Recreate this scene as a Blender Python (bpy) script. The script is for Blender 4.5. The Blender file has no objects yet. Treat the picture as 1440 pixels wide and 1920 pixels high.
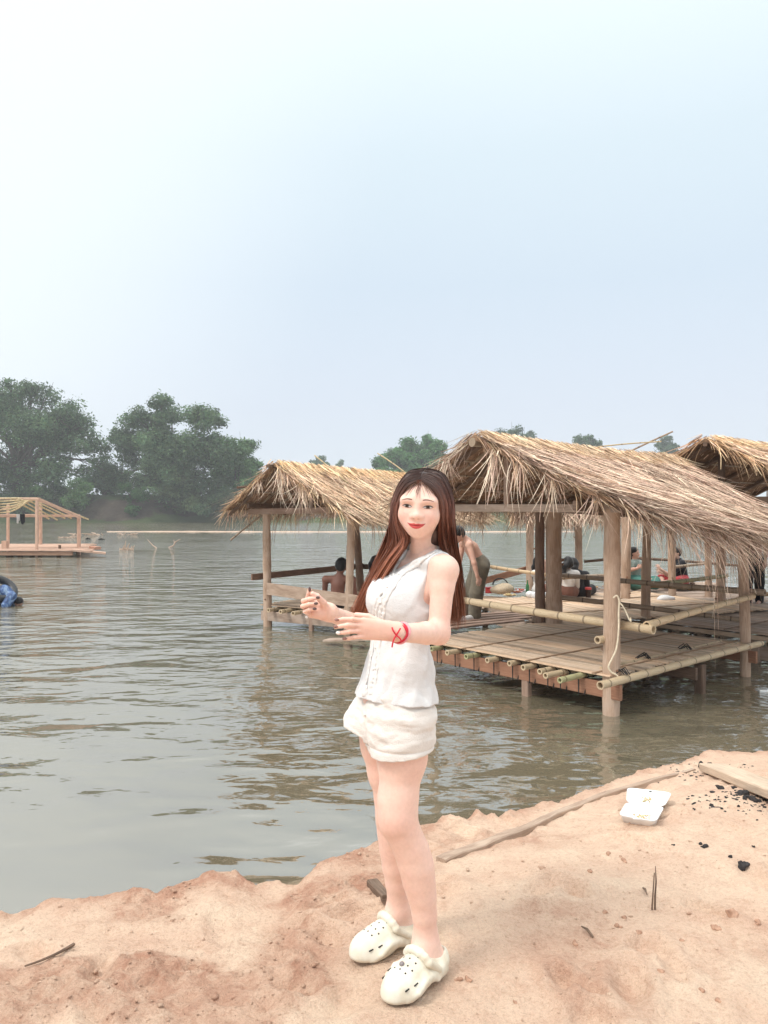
import bpy, math, random
import numpy as np
from mathutils import Vector, Matrix
R = math.radians
SC = bpy.context.scene
COL = SC.collection
rng = np.random.default_rng(7)
random.seed(7)

# ---------------------------------------------------------------- camera, sky, sun, exposure
CAM_Z, F, HOR = 1.47, 1450.0, 960.0          # eye height (m), focal length in photo pixels, horizon row
WATER = CAM_Z - 1.95
cam = bpy.data.cameras.new('camera')
cam_ob = bpy.data.objects.new('camera', cam)
COL.objects.link(cam_ob)
cam_ob.location = (0, 0, CAM_Z)
cam_ob.rotation_euler = (R(90), 0, 0)
cam.sensor_fit = 'VERTICAL'
cam.sensor_height = 24
cam.sensor_width = 18
cam.lens = 24 * F / 1920
cam.clip_start = 0.05
cam.clip_end = 5000
SC.camera = cam_ob

SUN_EL, SUN_AZ = 58, -62                      # azimuth from +Y (view direction) towards +X
world = bpy.data.worlds.new('World')
SC.world = world
world.use_nodes = True
nt = world.node_tree
nt.nodes.clear()
wo = nt.nodes.new('ShaderNodeOutputWorld')
bg = nt.nodes.new('ShaderNodeBackground')
sky = nt.nodes.new('ShaderNodeTexSky')
sky.sky_type = 'NISHITA'
sky.sun_disc = False
sky.sun_elevation = R(SUN_EL)
sky.sun_rotation = R(SUN_AZ)
sky.air_density = 1.2
sky.dust_density = 6.0
sky.ozone_density = 1.5
geo = nt.nodes.new('ShaderNodeTexCoord')
sep = nt.nodes.new('ShaderNodeSeparateXYZ')
nt.links.new(geo.outputs['Generated'], sep.inputs[0])
ramp = nt.nodes.new('ShaderNodeValToRGB')     # veil of cloud: colour by height above the horizon
els = ramp.color_ramp.elements
els[0].position = 0.0
els[0].color = (6.2, 6.8, 7.5, 1)
els[1].position = 1.0
els[1].color = (22.0, 22.4, 22.0, 1)             # an overcast sky is brightest overhead
for p, c in ((0.13, (5.8, 6.4, 7.3)), (0.28, (5.5, 6.4, 7.3)), (0.42, (6.1, 7.1, 7.7)), (0.55, (7.4, 8.3, 8.7)), (0.72, (14.5, 15.2, 15.3))):
    e = els.new(p)
    e.color = (*c, 1)
nt.links.new(sep.outputs['Z'], ramp.inputs[0])
# brighter towards the hidden sun, upper left
dot = nt.nodes.new('ShaderNodeVectorMath')
dot.operation = 'DOT_PRODUCT'
nrm = nt.nodes.new('ShaderNodeVectorMath')
nrm.operation = 'NORMALIZE'
nt.links.new(geo.outputs['Generated'], nrm.inputs[0])
nt.links.new(nrm.outputs[0], dot.inputs[0])
dot.inputs[1].default_value = Vector((-0.62, 0.62, 0.48)).normalized()
mr = nt.nodes.new('ShaderNodeMapRange')
mr.inputs['From Min'].default_value = 0.74
mr.inputs['From Max'].default_value = 1.0
mr.inputs['To Min'].default_value = 0.0
mr.inputs['To Max'].default_value = 0.8
mr.interpolation_type = 'SMOOTHSTEP'
nt.links.new(dot.outputs['Value'], mr.inputs['Value'])
glow = nt.nodes.new('ShaderNodeMix')
glow.data_type = 'RGBA'
nt.links.new(mr.outputs[0], glow.inputs['Factor'])
nt.links.new(ramp.outputs[0], glow.inputs[6])
glow.inputs[7].default_value = (8.4, 8.9, 9.0, 1)
veil = nt.nodes.new('ShaderNodeMix')          # the clear sky behind, mostly veiled
veil.data_type = 'RGBA'
veil.inputs['Factor'].default_value = 0.9
nt.links.new(sky.outputs[0], veil.inputs[6])
nt.links.new(glow.outputs[2], veil.inputs[7])
nt.links.new(veil.outputs[2], bg.inputs['Color'])
bg.inputs['Strength'].default_value = 0.1
nt.links.new(bg.outputs[0], wo.inputs['Surface'])

sun = bpy.data.lights.new('sun', 'SUN')
sun.energy = 1.5
sun.angle = R(14)
sun.color = (1.0, 0.95, 0.88)
sun_ob = bpy.data.objects.new('sun', sun)
COL.objects.link(sun_ob)
_sd = Vector((math.sin(R(SUN_AZ)) * math.cos(R(SUN_EL)), math.cos(R(SUN_AZ)) * math.cos(R(SUN_EL)), math.sin(R(SUN_EL))))
# the veiled sun's soft light falls from the upper left, a little from behind the viewer's side
_sd = Vector((-0.50, -0.32, 0.80)).normalized()
sky.sun_elevation = math.asin(_sd.z)
sky.sun_rotation = math.atan2(_sd.x, _sd.y)
sun_ob.rotation_euler = _sd.to_track_quat('Z', 'Y').to_euler()
sun_ob.location = (0, 0, 30)

SC.view_settings.view_transform = 'Standard'
SC.view_settings.look = 'None'
SC.view_settings.gamma = 1
SC.view_settings.exposure = 0.42
SC.cycles.max_bounces = 6
SC.cycles.diffuse_bounces = 3
SC.cycles.glossy_bounces = 3
SC.cycles.transmission_bounces = 4
SC.cycles.volume_bounces = 1
SC.cycles.transparent_max_bounces = 8

# ---------------------------------------------------------------- placing
def at(px, py, d):
    return Vector(((px - 720) / F * d, d, CAM_Z + (HOR - py) / F * d))
def on(px, py, z):
    return at(px, py, (CAM_Z - z) * F / (py - HOR))

# ---------------------------------------------------------------- objects
def tag(o, label=None, cat=None, group=None, kind=None):
    if label: o['label'] = label
    if cat: o['category'] = cat
    if group: o['group'] = group
    if kind: o['kind'] = kind
    return o
def empty(name, loc, label, cat, group=None):
    o = bpy.data.objects.new(name, None)
    COL.objects.link(o)
    o.location = loc
    o.empty_display_size = 0.1
    return tag(o, label, cat, group)
def origin(parent):
    v = Vector((0, 0, 0))
    while parent is not None:
        v += parent.location
        parent = parent.parent
    return v
def mesh_np(name, V, Fc, mat, parent=None, col=None, uv=None, smooth=True, loc=None):
    """one mesh object from numpy arrays; V in world space, Fc (n,3|4) or list of such; uv per loop"""
    V = np.asarray(V, dtype=np.float64)
    o0 = np.array(origin(parent)) if parent is not None else np.zeros(3)
    if loc is not None and parent is None: o0 = np.array(loc, dtype=float)
    me = bpy.data.meshes.new(name)
    Fl = Fc if isinstance(Fc, list) else [Fc]
    Fl = [np.asarray(f, dtype=np.int32) for f in Fl if len(f)]
    me.vertices.add(len(V))
    me.vertices.foreach_set('co', (V - o0).astype(np.float32).ravel())
    nl = sum(f.size for f in Fl)
    npoly = sum(len(f) for f in Fl)
    me.loops.add(nl)
    me.loops.foreach_set('vertex_index', np.concatenate([f.ravel() for f in Fl]))
    me.polygons.add(npoly)
    tot = np.concatenate([np.full(len(f), f.shape[1], dtype=np.int32) for f in Fl])
    st = np.zeros(npoly, dtype=np.int32)
    st[1:] = np.cumsum(tot)[:-1]
    me.polygons.foreach_set('loop_start', st)
    me.polygons.foreach_set('loop_total', tot)
    me.polygons.foreach_set('use_smooth', np.full(npoly, smooth, dtype=bool))
    if uv is not None:
        l = me.uv_layers.new(name='UVMap')
        l.data.foreach_set('uv', np.asarray(uv, dtype=np.float32).ravel())
    if col is not None:
        a = me.color_attributes.new('Col', 'FLOAT_COLOR', 'POINT')
        c = np.ones((len(V), 4), dtype=np.float32)
        c[:, :3] = col
        a.data.foreach_set('color', c.ravel())
    me.update(calc_edges=True)
    me.validate()
    me.materials.append(mat)
    ob = bpy.data.objects.new(name, me)
    COL.objects.link(ob)
    if parent is not None: ob.parent = parent
    elif loc is not None: ob.location = loc
    return ob

class MB:
    """collects boxes, bars and tubes into ONE mesh (world coordinates, uv in metres along the grain)"""
    def __init__(s): s.V, s.F, s.UV, s.C = [], [], [], []
    def _add(s, vs, fs, uvs, c=(1, 1, 1)):
        b = len(s.V)
        s.V += [tuple(v) for v in vs]
        s.C += [c] * len(vs)
        for f, u in zip(fs, uvs):
            s.F.append([i + b for i in f])
            s.UV.append(u)
    def bar(s, a, b, w, h, up=(0, 0, 1), taper=1.0, c=(1, 1, 1), jit=0.0):
        """rectangular bar from a to b, w sideways, h along up"""
        a, b = Vector(a), Vector(b)
        d = (b - a).normalized()
        up = Vector(up)
        side = d.cross(up)
        if side.length < 1e-4: side = d.cross(Vector((1, 0, 0)))
        side.normalize()
        up = side.cross(d).normalized()
        L = (b - a).length
        n = max(1, int(L / 0.35))
        vs, fs, us = [], [], []
        u0 = random.random() * 50
        bev = min(w, h) * 0.12
        for i in range(n + 1):
            t = i / n
            k = 1 + (taper - 1) * t
            off = Vector((random.uniform(-1, 1), random.uniform(-1, 1), random.uniform(-1, 1))) * jit
            cpt = a.lerp(b, t) + off
            for (x, y) in ((-1, -1), (1, -1), (1, 1), (-1, 1)):
                for q in (0, 1):
                    fx, fy = (x * (w / 2), y * (h / 2))
                    # two verts per corner = a small chamfer
                    first = (q == 0) == (x * y > 0)
                    if first: fx -= x * bev
                    else: fy -= y * bev
                    vs.append(cpt + side * fx * k + up * fy * k)
        # order the 8 section verts by angle
        sec = sorted(range(8), key=lambda i: math.atan2((vs[i] - a).dot(up), (vs[i] - a).dot(side)))
        per = [0]
        for q in range(8):
            per.append(per[-1] + (vs[sec[(q + 1) % 8]] - vs[sec[q]]).length)
        for i in range(n):
            for q in range(8):
                i0, i1 = i * 8 + sec[q], i * 8 + sec[(q + 1) % 8]
                fs.append((i0, i1, i1 + 8, i0 + 8))
                v0, v1 = L * i / n + u0, L * (i + 1) / n + u0
                us.append([(per[q] + u0, v0), (per[q + 1] + u0, v0), (per[q + 1] + u0, v1), (per[q] + u0, v1)])
        fs.append([sec[7 - q] for q in range(8)])
        us.append([(u0 + vs[sec[7 - q]].z, u0 + vs[sec[7 - q]].x * .3) for q in range(8)])
        e = n * 8
        fs.append([e + sec[q] for q in range(8)])
        us.append([(u0 + vs[sec[q]].z, u0 + vs[sec[q]].x * .3) for q in range(8)])
        s._add(vs, fs, us, c)
        return s
    def tube(s, pts, rad, seg=10, cap=True, c=(1, 1, 1), hollow=0.0):
        pts = [Vector(p) for p in pts]
        n = len(pts)
        rad = rad if hasattr(rad, '__len__') else [rad] * n
        vs, fs, us = [], [], []
        u0 = random.random() * 50
        t0 = (pts[1] - pts[0]).normalized()
        ref = Vector((0, 0, 1)) if abs(t0.z) < 0.9 else Vector((1, 0, 0))
        x = t0.cross(ref).normalized()
        L = [0]
        for i in range(1, n): L.append(L[-1] + (pts[i] - pts[i - 1]).length)
        for i in range(n):
            t = (pts[min(i + 1, n - 1)] - pts[max(i - 1, 0)]).normalized()
            x = (x - t * x.dot(t)).normalized()
            y = t.cross(x)
            for q in range(seg):
                a = 2 * math.pi * q / seg
                vs.append(pts[i] + (x * math.cos(a) + y * math.sin(a)) * rad[i])
        for i in range(n - 1):
            for q in range(seg):
                q1 = (q + 1) % seg
                fs.append((i * seg + q, i * seg + q1, (i + 1) * seg + q1, (i + 1) * seg + q))
                w = 2 * math.pi * rad[i] / seg
                us.append([(u0 + q * w, u0 + L[i]), (u0 + (q + 1) * w, u0 + L[i]), (u0 + (q + 1) * w, u0 + L[i + 1]), (u0 + q * w, u0 + L[i + 1])])
        if cap:
            for e, i in ((0, 0), (1, n - 1)):
                ring = [i * seg + q for q in range(seg)]
                if e == 0: ring = ring[::-1]
                if hollow > 0:
                    b = len(vs)
                    t = (pts[1] - pts[0]).normalized() if e == 0 else (pts[-2] - pts[-1]).normalized()
                    inner = [pts[i] + (vs[j] - pts[i]) * hollow for j in ring]
                    deep = [p + t * rad[i] * 1.6 for p in inner]
                    vs += inner + deep
                    for q in range(seg):
                        q1 = (q + 1) % seg
                        fs.append((ring[q], ring[q1], b + q1, b + q)); us.append([(u0, u0)] * 4)
                        fs.append((b + q, b + q1, b + seg + q1, b + seg + q)); us.append([(u0, u0)] * 4)
                    fs.append([b + seg + q for q in range(seg)]); us.append([(u0, u0)] * seg)
                else:
                    fs.append(ring)
                    us.append([(u0 + (vs[j] - pts[i]).x, u0 + (vs[j] - pts[i]).z) for j in ring])
        s._add(vs, fs, us, c)
        return s
    def lathe(s, base, prof, seg=16, c=(1, 1, 1), axis=(0, 0, 1)):
        """profile [(r, h), ...] turned about an upright axis at base"""
        base = Vector(base)
        q0 = Vector(axis).to_track_quat('Z', 'Y')
        vs, fs, us = [], [], []
        for (r, h) in prof:
            for q in range(seg):
                a = 2 * math.pi * q / seg
                vs.append(base + q0 @ Vector((r * math.cos(a), r * math.sin(a), h)))
        for i in range(len(prof) - 1):
            for q in range(seg):
                q1 = (q + 1) % seg
                fs.append((i * seg + q, i * seg + q1, (i + 1) * seg + q1, (i + 1) * seg + q))
                us.append([(q / seg, prof[i][1]), (q1 / seg, prof[i][1]), (q1 / seg, prof[i + 1][1]), (q / seg, prof[i + 1][1])])
        fs.append([q for q in range(seg)][::-1]); us.append([(0, 0)] * seg)
        e = (len(prof) - 1) * seg
        fs.append([e + q for q in range(seg)]); us.append([(0, 0)] * seg)
        s._add(vs, fs, us, c)
        return s
    def build(s, name, mat, parent=None, smooth=True, loc=None, label=None):
        me = bpy.data.meshes.new(name)
        o0 = origin(parent) if parent is not None else Vector(loc or (0, 0, 0))
        me.from_pydata([tuple(Vector(v) - o0) for v in s.V], [], s.F)
        l = me.uv_layers.new(name='UVMap')
        l.data.foreach_set('uv', np.array([x for f in s.UV for x in f], dtype=np.float32).ravel())
        a = me.color_attributes.new('Col', 'FLOAT_COLOR', 'POINT')
        c = np.ones((len(s.V), 4), dtype=np.float32)
        c[:, :3] = s.C
        a.data.foreach_set('color', c.ravel())
        me.materials.append(mat)
        if smooth:
            me.polygons.foreach_set('use_smooth', [True] * len(me.polygons))
            me.set_sharp_from_angle(angle=R(38))
        me.update()
        ob = bpy.data.objects.new(name, me)
        COL.objects.link(ob)
        if parent is not None: ob.parent = parent
        elif loc is not None: ob.location = loc
        if label: ob['label'] = label
        return ob

# ---------------------------------------------------------------- materials
class NT:
    def __init__(s, name):
        s.m = bpy.data.materials.new(name)
        s.m.use_nodes = True
        s.t = s.m.node_tree
        s.t.nodes.clear()
        s.out = s.n('ShaderNodeOutputMaterial')
        s.p = s.n('ShaderNodeBsdfPrincipled')
        s.l(s.p.outputs[0], s.out.inputs['Surface'])
    def n(s, kind, **kw):
        nd = s.t.nodes.new(kind)
        for k, v in kw.items():
            if hasattr(nd, k): setattr(nd, k, v)
            else: nd.inputs[k.replace('_', ' ')].default_value = v
        return nd
    def l(s, a, b): s.t.links.new(a, b)
    def coord(s, which='Object', scale=(1, 1, 1)):
        tc = s.n('ShaderNodeTexCoord')
        mp = s.n('ShaderNodeMapping')
        mp.inputs['Scale'].default_value = scale
        s.l(tc.outputs[which], mp.inputs[0])
        return mp.outputs[0]
    def noise(s, vec, scale, detail=4, rough=0.55, dist=0.0):
        x = s.n('ShaderNodeTexNoise')
        x.inputs['Scale'].default_value = scale
        x.inputs['Detail'].default_value = detail
        x.inputs['Roughness'].default_value = rough
        x.inputs['Distortion'].default_value = dist
        if vec is not None: s.l(vec, x.inputs['Vector'])
        return x.outputs['Fac']
    def ramp(s, fac, *stops, interp='LINEAR'):
        x = s.n('ShaderNodeValToRGB')
        x.color_ramp.interpolation = interp
        e = x.color_ramp.elements
        while len(e) < len(stops): e.new(0.5)
        for k, (p, c) in zip(e, sorted(stops, key=lambda q: q[0])):
            k.position = p
            k.color = (*c, 1) if len(c) == 3 else c
        s.l(fac, x.inputs[0])
        return x.outputs[0]
    def mix(s, a, b, fac, mode='MIX'):
        x = s.n('ShaderNodeMix', data_type='RGBA', blend_type=mode)
        for v, i in ((fac, 0), (a, 6), (b, 7)):
            if isinstance(v, (int, float)): x.inputs[i].default_value = v
            elif isinstance(v, tuple): x.inputs[i].default_value = (*v, 1)
            else: s.l(v, x.inputs[i])
        return x.outputs[2]
    def math(s, op, a, b=None, clamp=False):
        x = s.n('ShaderNodeMath', operation=op, use_clamp=clamp)
        for v, i in ((a, 0), (b, 1)):
            if v is None: continue
            if isinstance(v, (int, float)): x.inputs[i].default_value = v
            else: s.l(v, x.inputs[i])
        return x.outputs[0]
    def bump(s, h, strength=0.3, dist=0.01, normal=None):
        b = s.n('ShaderNodeBump')
        b.inputs['Strength'].default_value = strength
        b.inputs['Distance'].default_value = dist
        s.l(h, b.inputs['Height'])
        if normal is not None: s.l(normal, b.inputs['Normal'])
        return b.outputs[0]
    def vcol(s):
        x = s.n('ShaderNodeVertexColor', layer_name='Col')
        return x.outputs[0]
    def set(s, color=None, rough=None, normal=None, spec=None, **kw):
        for key, v in (('Base Color', color), ('Roughness', rough), ('Normal', normal), ('Specular IOR Level', spec)):
            if v is None: continue
            if isinstance(v, (int, float)): s.p.inputs[key].default_value = v
            elif isinstance(v, tuple): s.p.inputs[key].default_value = (*v, 1)
            else: s.l(v, s.p.inputs[key])
        for k, v in kw.items(): s.p.inputs[k.replace('_', ' ')].default_value = v
        return s.m

def wood_mat(name, dark, light, grey=None, rough=0.85):
    k = NT(name)
    uv = k.coord('UV', (1, 0.06, 1))
    uv2 = k.coord('UV', (1, 0.35, 1))
    g = k.noise(uv, 90, 5, 0.65, 0.4)
    b = k.noise(uv2, 7, 5, 0.6, 0.2)
    c = k.ramp(g, (0.3, dark), (0.7, light))
    if grey: c = k.mix(c, grey, k.ramp(b, (0.42, (0, 0, 0)), (0.68, (0.85,) * 3)))
    c = k.mix(c, k.ramp(b, (0.25, (0.55,) * 3), (0.55, (1, 1, 1))), 0.7, 'MULTIPLY')
    c = k.mix(c, k.vcol(), 1.0, 'MULTIPLY')
    h = k.math('ADD', g, k.math('MULTIPLY', b, 0.7))
    return k.set(c, rough, k.bump(h, 0.5, 0.008), 0.25)
def bamboo_mat(name, base, dark, green=None):
    k = NT(name)
    uv = k.coord('UV', (1, 0.05, 1))
    uv2 = k.coord('UV', (1, 0.5, 1))
    g = k.noise(uv, 120, 3)
    b = k.noise(uv2, 9, 6, 0.7)
    sp = k.noise(k.coord('UV', (1, .6, 1)), 70, 3, 0.6)
    c = k.ramp(g, (0.25, tuple(x * 0.78 for x in base)), (0.75, base))
    c = k.mix(c, dark, k.ramp(b, (0.5, (0, 0, 0)), (0.72, (0.75,) * 3)))
    c = k.mix(c, tuple(x * 0.5 for x in dark), k.ramp(sp, (0.6, (0, 0, 0)), (0.72, (0.6,) * 3)))
    # node rings every 31 cm
    tc = k.n('ShaderNodeTexCoord')
    sx = k.n('ShaderNodeSeparateXYZ')
    k.l(tc.outputs['UV'], sx.inputs[0])
    fr = k.math('FRACT', k.math('MULTIPLY', sx.outputs['Y'], 3.2))
    ring = k.ramp(fr, (0.0, (1, 1, 1)), (0.05, (1, 1, 1)), (0.075, (0, 0, 0)), (1.0, (0, 0, 0)))
    c = k.mix(c, tuple(x * 0.35 for x in dark), k.math('MULTIPLY', ring, 0.75))
    c = k.mix(c, k.vcol(), 1.0, 'MULTIPLY')
    return k.set(c, 0.5, k.bump(k.math('SUBTRACT', k.math('MULTIPLY', g, 0.3), ring), 0.35, 0.006), 0.35)
def plain_mat(name, color, rough=0.6, var=0.15, scale=30, bump=0.0, spec=0.4, vc=False, **kw):
    k = NT(name)
    n = k.noise(k.coord('Object'), scale, 5)
    c = k.ramp(n, (0.3, tuple(x * (1 - var) for x in color)), (0.7, tuple(min(1, x * (1 + var)) for x in color)))
    if vc: c = k.mix(c, k.vcol(), 1.0, 'MULTIPLY')
    nm = k.bump(n, bump, 0.01) if bump else None
    return k.set(c, rough, nm, spec, **kw)
def vc_mat(name, rough=0.7, spec=0.25, var=0.12, scale=40, trans=0.0, bump=0.0, **kw):
    k = NT(name)
    n = k.noise(k.coord('Object'), scale, 3)
    c = k.mix(k.vcol(), k.ramp(n, (0.3, (1 - var,) * 3), (0.7, (1 + var,) * 3)), 1.0, 'MULTIPLY')
    nm = k.bump(n, bump, 0.004) if bump else None
    m = k.set(c, rough, nm, spec, **kw)
    if trans:
        tr = k.n('ShaderNodeBsdfTranslucent')
        k.l(c, tr.inputs['Color'])
        mx = k.n('ShaderNodeMixShader')
        mx.inputs[0].default_value = trans
        k.l(k.p.outputs[0], mx.inputs[1])
        k.l(tr.outputs[0], mx.inputs[2])
        k.l(mx.outputs[0], k.out.inputs['Surface'])
    return m

# ---------------------------------------------------------------- noise
def _hash(ix, iy, seed):
    h = (ix.astype(np.int64) * 374761393 + iy.astype(np.int64) * 668265263 + seed * 2147483647) & 0xFFFFFFFF
    h = ((h ^ (h >> 13)) * 1274126177) & 0xFFFFFFFF
    h = h ^ (h >> 16)
    return (h & 0xFFFFFF) / float(0xFFFFFF)
def vnoise(x, y, seed=0):
    ix, iy = np.floor(x), np.floor(y)
    fx, fy = x - ix, y - iy
    fx, fy = fx * fx * (3 - 2 * fx), fy * fy * (3 - 2 * fy)
    a, b = _hash(ix, iy, seed), _hash(ix + 1, iy, seed)
    c, d = _hash(ix, iy + 1, seed), _hash(ix + 1, iy + 1, seed)
    return (a * (1 - fx) + b * fx) * (1 - fy) + (c * (1 - fx) + d * fx) * fy - 0.5
def fbm(x, y, seed=0, oct=4, gain=0.5):
    s, a, f = 0, 1.0, 1.0
    for o in range(oct):
        s = s + a * vnoise(x * f + 17.3 * o, y * f - 9.1 * o, seed + o)
        a *= gain
        f *= 2.03
    return s
def sm01(x, a, b):
    t = np.clip((x - a) / (b - a), 0, 1)
    return t * t * (3 - 2 * t)
# ================================================================ the setting
# ---------------------------------------------------------------- sandy bank in the foreground
_crest_px = [(-900, 1770, -.10), (-400, 1745, -.10), (0, 1716, -.10), (60, 1706, -.10), (95, 1682, -.08), (180, 1675, -.08), (300, 1668, -.08), (352, 1648, -.07), (420, 1634, -.06),
             (480, 1658, -.09), (520, 1646, -.10), (560, 1656, -.10), (592, 1622, -.07), (640, 1602, -.07), (690, 1585, -.08), (760, 1560, -.10),
             (830, 1540, -.12), (900, 1530, -.14), (960, 1524, -.16), (1050, 1500, -.18), (1130, 1472, -.20), (1200, 1445, -.22), (1270, 1430, -.24),
             (1330, 1406, -.25), (1440, 1409, -.26), (1800, 1412, -.26), (2600, 1420, -.26), (5200, 1440, -.26)]
_cw = np.array([tuple(at(px, py, (CAM_Z - z) * F / (py - HOR))) for px, py, z in _crest_px])
def crest(x):
    return np.interp(x, _cw[:, 0], _cw[:, 1]), np.interp(x, _cw[:, 0], _cw[:, 2])
_rs = np.random.default_rng(3)
_dents = []
for _ in range(120):
    _dents.append((_rs.uniform(-1.6, 3.0), _rs.uniform(1.9, 5.2), _rs.uniform(0, math.pi), _rs.uniform(.035, .06), _rs.uniform(.07, .15), _rs.uniform(.012, .036)))
def clod_mask(x, y):
    d1 = np.hypot((x + .62 - .5 * (y - 2.7)) / .34, (y - 2.75) / .62)
    d2 = np.hypot((x + .12) / .26, (y - 3.05) / .30)
    d3 = np.hypot((x + .27) / .17, (y - 2.35) / .55)
    m = np.maximum(np.maximum(1 - sm01(d1, .3, 1.15), 1 - sm01(d2, .4, 1.2)), .9 * (1 - sm01(d3, .3, 1.1)))
    m = np.maximum(m, .62 * (1 - sm01(x, -.35, .15)) * sm01(y, 1.6, 2.3))
    return m * sm01(fbm(x * 3.3, y * 3.3, 51, 3), -.28, .15)
def sand_h(x, y, fine=True):
    x, y = np.asarray(x, float), np.asarray(y, float)
    yc, zc = crest(x)
    yc = yc + .05 * fbm(x * 5, y * 0 + 3, 5, 4)
    base = .035 * fbm(x * .9, y * .9, 11, 3) + .030 * fbm(x * 3.1, y * 2.6, 21, 3)
    feet = np.exp(-((x - .08) ** 2 + (y - 2.5) ** 2) / .05)
    base = base * (1 - .9 * feet)
    tr = sm01(yc - y, 0.0, 1.15)
    far = sm01(x, .4, 2.2) * sm01(y, 3.0, 4.6)
    base = base - .07 * far
    h = zc + (base - zc) * tr + .012 * fbm(x * 9, y * 9, 77, 3) * (1 - tr)
    over = np.maximum(y - yc, 0)
    h = h - .85 * over - .5 * np.minimum(over, .12)
    h = np.maximum(h, -1.3)
    if fine:
        m = clod_mask(x, y)
        n1 = fbm(x * 16, y * 14, 31, 4, .6)
        h = h + m * (.046 * n1 + .026 * np.abs(fbm(x * 34, y * 31, 35, 3))) * (1 - .95 * feet)
        h = h + (1 - m) * (.0115 * fbm(x * 15, y * 15, 41, 3) + .0030 * fbm(x * 60, y * 60, 45, 2)) * (1 - .6 * feet)
        for (dx, dy, an, w, l, dp) in _dents:
            if dx * dx + 0 < 9:
                cx, cy = (x - dx) * math.cos(an) + (y - dy) * math.sin(an), -(x - dx) * math.sin(an) + (y - dy) * math.cos(an)
                q = (cx / l) ** 2 + (cy / w) ** 2
                h = h + (-dp * np.exp(-q * 1.3) + dp * .55 * np.exp(-(np.sqrt(q) - 1.35) ** 2 * 6)) * (1 - feet)
    return h
def sand_at(px, py, up=0.0):
    z = 0.0
    for _ in range(12):
        p = on(px, py, z)
        z = .5 * z + .5 * float(sand_h(np.array([p.x]), np.array([p.y]))[0])
    p = on(px, py, z)
    return Vector((p.x, p.y, z + up))
xs = np.concatenate([-2.4 - np.geomspace(.02, 22, 46)[::-1], np.arange(-2.4, 3.4, .0135), 3.4 + np.geomspace(.02, 26, 46)])
ys = np.concatenate([1.8 - np.geomspace(.02, 14, 34)[::-1], np.arange(1.8, 4.3, .012), np.arange(4.3, 6.6, .022), 6.6 + np.geomspace(.04, 4, 12)])
X, Y = np.meshgrid(xs, ys, indexing='ij')
Hh = sand_h(X, Y)
nx, ny = X.shape
idx = np.arange(nx * ny).reshape(nx, ny)
quads = np.stack([idx[:-1, :-1], idx[1:, :-1], idx[1:, 1:], idx[:-1, 1:]], -1).reshape(-1, 4)
mk = clod_mask(X, Y)
yc, zc = crest(X)
damp = np.clip(mk * 1.25 + sm01(Y - yc, -.14, .06) * .9 + .55 * sm01(fbm(X * 1.4, Y * 1.9, 63, 4), .18, .45), 0, 1)
k = NT('sand')
oc = k.coord('Object')
n1 = k.noise(oc, 3.0, 6, 0.6)
n2 = k.noise(oc, 240, 3, 0.7)
n3 = k.noise(oc, 38, 5, 0.65)
c = k.ramp(n1, (0.3, (0.69, 0.48, 0.36)), (0.55, (0.775, 0.58, 0.44)), (0.75, (0.81, 0.645, 0.495)))
n4 = k.noise(oc, 11, 8, 0.72, 0.6)
n5 = k.noise(oc, 70, 6, 0.75)
c = k.mix(c, (0.58, 0.36, 0.26), k.math('MULTIPLY', k.ramp(n4, (0.50, (0, 0, 0)), (0.66, (1, 1, 1))), 0.45))
c = k.mix(c, (0.50, 0.285, 0.20), k.math('MULTIPLY', k.vcol(), k.ramp(n4, (0.36, (.35,) * 3), (0.58, (1, 1, 1))), clamp=True))
c = k.mix(c, k.ramp(n5, (0.34, (0.80, 0.72, 0.68)), (0.52, (1, 1, 1))), 0.75, 'MULTIPLY')
c = k.mix(c, k.ramp(n2, (0.3, (0.82, 0.8, 0.78)), (0.6, (1.08, 1.06, 1.04))), 0.8, 'MULTIPLY')
vor = k.n('ShaderNodeTexVoronoi')
vor.inputs['Scale'].default_value = 40
vor.inputs['Randomness'].default_value = 1
k.l(oc, vor.inputs['Vector'])
spk = k.ramp(vor.outputs['Distance'], (0.05, (1, 1, 1)), (0.11, (0, 0, 0)))
c = k.mix(c, (0.17, 0.09, 0.06), k.math('MULTIPLY', spk, k.ramp(k.noise(oc, 5, 3), (0.46, (0, 0, 0)), (0.60, (0.85,) * 3))))
hb = k.math('ADD', k.math('ADD', k.math('MULTIPLY', n2, 0.25), n3), k.math('MULTIPLY', n5, 0.6))
M_SAND = k.set(c, 0.95, k.bump(hb, 1.0, 0.020), 0.15)
o = mesh_np('sand_bank', np.stack([X, Y, Hh], -1).reshape(-1, 3), quads, M_SAND, col=np.repeat(damp.reshape(-1, 1), 3, 1))
tag(o, 'pale pinkish sand bank with damp crumbly patches in the foreground', 'ground', kind='structure')

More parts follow.
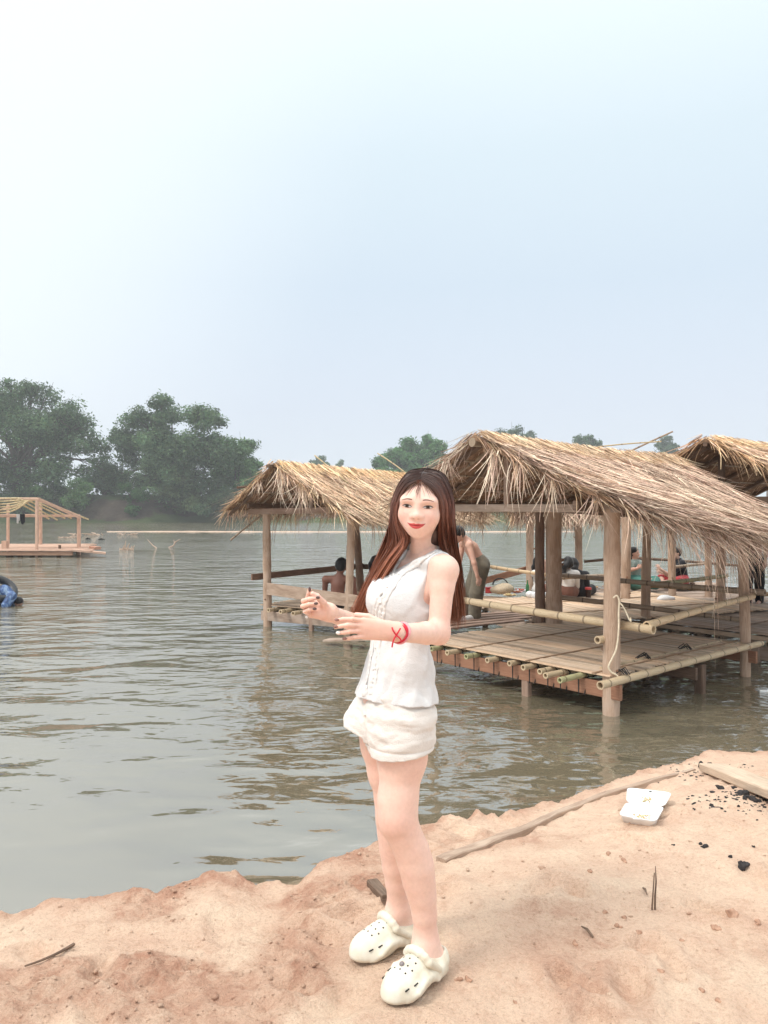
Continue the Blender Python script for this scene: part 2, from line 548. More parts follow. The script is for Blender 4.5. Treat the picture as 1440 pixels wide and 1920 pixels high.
# loose crumbs of sand lying about (uncountable)
def rock_lumps(P, S, seed=0):
    """small irregular lumps at P with radii S -> V, F"""
    ico = np.array([(0, 0, 1), (.894, 0, .447), (.276, .851, .447), (-.724, .526, .447), (-.724, -.526, .447), (.276, -.851, .447),
                    (.724, .526, -.447), (-.276, .851, -.447), (-.894, 0, -.447), (-.276, -.851, -.447), (.724, -.526, -.447), (0, 0, -1)])
    tri = np.array([(0, 1, 2), (0, 2, 3), (0, 3, 4), (0, 4, 5), (0, 5, 1), (1, 6, 2), (2, 7, 3), (3, 8, 4), (4, 9, 5), (5, 10, 1),
                    (2, 6, 7), (3, 7, 8), (4, 8, 9), (5, 9, 10), (1, 10, 6), (6, 11, 7), (7, 11, 8), (8, 11, 9), (9, 11, 10), (10, 11, 6)])
    r = np.random.default_rng(seed)
    n = len(P)
    jit = 1 + r.uniform(-.35, .35, (n, 12, 1))
    sc = np.stack([r.uniform(.7, 1.3, n), r.uniform(.7, 1.3, n), r.uniform(.45, .8, n)], -1)[:, None, :]
    V = np.asarray(P)[:, None, :] + ico[None] * jit * sc * np.asarray(S)[:, None, None]
    Fc = (tri[None] + 12 * np.arange(n)[:, None, None]).reshape(-1, 3)
    return V.reshape(-1, 3), Fc
r = np.random.default_rng(5)
cx, cy = r.uniform(-1.9, 3.0, 16000), r.uniform(1.9, 5.5, 16000)
keep = (r.random(16000) < (.10 + .9 * clod_mask(cx, cy))) & (cy < crest(cx)[0] - .01) & (np.hypot(cx - .08, cy - 2.5) > .22)
cx, cy = cx[keep], cy[keep]
cs = r.gamma(1.6, .0019, len(cx)) + .0020
cs = np.minimum(cs * .8, .013)
V, Fc = rock_lumps(np.stack([cx, cy, sand_h(cx, cy) + cs * .25], -1), cs, 2)
cc = np.repeat(clod_mask(cx, cy)[:, None] * .7 + r.random((len(cx), 1)) * .4, 12, 0)
o = mesh_np('sand_crumbs', V, Fc, M_SAND, col=np.repeat(cc, 3, 1))
tag(o, 'loose reddish sand crumbs scattered over the bank', 'sand crumbs', kind='stuff')

# ---------------------------------------------------------------- river
k = NT('river_water')
oc = k.coord('Object')
def wav(sx, sy, sc, det, dist=0.3):
    return k.noise(k.coord('Object', (sx, sy, 1)), sc, det, 0.5, dist)
w1 = wav(.55, 1.0, 1.3, 2)
w2 = wav(.6, 1.0, 3.3, 2, .6)
w3 = wav(.7, 1.0, 15, 2)
gust = k.ramp(wav(.5, .35, .22, 3), (0.38, (.25,) * 3), (0.62, (1, 1, 1)))
geo_ = k.n('ShaderNodeNewGeometry')
cdn = k.n('ShaderNodeSeparateXYZ')
k.l(geo_.outputs['Position'], cdn.inputs[0])
open_w = k.n('ShaderNodeMapRange')              # ruffled open river beyond the sheltered shore
open_w.inputs['From Min'].default_value = 3.5
open_w.inputs['From Max'].default_value = 9.0
open_w.inputs['To Min'].default_value = 0.16
k.l(cdn.outputs['Y'], open_w.inputs['Value'])
calm = k.n('ShaderNodeMapRange')
calm.inputs['From Min'].default_value = 26
calm.inputs['From Max'].default_value = 70
calm.inputs['To Min'].default_value = 1.0
calm.inputs['To Max'].default_value = 0.9
k.l(cdn.outputs['Y'], calm.inputs['Value'])
amp = k.math('MULTIPLY', k.math('MULTIPLY', gust, open_w.outputs[0]), calm.outputs[0])
h = k.math('ADD', k.math('MULTIPLY', w1, 1.0), k.math('MULTIPLY', k.math('ADD', k.math('MULTIPLY', w2, .85), k.math('MULTIPLY', w3, .11)), amp))
murk = k.ramp(wav(.6, .3, .5, 4, .8), (0.35, (0.140, 0.120, 0.078)), (0.65, (0.170, 0.152, 0.108)))
M_WATER = k.set(murk, 0.035, k.bump(h, 1.0, 0.115), 0.5, IOR=3.8)
wx = np.array([-600, -60, 60, 700.0])
wy = np.array([1.0, 30, 90, 420.0])
X, Y = np.meshgrid(wx, wy, indexing='ij')
idx = np.arange(16).reshape(4, 4)
quads = np.stack([idx[:-1, :-1], idx[1:, :-1], idx[1:, 1:], idx[:-1, 1:]], -1).reshape(-1, 4)
o = mesh_np('river', np.stack([X, Y, X * 0 + WATER], -1).reshape(-1, 3), quads, M_WATER)
tag(o, 'wide murky green-brown river with small ripples', 'water', kind='structure')

# low sand bar across the river
k = NT('bar_sand')
M_BAR = k.set(k.ramp(k.noise(k.coord('Object'), 2, 4), (.3, (.48, .32, .23)), (.7, (.58, .43, .32))), .95)
u = np.linspace(0, 1, 120)
bx = -27.5 + 47 * u
wd = .55 * (.35 + 1.1 * np.sin(np.pi * u) ** .5 * (.6 + .8 * np.abs(fbm(u * 9, u * 0, 3, 3))))
by = 77 + 2.2 * fbm(u * 3, u * 0 + 5, 8, 3)
rows = []
for s, z in ((-1, -.12), (-.6, .01), (0, .05), (.6, .01), (1, -.12)):
    rows.append(np.stack([bx, by + s * wd * 2.0, WATER + z + .03 * fbm(u * 40, u * 0 + s, 9, 3)], -1))
V = np.concatenate(rows)
idx = np.arange(5 * 120).reshape(5, 120)
quads = np.stack([idx[:-1, :-1], idx[:-1, 1:], idx[1:, 1:], idx[1:, :-1]], -1).reshape(-1, 4)
o = mesh_np('sand_bar', V, quads, M_BAR)
tag(o, 'thin low sand bar lying across the far part of the river', 'sand bar', kind='structure')

# ---------------------------------------------------------------- far bank
def bank_y(x):                                   # water line of the far bank
    return 142 + .10 * np.clip(x + 30, -60, 200) + 3.5 * fbm(x * .03, x * 0, 91, 3)
xs = np.linspace(-260, 420, 420)
vs = np.concatenate([np.linspace(-3, 14, 26), 14 + np.geomspace(1, 900, 26)])
X, Vv = np.meshgrid(xs, vs, indexing='ij')
Y = bank_y(X) + Vv
cut = np.exp(-((X + 49) / 7) ** 2)               # bare eroded face
top = 4.3 + 1.2 * fbm(X * .02, Y * .02, 15, 3) + 0.0 * cut - 2.0 * sm01(X, -20, 60)
steep = 3.5 + 6 * (1 - cut)
Z = WATER - .3 + (top + .8) * sm01(Vv, -.5, 3 + steep) + .9 * fbm(X * .30, Y * .30, 19, 5) * sm01(Vv, -.5, 2)
k = NT('far_bank_earth')
oc = k.coord('Object')
n1 = k.noise(oc, .35, 5, .65)
c = k.ramp(n1, (.35, (.050, .040, .032)), (.6, (.085, .066, .052)), (.75, (.16, .12, .095)))
gz = k.n('ShaderNodeNewGeometry')
sz = k.n('ShaderNodeSeparateXYZ')
k.l(gz.outputs['Normal'], sz.inputs[0])
c = k.mix(c, (.065, .085, .035), k.ramp(k.math('ADD', sz.outputs['Z'], k.math('MULTIPLY', n1, .3)), (.95, (0, 0, 0)), (1.1, (1, 1, 1))))
M_BANK = k.set(c, .95, k.bump(k.noise(oc, 1.5, 5), .6, .4), .1)
nx, ny = X.shape
idx = np.arange(nx * ny).reshape(nx, ny)
quads = np.stack([idx[:-1, :-1], idx[1:, :-1], idx[1:, 1:], idx[:-1, 1:]], -1).reshape(-1, 4)
o = mesh_np('far_bank', np.stack([X, Y, Z], -1).reshape(-1, 3), quads, M_BANK)
tag(o, 'brown eroded far river bank under the trees', 'river bank', kind='structure')
def bank_z(x, y):
    v = y - float(bank_y(np.array([x]))[0])
    return WATER + min(max(v * .55, -.2), 3.0)

# ---------------------------------------------------------------- trees
M_BARK = wood_mat('bark', (.05, .04, .032), (.12, .10, .08))
M_LEAF = vc_mat('foliage', 0.6, 0.2, .25, .6, trans=0.35)
def A3_(v): return np.array(v, float)
def leaf_cloud(C, Rr, n, size, col, r, flat=.75, shell=.55):
    """n leaf sprays spread through ellipsoidal clumps; C (m,3), Rr (m,) -> V,F,colour"""
    m = len(C)
    w = Rr ** 2 / (Rr ** 2).sum()
    ci = r.choice(m, n, p=w)
    d = r.normal(size=(n, 3))
    d /= np.linalg.norm(d, axis=1)[:, None]
    rad = (shell + (1 - shell) * r.random(n) ** .6) * (1 + .26 * r.normal(size=n))
    P = C[ci] + d * (rad * Rr[ci])[:, None] * np.array([1, 1, flat])
    # leaf plane: roughly facing outwards and up, drooping at random
    nrm = d * .7 + np.array([0, 0, .55]) + r.normal(size=(n, 3)) * .55
    nrm /= np.linalg.norm(nrm, axis=1)[:, None]
    t = np.cross(nrm, r.normal(size=(n, 3)))
    t /= np.linalg.norm(t, axis=1)[:, None]
    b = np.cross(nrm, t)
    s = size * r.uniform(.6, 1.4, n)[:, None]
    V = np.stack([P - t * s, P - b * s * .42 + t * s * .1, P + t * s, P + b * s * .42 + t * s * .1], 1)
    V[:, 0] += nrm * s * -.12
    V[:, 2] += nrm * s * -.18
    Fc = np.arange(4 * n).reshape(n, 4)
    tone = r.uniform(.5, 1.55, m)[ci] * r.uniform(.75, 1.25, n)
    hue = r.uniform(-.12, .12, n)
    cc = np.array(col)[None] * tone[:, None] * np.stack([1 + hue, np.ones(n), 1 - hue], -1)
    return V.reshape(-1, 3), Fc, np.repeat(cc, 4, 0)
def tree(label, blobs, d, base_px, n, size, col, seed, group='trees on the far bank', sub=15, trunks=1, name='broadleaf_tree', cat='tree', shell=.55):
    """blobs: (px, py, radius px) of the crown's main lobes as seen, built at distance d with real depth"""
    r = np.random.default_rng(seed)
    m2p = d / F
    lobes = []
    cx0 = np.mean([b[0] for b in blobs])
    for (px, py, rp) in blobs:
        lobes.append((np.array(at(px, py, d + r.uniform(-1, 1) * 60 * m2p)), rp * m2p))
    for _ in range(int(len(blobs) * 1.2)):              # fill between the main lobes, reaching lower
        i, j = r.integers(0, len(blobs), 2)
        c = lobes[i][0] * .5 + lobes[j][0] * .5 + A3_((r.uniform(-1, 1), r.uniform(-2, 2), r.uniform(-2.5, .3)))
        lobes.append((c, (lobes[i][1] + lobes[j][1]) * .42))
    C, Rr = [], []
    for (c, R0) in lobes:
        for q in range(sub):
            v = r.normal(size=3)
            v /= np.linalg.norm(v)
            C.append(c + v * R0 * r.uniform(.35, .85) * np.array([1, 1.1, .75]))
            Rr.append(R0 * r.uniform(.30, .56))
    C, Rr = np.array(C), np.array(Rr)
    bx = (base_px - 720) / F * d
    by = max(d, float(bank_y(np.array([bx]))[0]) + 5)
    bz = bank_z(bx, by) - .5
    root = empty(name, (bx, by, bz), label, cat, group)
    V, Fc, cc = leaf_cloud(C, Rr, int(n * 3.2), size * .92, col, r, shell=shell)
    mesh_np('crown', V, Fc, M_LEAF, root, col=cc, smooth=False)
    mb = MB()
    hgt = max(c[2] for c, _ in lobes) - bz
    for tix in range(trunks):
        b0 = Vector((bx + tix * 1.6 - .8 * (trunks - 1), by + tix * .7, bz - .5))
        fork = Vector((b0.x + r.uniform(-.6, .6), b0.y, bz + hgt * .34))
        rt = hgt * .026
        mb.tube([b0, b0.lerp(fork, .5) + Vector((r.uniform(-.3, .3), 0, 0)), fork], [rt * 1.4, rt, rt * .85], 8)
        for (c, R0) in lobes[tix::trunks]:
            e = Vector(c)
            mid = fork.lerp(e, .5) + Vector((0, 0, hgt * .05))
            mb.tube([fork, mid, e], [rt * .55, rt * .35, rt * .12], 6)
            for q in range(5):
                e2 = e + Vector(r.normal(size=3)) * R0 * .5
                mb.tube([mid.lerp(e, r.uniform(.1, .8)), e2], [rt * .16, rt * .05], 4)
    mb.build('trunk', M_BARK, root)
    return root
G1, G2, G3 = (.088, .145, .070), (.10, .185, .068), (.070, .118, .060)
tree('tallest spreading rain tree with feathery crown at the left edge of the photo', [(35, 750, 46), (0, 745, 44), (-25, 738, 38), (85, 740, 32), (125, 772, 36), (152, 800, 34), (186, 838, 24), (60, 724, 18), (20, 720, 16), (-30, 800, 70), (120, 805, 52), (60, 830, 55), (165, 835, 34), (20, 890, 50), (110, 880, 45), (-60, 890, 70), (-90, 780, 60), (185, 865, 24)],
     146, 35, 15000, .34, G1, 1, trunks=2)
tree('wide dark rain tree with a tall airy top, mid tree line', [(300, 752, 26), (262, 790, 34), (322, 778, 30), (375, 790, 38), (405, 782, 26), (250, 850, 42), (300, 830, 45), (355, 840, 45), (400, 850, 45), (225, 820, 24), (215, 890, 32), (300, 895, 45), (370, 905, 40)],
     148, 330, 17000, .34, G1, 2, trunks=2)
tree('rounded darker green tree at the right end of the left tree line', [(440, 845, 30), (462, 838, 22), (435, 885, 42), (472, 870, 18), (462, 915, 30), (420, 930, 36), (478, 905, 14), (485, 935, 14)],
     152, 445, 9500, .32, G2, 3)
tree('low leafy tree in front of the tallest rain tree', [(110, 925, 28), (75, 930, 24), (140, 945, 18), (150, 915, 22)], 143, 105, 4200, .26, G2, 4)
tree('small bright bush tree on the bare earth bank', [(240, 938, 18), (252, 955, 14), (232, 915, 16), (265, 925, 18)], 143, 243, 2600, .24, (.055, .125, .04), 5)
tree('pale green bushy tree under the dark rain tree', [(345, 935, 26), (318, 918, 22), (372, 945, 22), (345, 905, 22)], 143.5, 345, 4200, .25, (.075, .11, .05), 6)
tree('broad bright green tree rising behind the two nearer roofs', [(768, 846, 26), (800, 838, 24), (740, 860, 24), (715, 866, 18), (820, 860, 24), (775, 880, 40), (735, 895, 28), (835, 890, 30), (800, 826, 14), (770, 832, 16), (825, 842, 18)], 205, 775, 11500, .40, (.085, .19, .06), 7)
tree('thin distant tree just above the ridge of the left thatched roof', [(600, 862, 10), (588, 868, 8), (612, 872, 8)], 330, 600, 900, .5, G1, 8)
tree('wispy distant sapling right of the thin distant tree', [(640, 866, 7), (633, 874, 7)], 330, 640, 350, .4, G1, 9)
tree('dark distant tree peeping over the peak of the large roof', [(940, 815, 18), (965, 810, 16), (990, 818, 16), (920, 828, 14), (955, 850, 40)], 250, 955, 4200, .42, G3, 10)
tree('distant tree peeping over the middle of the large roof ridge', [(1085, 828, 16), (1105, 824, 13), (1120, 832, 12), (1095, 858, 34)], 270, 1098, 2600, .45, G3, 11)
tree('distant tree beside the pole at the far end of the large roof', [(1250, 828, 13), (1238, 835, 11), (1265, 836, 9), (1250, 858, 24)], 290, 1250, 2200, .45, G3, 12)
tree('dim distant tree over the roof at the right edge of the photo', [(1428, 850, 12), (1450, 846, 14), (1440, 870, 20)], 320, 1438, 1600, .5, G3, 13)
tree('small dense tree filling the gap between the two big rain trees', [(196, 882, 26), (216, 908, 26), (180, 905, 24), (200, 930, 22)], 150, 200, 4200, .25, G3, 14)
tree('dark low tree at the water edge under the right end of the left tree line', [(398, 940, 26), (432, 952, 20), (420, 930, 22), (380, 955, 16)], 144, 405, 4200, .24, G3, 15)
tree('dark bushy tree overhanging the bank behind the timber frame', [(40, 930, 28), (10, 945, 24), (60, 950, 18), (-20, 930, 26)], 144, 30, 4600, .25, G1, 16)
for i, (px, d) in enumerate(((-420, 150), (-300, 158), (-210, 150), (1800, 240))):
    tree(['dark tree far out beyond the left edge of the view', 'tall tree beyond the left edge of the view', 'leafy tree just beyond the left edge of the view', 'tree beyond the right edge of the view'][i],
         [(px, 800, 60), (px + 50, 830, 50), (px - 45, 850, 55), (px, 890, 60)], d, px, 5000, .45, G1, 20 + i)
# undergrowth: uncountable scrub along the bank
r = np.random.default_rng(31)
C, Rr = [], []
for i in range(620):
    x = r.uniform(-190, 260)
    if abs(x + 49) < 7 and r.random() < .7: continue
    v = r.uniform(1.5, 16) + (3 if x < -20 else 0)
    y = float(bank_y(np.array([x]))[0]) + v
    z = bank_z(x, y)
    R0 = r.uniform(.7, 2.1) * (1.7 if x < -25 else 1)
    C.append((x, y, z + R0 * .45))
    Rr.append(R0)
V, Fc, cc = leaf_cloud(np.array(C), np.array(Rr), 52000, .28, (.055, .085, .035), r, shell=.4)
o = mesh_np('undergrowth', V, Fc, M_LEAF, col=cc, smooth=False)
tag(o, 'scrubby undergrowth along the foot of the far bank', 'undergrowth', kind='stuff')
# a far belt of woodland closing the horizon
C, Rr = [], []
for i in range(520):
    x = r.uniform(-350, 520)
    y = 330 + r.uniform(0, 90)
    R0 = r.uniform(3, 6.0)
    C.append((x, y, r.uniform(2.5, 8) + 3 * math.sin(x * .03)))
    Rr.append(R0)
V, Fc, cc = leaf_cloud(np.array(C), np.array(Rr), 15000, .95, (.05, .075, .035), r, shell=.4)
o = mesh_np('far_woodland', V, Fc, M_LEAF, col=cc, smooth=False)
tag(o, 'low distant woodland fading into the haze', 'woodland', kind='stuff')

# ---------------------------------------------------------------- haze
def haze():
    hb = MB()
    x0, x1, y0, y1, z0, z1 = -700, 800, -40, 1100, -4.0, 34.0
    vs = [(x0, y0, z0), (x1, y0, z0), (x1, y1, z0), (x0, y1, z0), (x0, y0, z1), (x1, y0, z1), (x1, y1, z1), (x0, y1, z1)]
    fs = [(3, 2, 1, 0), (4, 5, 6, 7), (0, 1, 5, 4), (1, 2, 6, 5), (2, 3, 7, 6), (3, 0, 4, 7)]
    hb._add(vs, fs, [[(0, 0)] * 4] * 6)
    m = bpy.data.materials.new('haze')
    m.use_nodes = True
    t = m.node_tree
    t.nodes.clear()
    out = t.nodes.new('ShaderNodeOutputMaterial')
    v = t.nodes.new('ShaderNodeVolumePrincipled')
    v.inputs['Color'].default_value = (.93, .96, 1.0, 1)
    v.inputs['Density'].default_value = HAZE
    v.inputs['Anisotropy'].default_value = 0.1
    t.links.new(v.outputs[0], out.inputs['Volume'])
    o = hb.build('haze', m, smooth=False)
    tag(o, 'pale dry-season haze over the river', 'haze', kind='stuff')
    return o
HAZE = 0.0007
haze()
# ================================================================ bamboo pavilions standing in the river
M_POST = wood_mat('post_wood', (.36, .23, .155), (.60, .425, .31), (.50, .38, .295))
M_PLANK = wood_mat('plank_wood', (.26, .16, .115), (.43, .29, .215), (.36, .275, .22))
M_PLANKR = wood_mat('reddish_plank', (.24, .115, .07), (.38, .20, .125))
M_DARKW = wood_mat('dark_beam', (.10, .066, .048), (.20, .13, .092))
M_SLAT = wood_mat('split_bamboo', (.47, .325, .22), (.74, .555, .395), (.59, .45, .335))
M_OLD = wood_mat('weathered_plank', (.29, .20, .15), (.50, .38, .295), (.44, .35, .29))
M_BAMB = bamboo_mat('bamboo_pole', (.62, .48, .31), (.38, .25, .165))
M_BAMBG = bamboo_mat('green_bamboo', (.46, .44, .24), (.36, .28, .16))
M_GREYB = bamboo_mat('weathered_bamboo', (.36, .27, .19), (.20, .13, .09))
M_NEWW = wood_mat('fresh_orange_wood', (.46, .28, .20), (.66, .45, .34))
M_NEWB = bamboo_mat('fresh_bamboo_strip', (.60, .47, .27), (.42, .30, .16))
M_STRAW = vc_mat('thatch_straw', .8, .15, .25, 25, trans=.12)
M_STRAWIN = vc_mat('thatch_underside', .95, .05, .3, 20)
M_TIE = plain_mat('black_tie_cord', (.025, .022, .02), .8)
M_ROPE = plain_mat('cream_rope', (.72, .62, .46), .8)

STRAW = np.array([(.70, .57, .44), (.57, .43, .34), (.45, .32, .255), (.78, .67, .53), (.31, .21, .165), (.62, .46, .38), (.68, .53, .43), (.18, .115, .09)])
def blades(P, D, N, L, W, cols, r, curl=.12, seg=3):
    """flat straws: root P, direction D, surface normal N (n,3), length L, width W -> V, F, C"""
    n = len(P)
    D = D / np.linalg.norm(D, axis=1)[:, None]
    S = np.cross(D, N)
    S /= np.maximum(np.linalg.norm(S, axis=1)[:, None], 1e-6)
    tw = r.uniform(-.8, .8, n)[:, None]
    S = S * np.cos(tw) + np.cross(D, S) * np.sin(tw)
    bend = r.normal(size=(n, 1)) * curl
    side = np.cross(D, N) * r.normal(size=(n, 1)) * curl
    V = np.zeros((n, (seg + 1) * 2, 3))
    for i in range(seg + 1):
        t = i / seg
        c = P + D * (L * t)[:, None] + N * (bend * L[:, None] * t * t) + side * (L[:, None] * t * t) - np.array([0, 0, 1]) * (np.abs(bend) * L[:, None] * t * t * .6)
        w = (W * (1 - .75 * t ** 2) * (.7 + .3 * min(1, t * 4)) * .5)[:, None]
        V[:, 2 * i] = c - S * w
        V[:, 2 * i + 1] = c + S * w
    base = np.arange(n)[:, None] * (seg + 1) * 2
    Fs = [np.concatenate([base + 2 * i, base + 2 * i + 1, base + 2 * i + 3, base + 2 * i + 2], 1) for i in range(seg)]
    Fc = np.stack(Fs, 1).reshape(-1, 4)
    return V.reshape(-1, 3), Fc, np.repeat(cols, (seg + 1) * 2, 0)
def merge(parts):
    Vs, Fs, Cs, b = [], [], [], 0
    for V, Fc, C in parts:
        Vs.append(V); Fs.append(Fc + b); Cs.append(C)
        b += len(V)
    return np.concatenate(Vs), np.concatenate(Fs), np.concatenate(Cs)
def slope_fn(r0, r1, e0, e1, sag=.06):
    r0, r1, e0, e1 = [np.array(v, float) for v in (r0, r1, e0, e1)]
    def f(s, t):
        s, t = np.asarray(s)[:, None], np.asarray(t)[:, None]
        p = (r0 * (1 - s) + r1 * s) * (1 - t) + (e0 * (1 - s) + e1 * s) * t
        p = p + np.array([0, 0, 1]) * (-sag * np.sin(np.pi * np.clip(t, 0, 1)) * .6 - sag * .5 * np.sin(np.pi * np.clip(s, 0, 1)) * (1 - t * .5))
        return p
    return f
def thatch_slope(f, n, r, hue=(1, 1, 1), fringe=900, verge0=220, verge1=80, dens=1.0, wmul=1.0, out=None, hang=.22):
    """one slope of straw: f(s along ridge, t down to eave)"""
    parts = []
    e = 1e-3
    def frame(s, t):
        P = f(s, t)
        dt = f(s, t + e) - P
        ds = f(s + e, t) - P
        dt /= np.linalg.norm(dt, axis=1)[:, None]
        ds /= np.linalg.norm(ds, axis=1)[:, None]
        N = np.cross(ds, dt)
        N /= np.linalg.norm(N, axis=1)[:, None]
        N *= np.sign(N[:, 2:3])
        return P, dt, ds, N
    def pick(m, t=None):
        p = np.array([.19, .19, .15, .13, .09, .13, .09, .03])
        c = STRAW[r.choice(len(STRAW), m, p=p)]
        return c * r.uniform(.55, 1.4, (m, 1)) * np.array(hue)
    # body, laid in overlapping courses
    t = r.random(n) ** .92 * .97
    s = r.random(n)
    P, dt, ds, N = frame(s, t)
    patch = fbm(s * 9, t * 6, 5, 3)
    lay = r.random(n) ** 1.6
    D = dt + ds * (r.normal(size=(n, 1)) * .40 + .12 * patch[:, None]) + N * (r.random((n, 1)) * .12 - .01)
    L = r.uniform(.14, .46, n)
    W = r.uniform(.007, .020, n) * wmul
    C = pick(n) * (1 + .35 * patch[:, None]) * (1.06 - .22 * t[:, None])
    parts.append(blades(P + N * (lay[:, None] * .07), D, N, L, W, C, r, .10))
    # pale cap of folded straw over the ridge
    m = int(n * .14)
    s = r.random(m)
    t = r.random(m) * .05
    P, dt, ds, N = frame(s, t)
    D = dt + ds * (r.normal(size=(m, 1)) * .3)
    parts.append(blades(P + N * (.05 + .05 * r.random((m, 1))), D, N, r.uniform(.15, .42, m), r.uniform(.007, .014, m) * wmul, pick(m) * np.array([1.3, 1.3, 1.15]), r, .1))
    # long loose straws lying on top
    m = n // 22
    s, t = r.random(m), r.random(m) * .8
    P, dt, ds, N = frame(s, t)
    D = dt + ds * (r.normal(size=(m, 1)) * .55) + N * .05
    parts.append(blades(P + N * .075, D, N, r.uniform(.4, .9, m), r.uniform(.005, .010, m) * wmul, pick(m) * 1.35, r, .12))
    # ragged fringe hanging at the eave
    m = fringe
    s, t = r.random(m), r.uniform(.90, 1.0, m)
    P, dt, ds, N = frame(s, t)
    D = dt * r.uniform(.3, 1, (m, 1)) + np.array([0, 0, -1]) * r.uniform(.1, 1.0, (m, 1)) + ds * (r.normal(size=(m, 1)) * .28)
    clump = np.clip(1 + 1.1 * fbm(s * 26, s * 0 + 1, 13, 3), .35, 1.9)
    parts.append(blades(P + N * (r.random((m, 1)) * .05 - .03), D, N, r.uniform(.4, 1.0, m) * hang * clump * 1.5, r.uniform(.006, .012, m) * wmul, pick(m) * .95, r, .3))
    # straws spilling over the gable ends
    for s0, m, sg in ((0.0, verge0, -1), (1.0, verge1, 1)):
        if not m: continue
        t = r.random(m)
        s = s0 + r.uniform(-.02, .03, m) * -sg
        P, dt, ds, N = frame(np.clip(s, 0, 1), t)
        D = dt * 1.0 + ds * sg * r.uniform(.0, .45, (m, 1)) + np.array([0, 0, -1]) * r.uniform(0, .6, (m, 1))
        parts.append(blades(P + N * .02, D, N, r.uniform(.15, .42, m), r.uniform(.006, .013, m) * wmul, pick(m) * np.array([1.2, 1.18, 1.05]), r, .22))
    return parts
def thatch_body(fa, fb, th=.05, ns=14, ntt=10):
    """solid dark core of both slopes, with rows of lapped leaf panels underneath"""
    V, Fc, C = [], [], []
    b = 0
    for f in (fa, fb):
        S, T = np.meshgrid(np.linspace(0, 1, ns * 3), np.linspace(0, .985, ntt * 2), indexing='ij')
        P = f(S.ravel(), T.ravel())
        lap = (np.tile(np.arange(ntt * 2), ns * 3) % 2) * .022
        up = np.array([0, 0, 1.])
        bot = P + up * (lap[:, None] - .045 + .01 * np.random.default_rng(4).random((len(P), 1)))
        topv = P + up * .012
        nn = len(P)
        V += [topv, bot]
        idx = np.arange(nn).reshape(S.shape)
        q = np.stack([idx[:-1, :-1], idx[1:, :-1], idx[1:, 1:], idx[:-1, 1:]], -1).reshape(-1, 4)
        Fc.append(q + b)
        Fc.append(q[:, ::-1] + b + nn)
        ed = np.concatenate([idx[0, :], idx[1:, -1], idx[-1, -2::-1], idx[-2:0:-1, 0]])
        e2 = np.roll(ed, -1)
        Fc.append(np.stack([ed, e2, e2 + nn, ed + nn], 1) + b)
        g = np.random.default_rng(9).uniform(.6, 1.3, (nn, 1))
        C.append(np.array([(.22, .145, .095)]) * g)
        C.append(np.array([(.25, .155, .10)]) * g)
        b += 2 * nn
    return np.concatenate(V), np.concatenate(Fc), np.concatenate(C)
def wobble(a, b, n=9, amp=.015):
    a, b = Vector(a), Vector(b)
    ph = [random.uniform(0, 6.28) for _ in range(4)]
    out = []
    for i in range(n):
        t = i / (n - 1)
        o = Vector((math.sin(3.1 * t + ph[0]) - math.sin(ph[0]), math.sin(2.6 * t + ph[1]) - math.sin(ph[1]), 0)) * amp
        if abs((b - a).normalized().z) < .7: o = Vector((o.x * .3, o.y * .3, o.x))
        out.append(a.lerp(b, t) + o)
    return out
def post(parent, xy, z1, rad, name='post', z0=None, mat=None, lean=(0, 0), amp=.022, taper=.86, c=(1, 1, 1)):
    a = Vector((xy[0], xy[1], WATER - .5 if z0 is None else z0))
    b = Vector((xy[0] + lean[0], xy[1] + lean[1], z1))
    n = 12
    rr = [rad * (1 + (taper - 1) * i / (n - 1)) * random.uniform(.93, 1.06) for i in range(n)]
    mb = MB().tube(wobble(a, b, n, amp), rr, 12, c=c)
    # a few knots
    for q in range(3):
        t = random.uniform(.3, .9)
        p = a.lerp(b, t)
        an = random.uniform(0, 6.28)
        mb.tube([p + Vector((math.cos(an), math.sin(an), 0)) * rad * .7, p + Vector((math.cos(an), math.sin(an), .1)) * rad * 1.04], [rad * .25, rad * .12], 6, c=(.6, .5, .45))
    return mb.build(name, mat or M_POST, parent)
def pole(parent, a, b, rad, name='bamboo_rail', mat=None, hollow=.62, c=(1, 1, 1), amp=.01, nodes=True, sub=None):
    L = (Vector(b) - Vector(a)).length
    n = max(6, int(L / .055)) if nodes else 8
    pts = wobble(a, b, n, amp)
    rr = []
    for i in range(n):
        d = L * i / (n - 1)
        fr = (d * 3.2 + .02) % 1.0
        rr.append(rad * (1.09 if nodes and fr < .16 else 1.0) * (1 - .12 * i / n))
    return MB().tube(pts, rr, 10, hollow=hollow, c=c).build(name, mat or M_BAMB, parent)
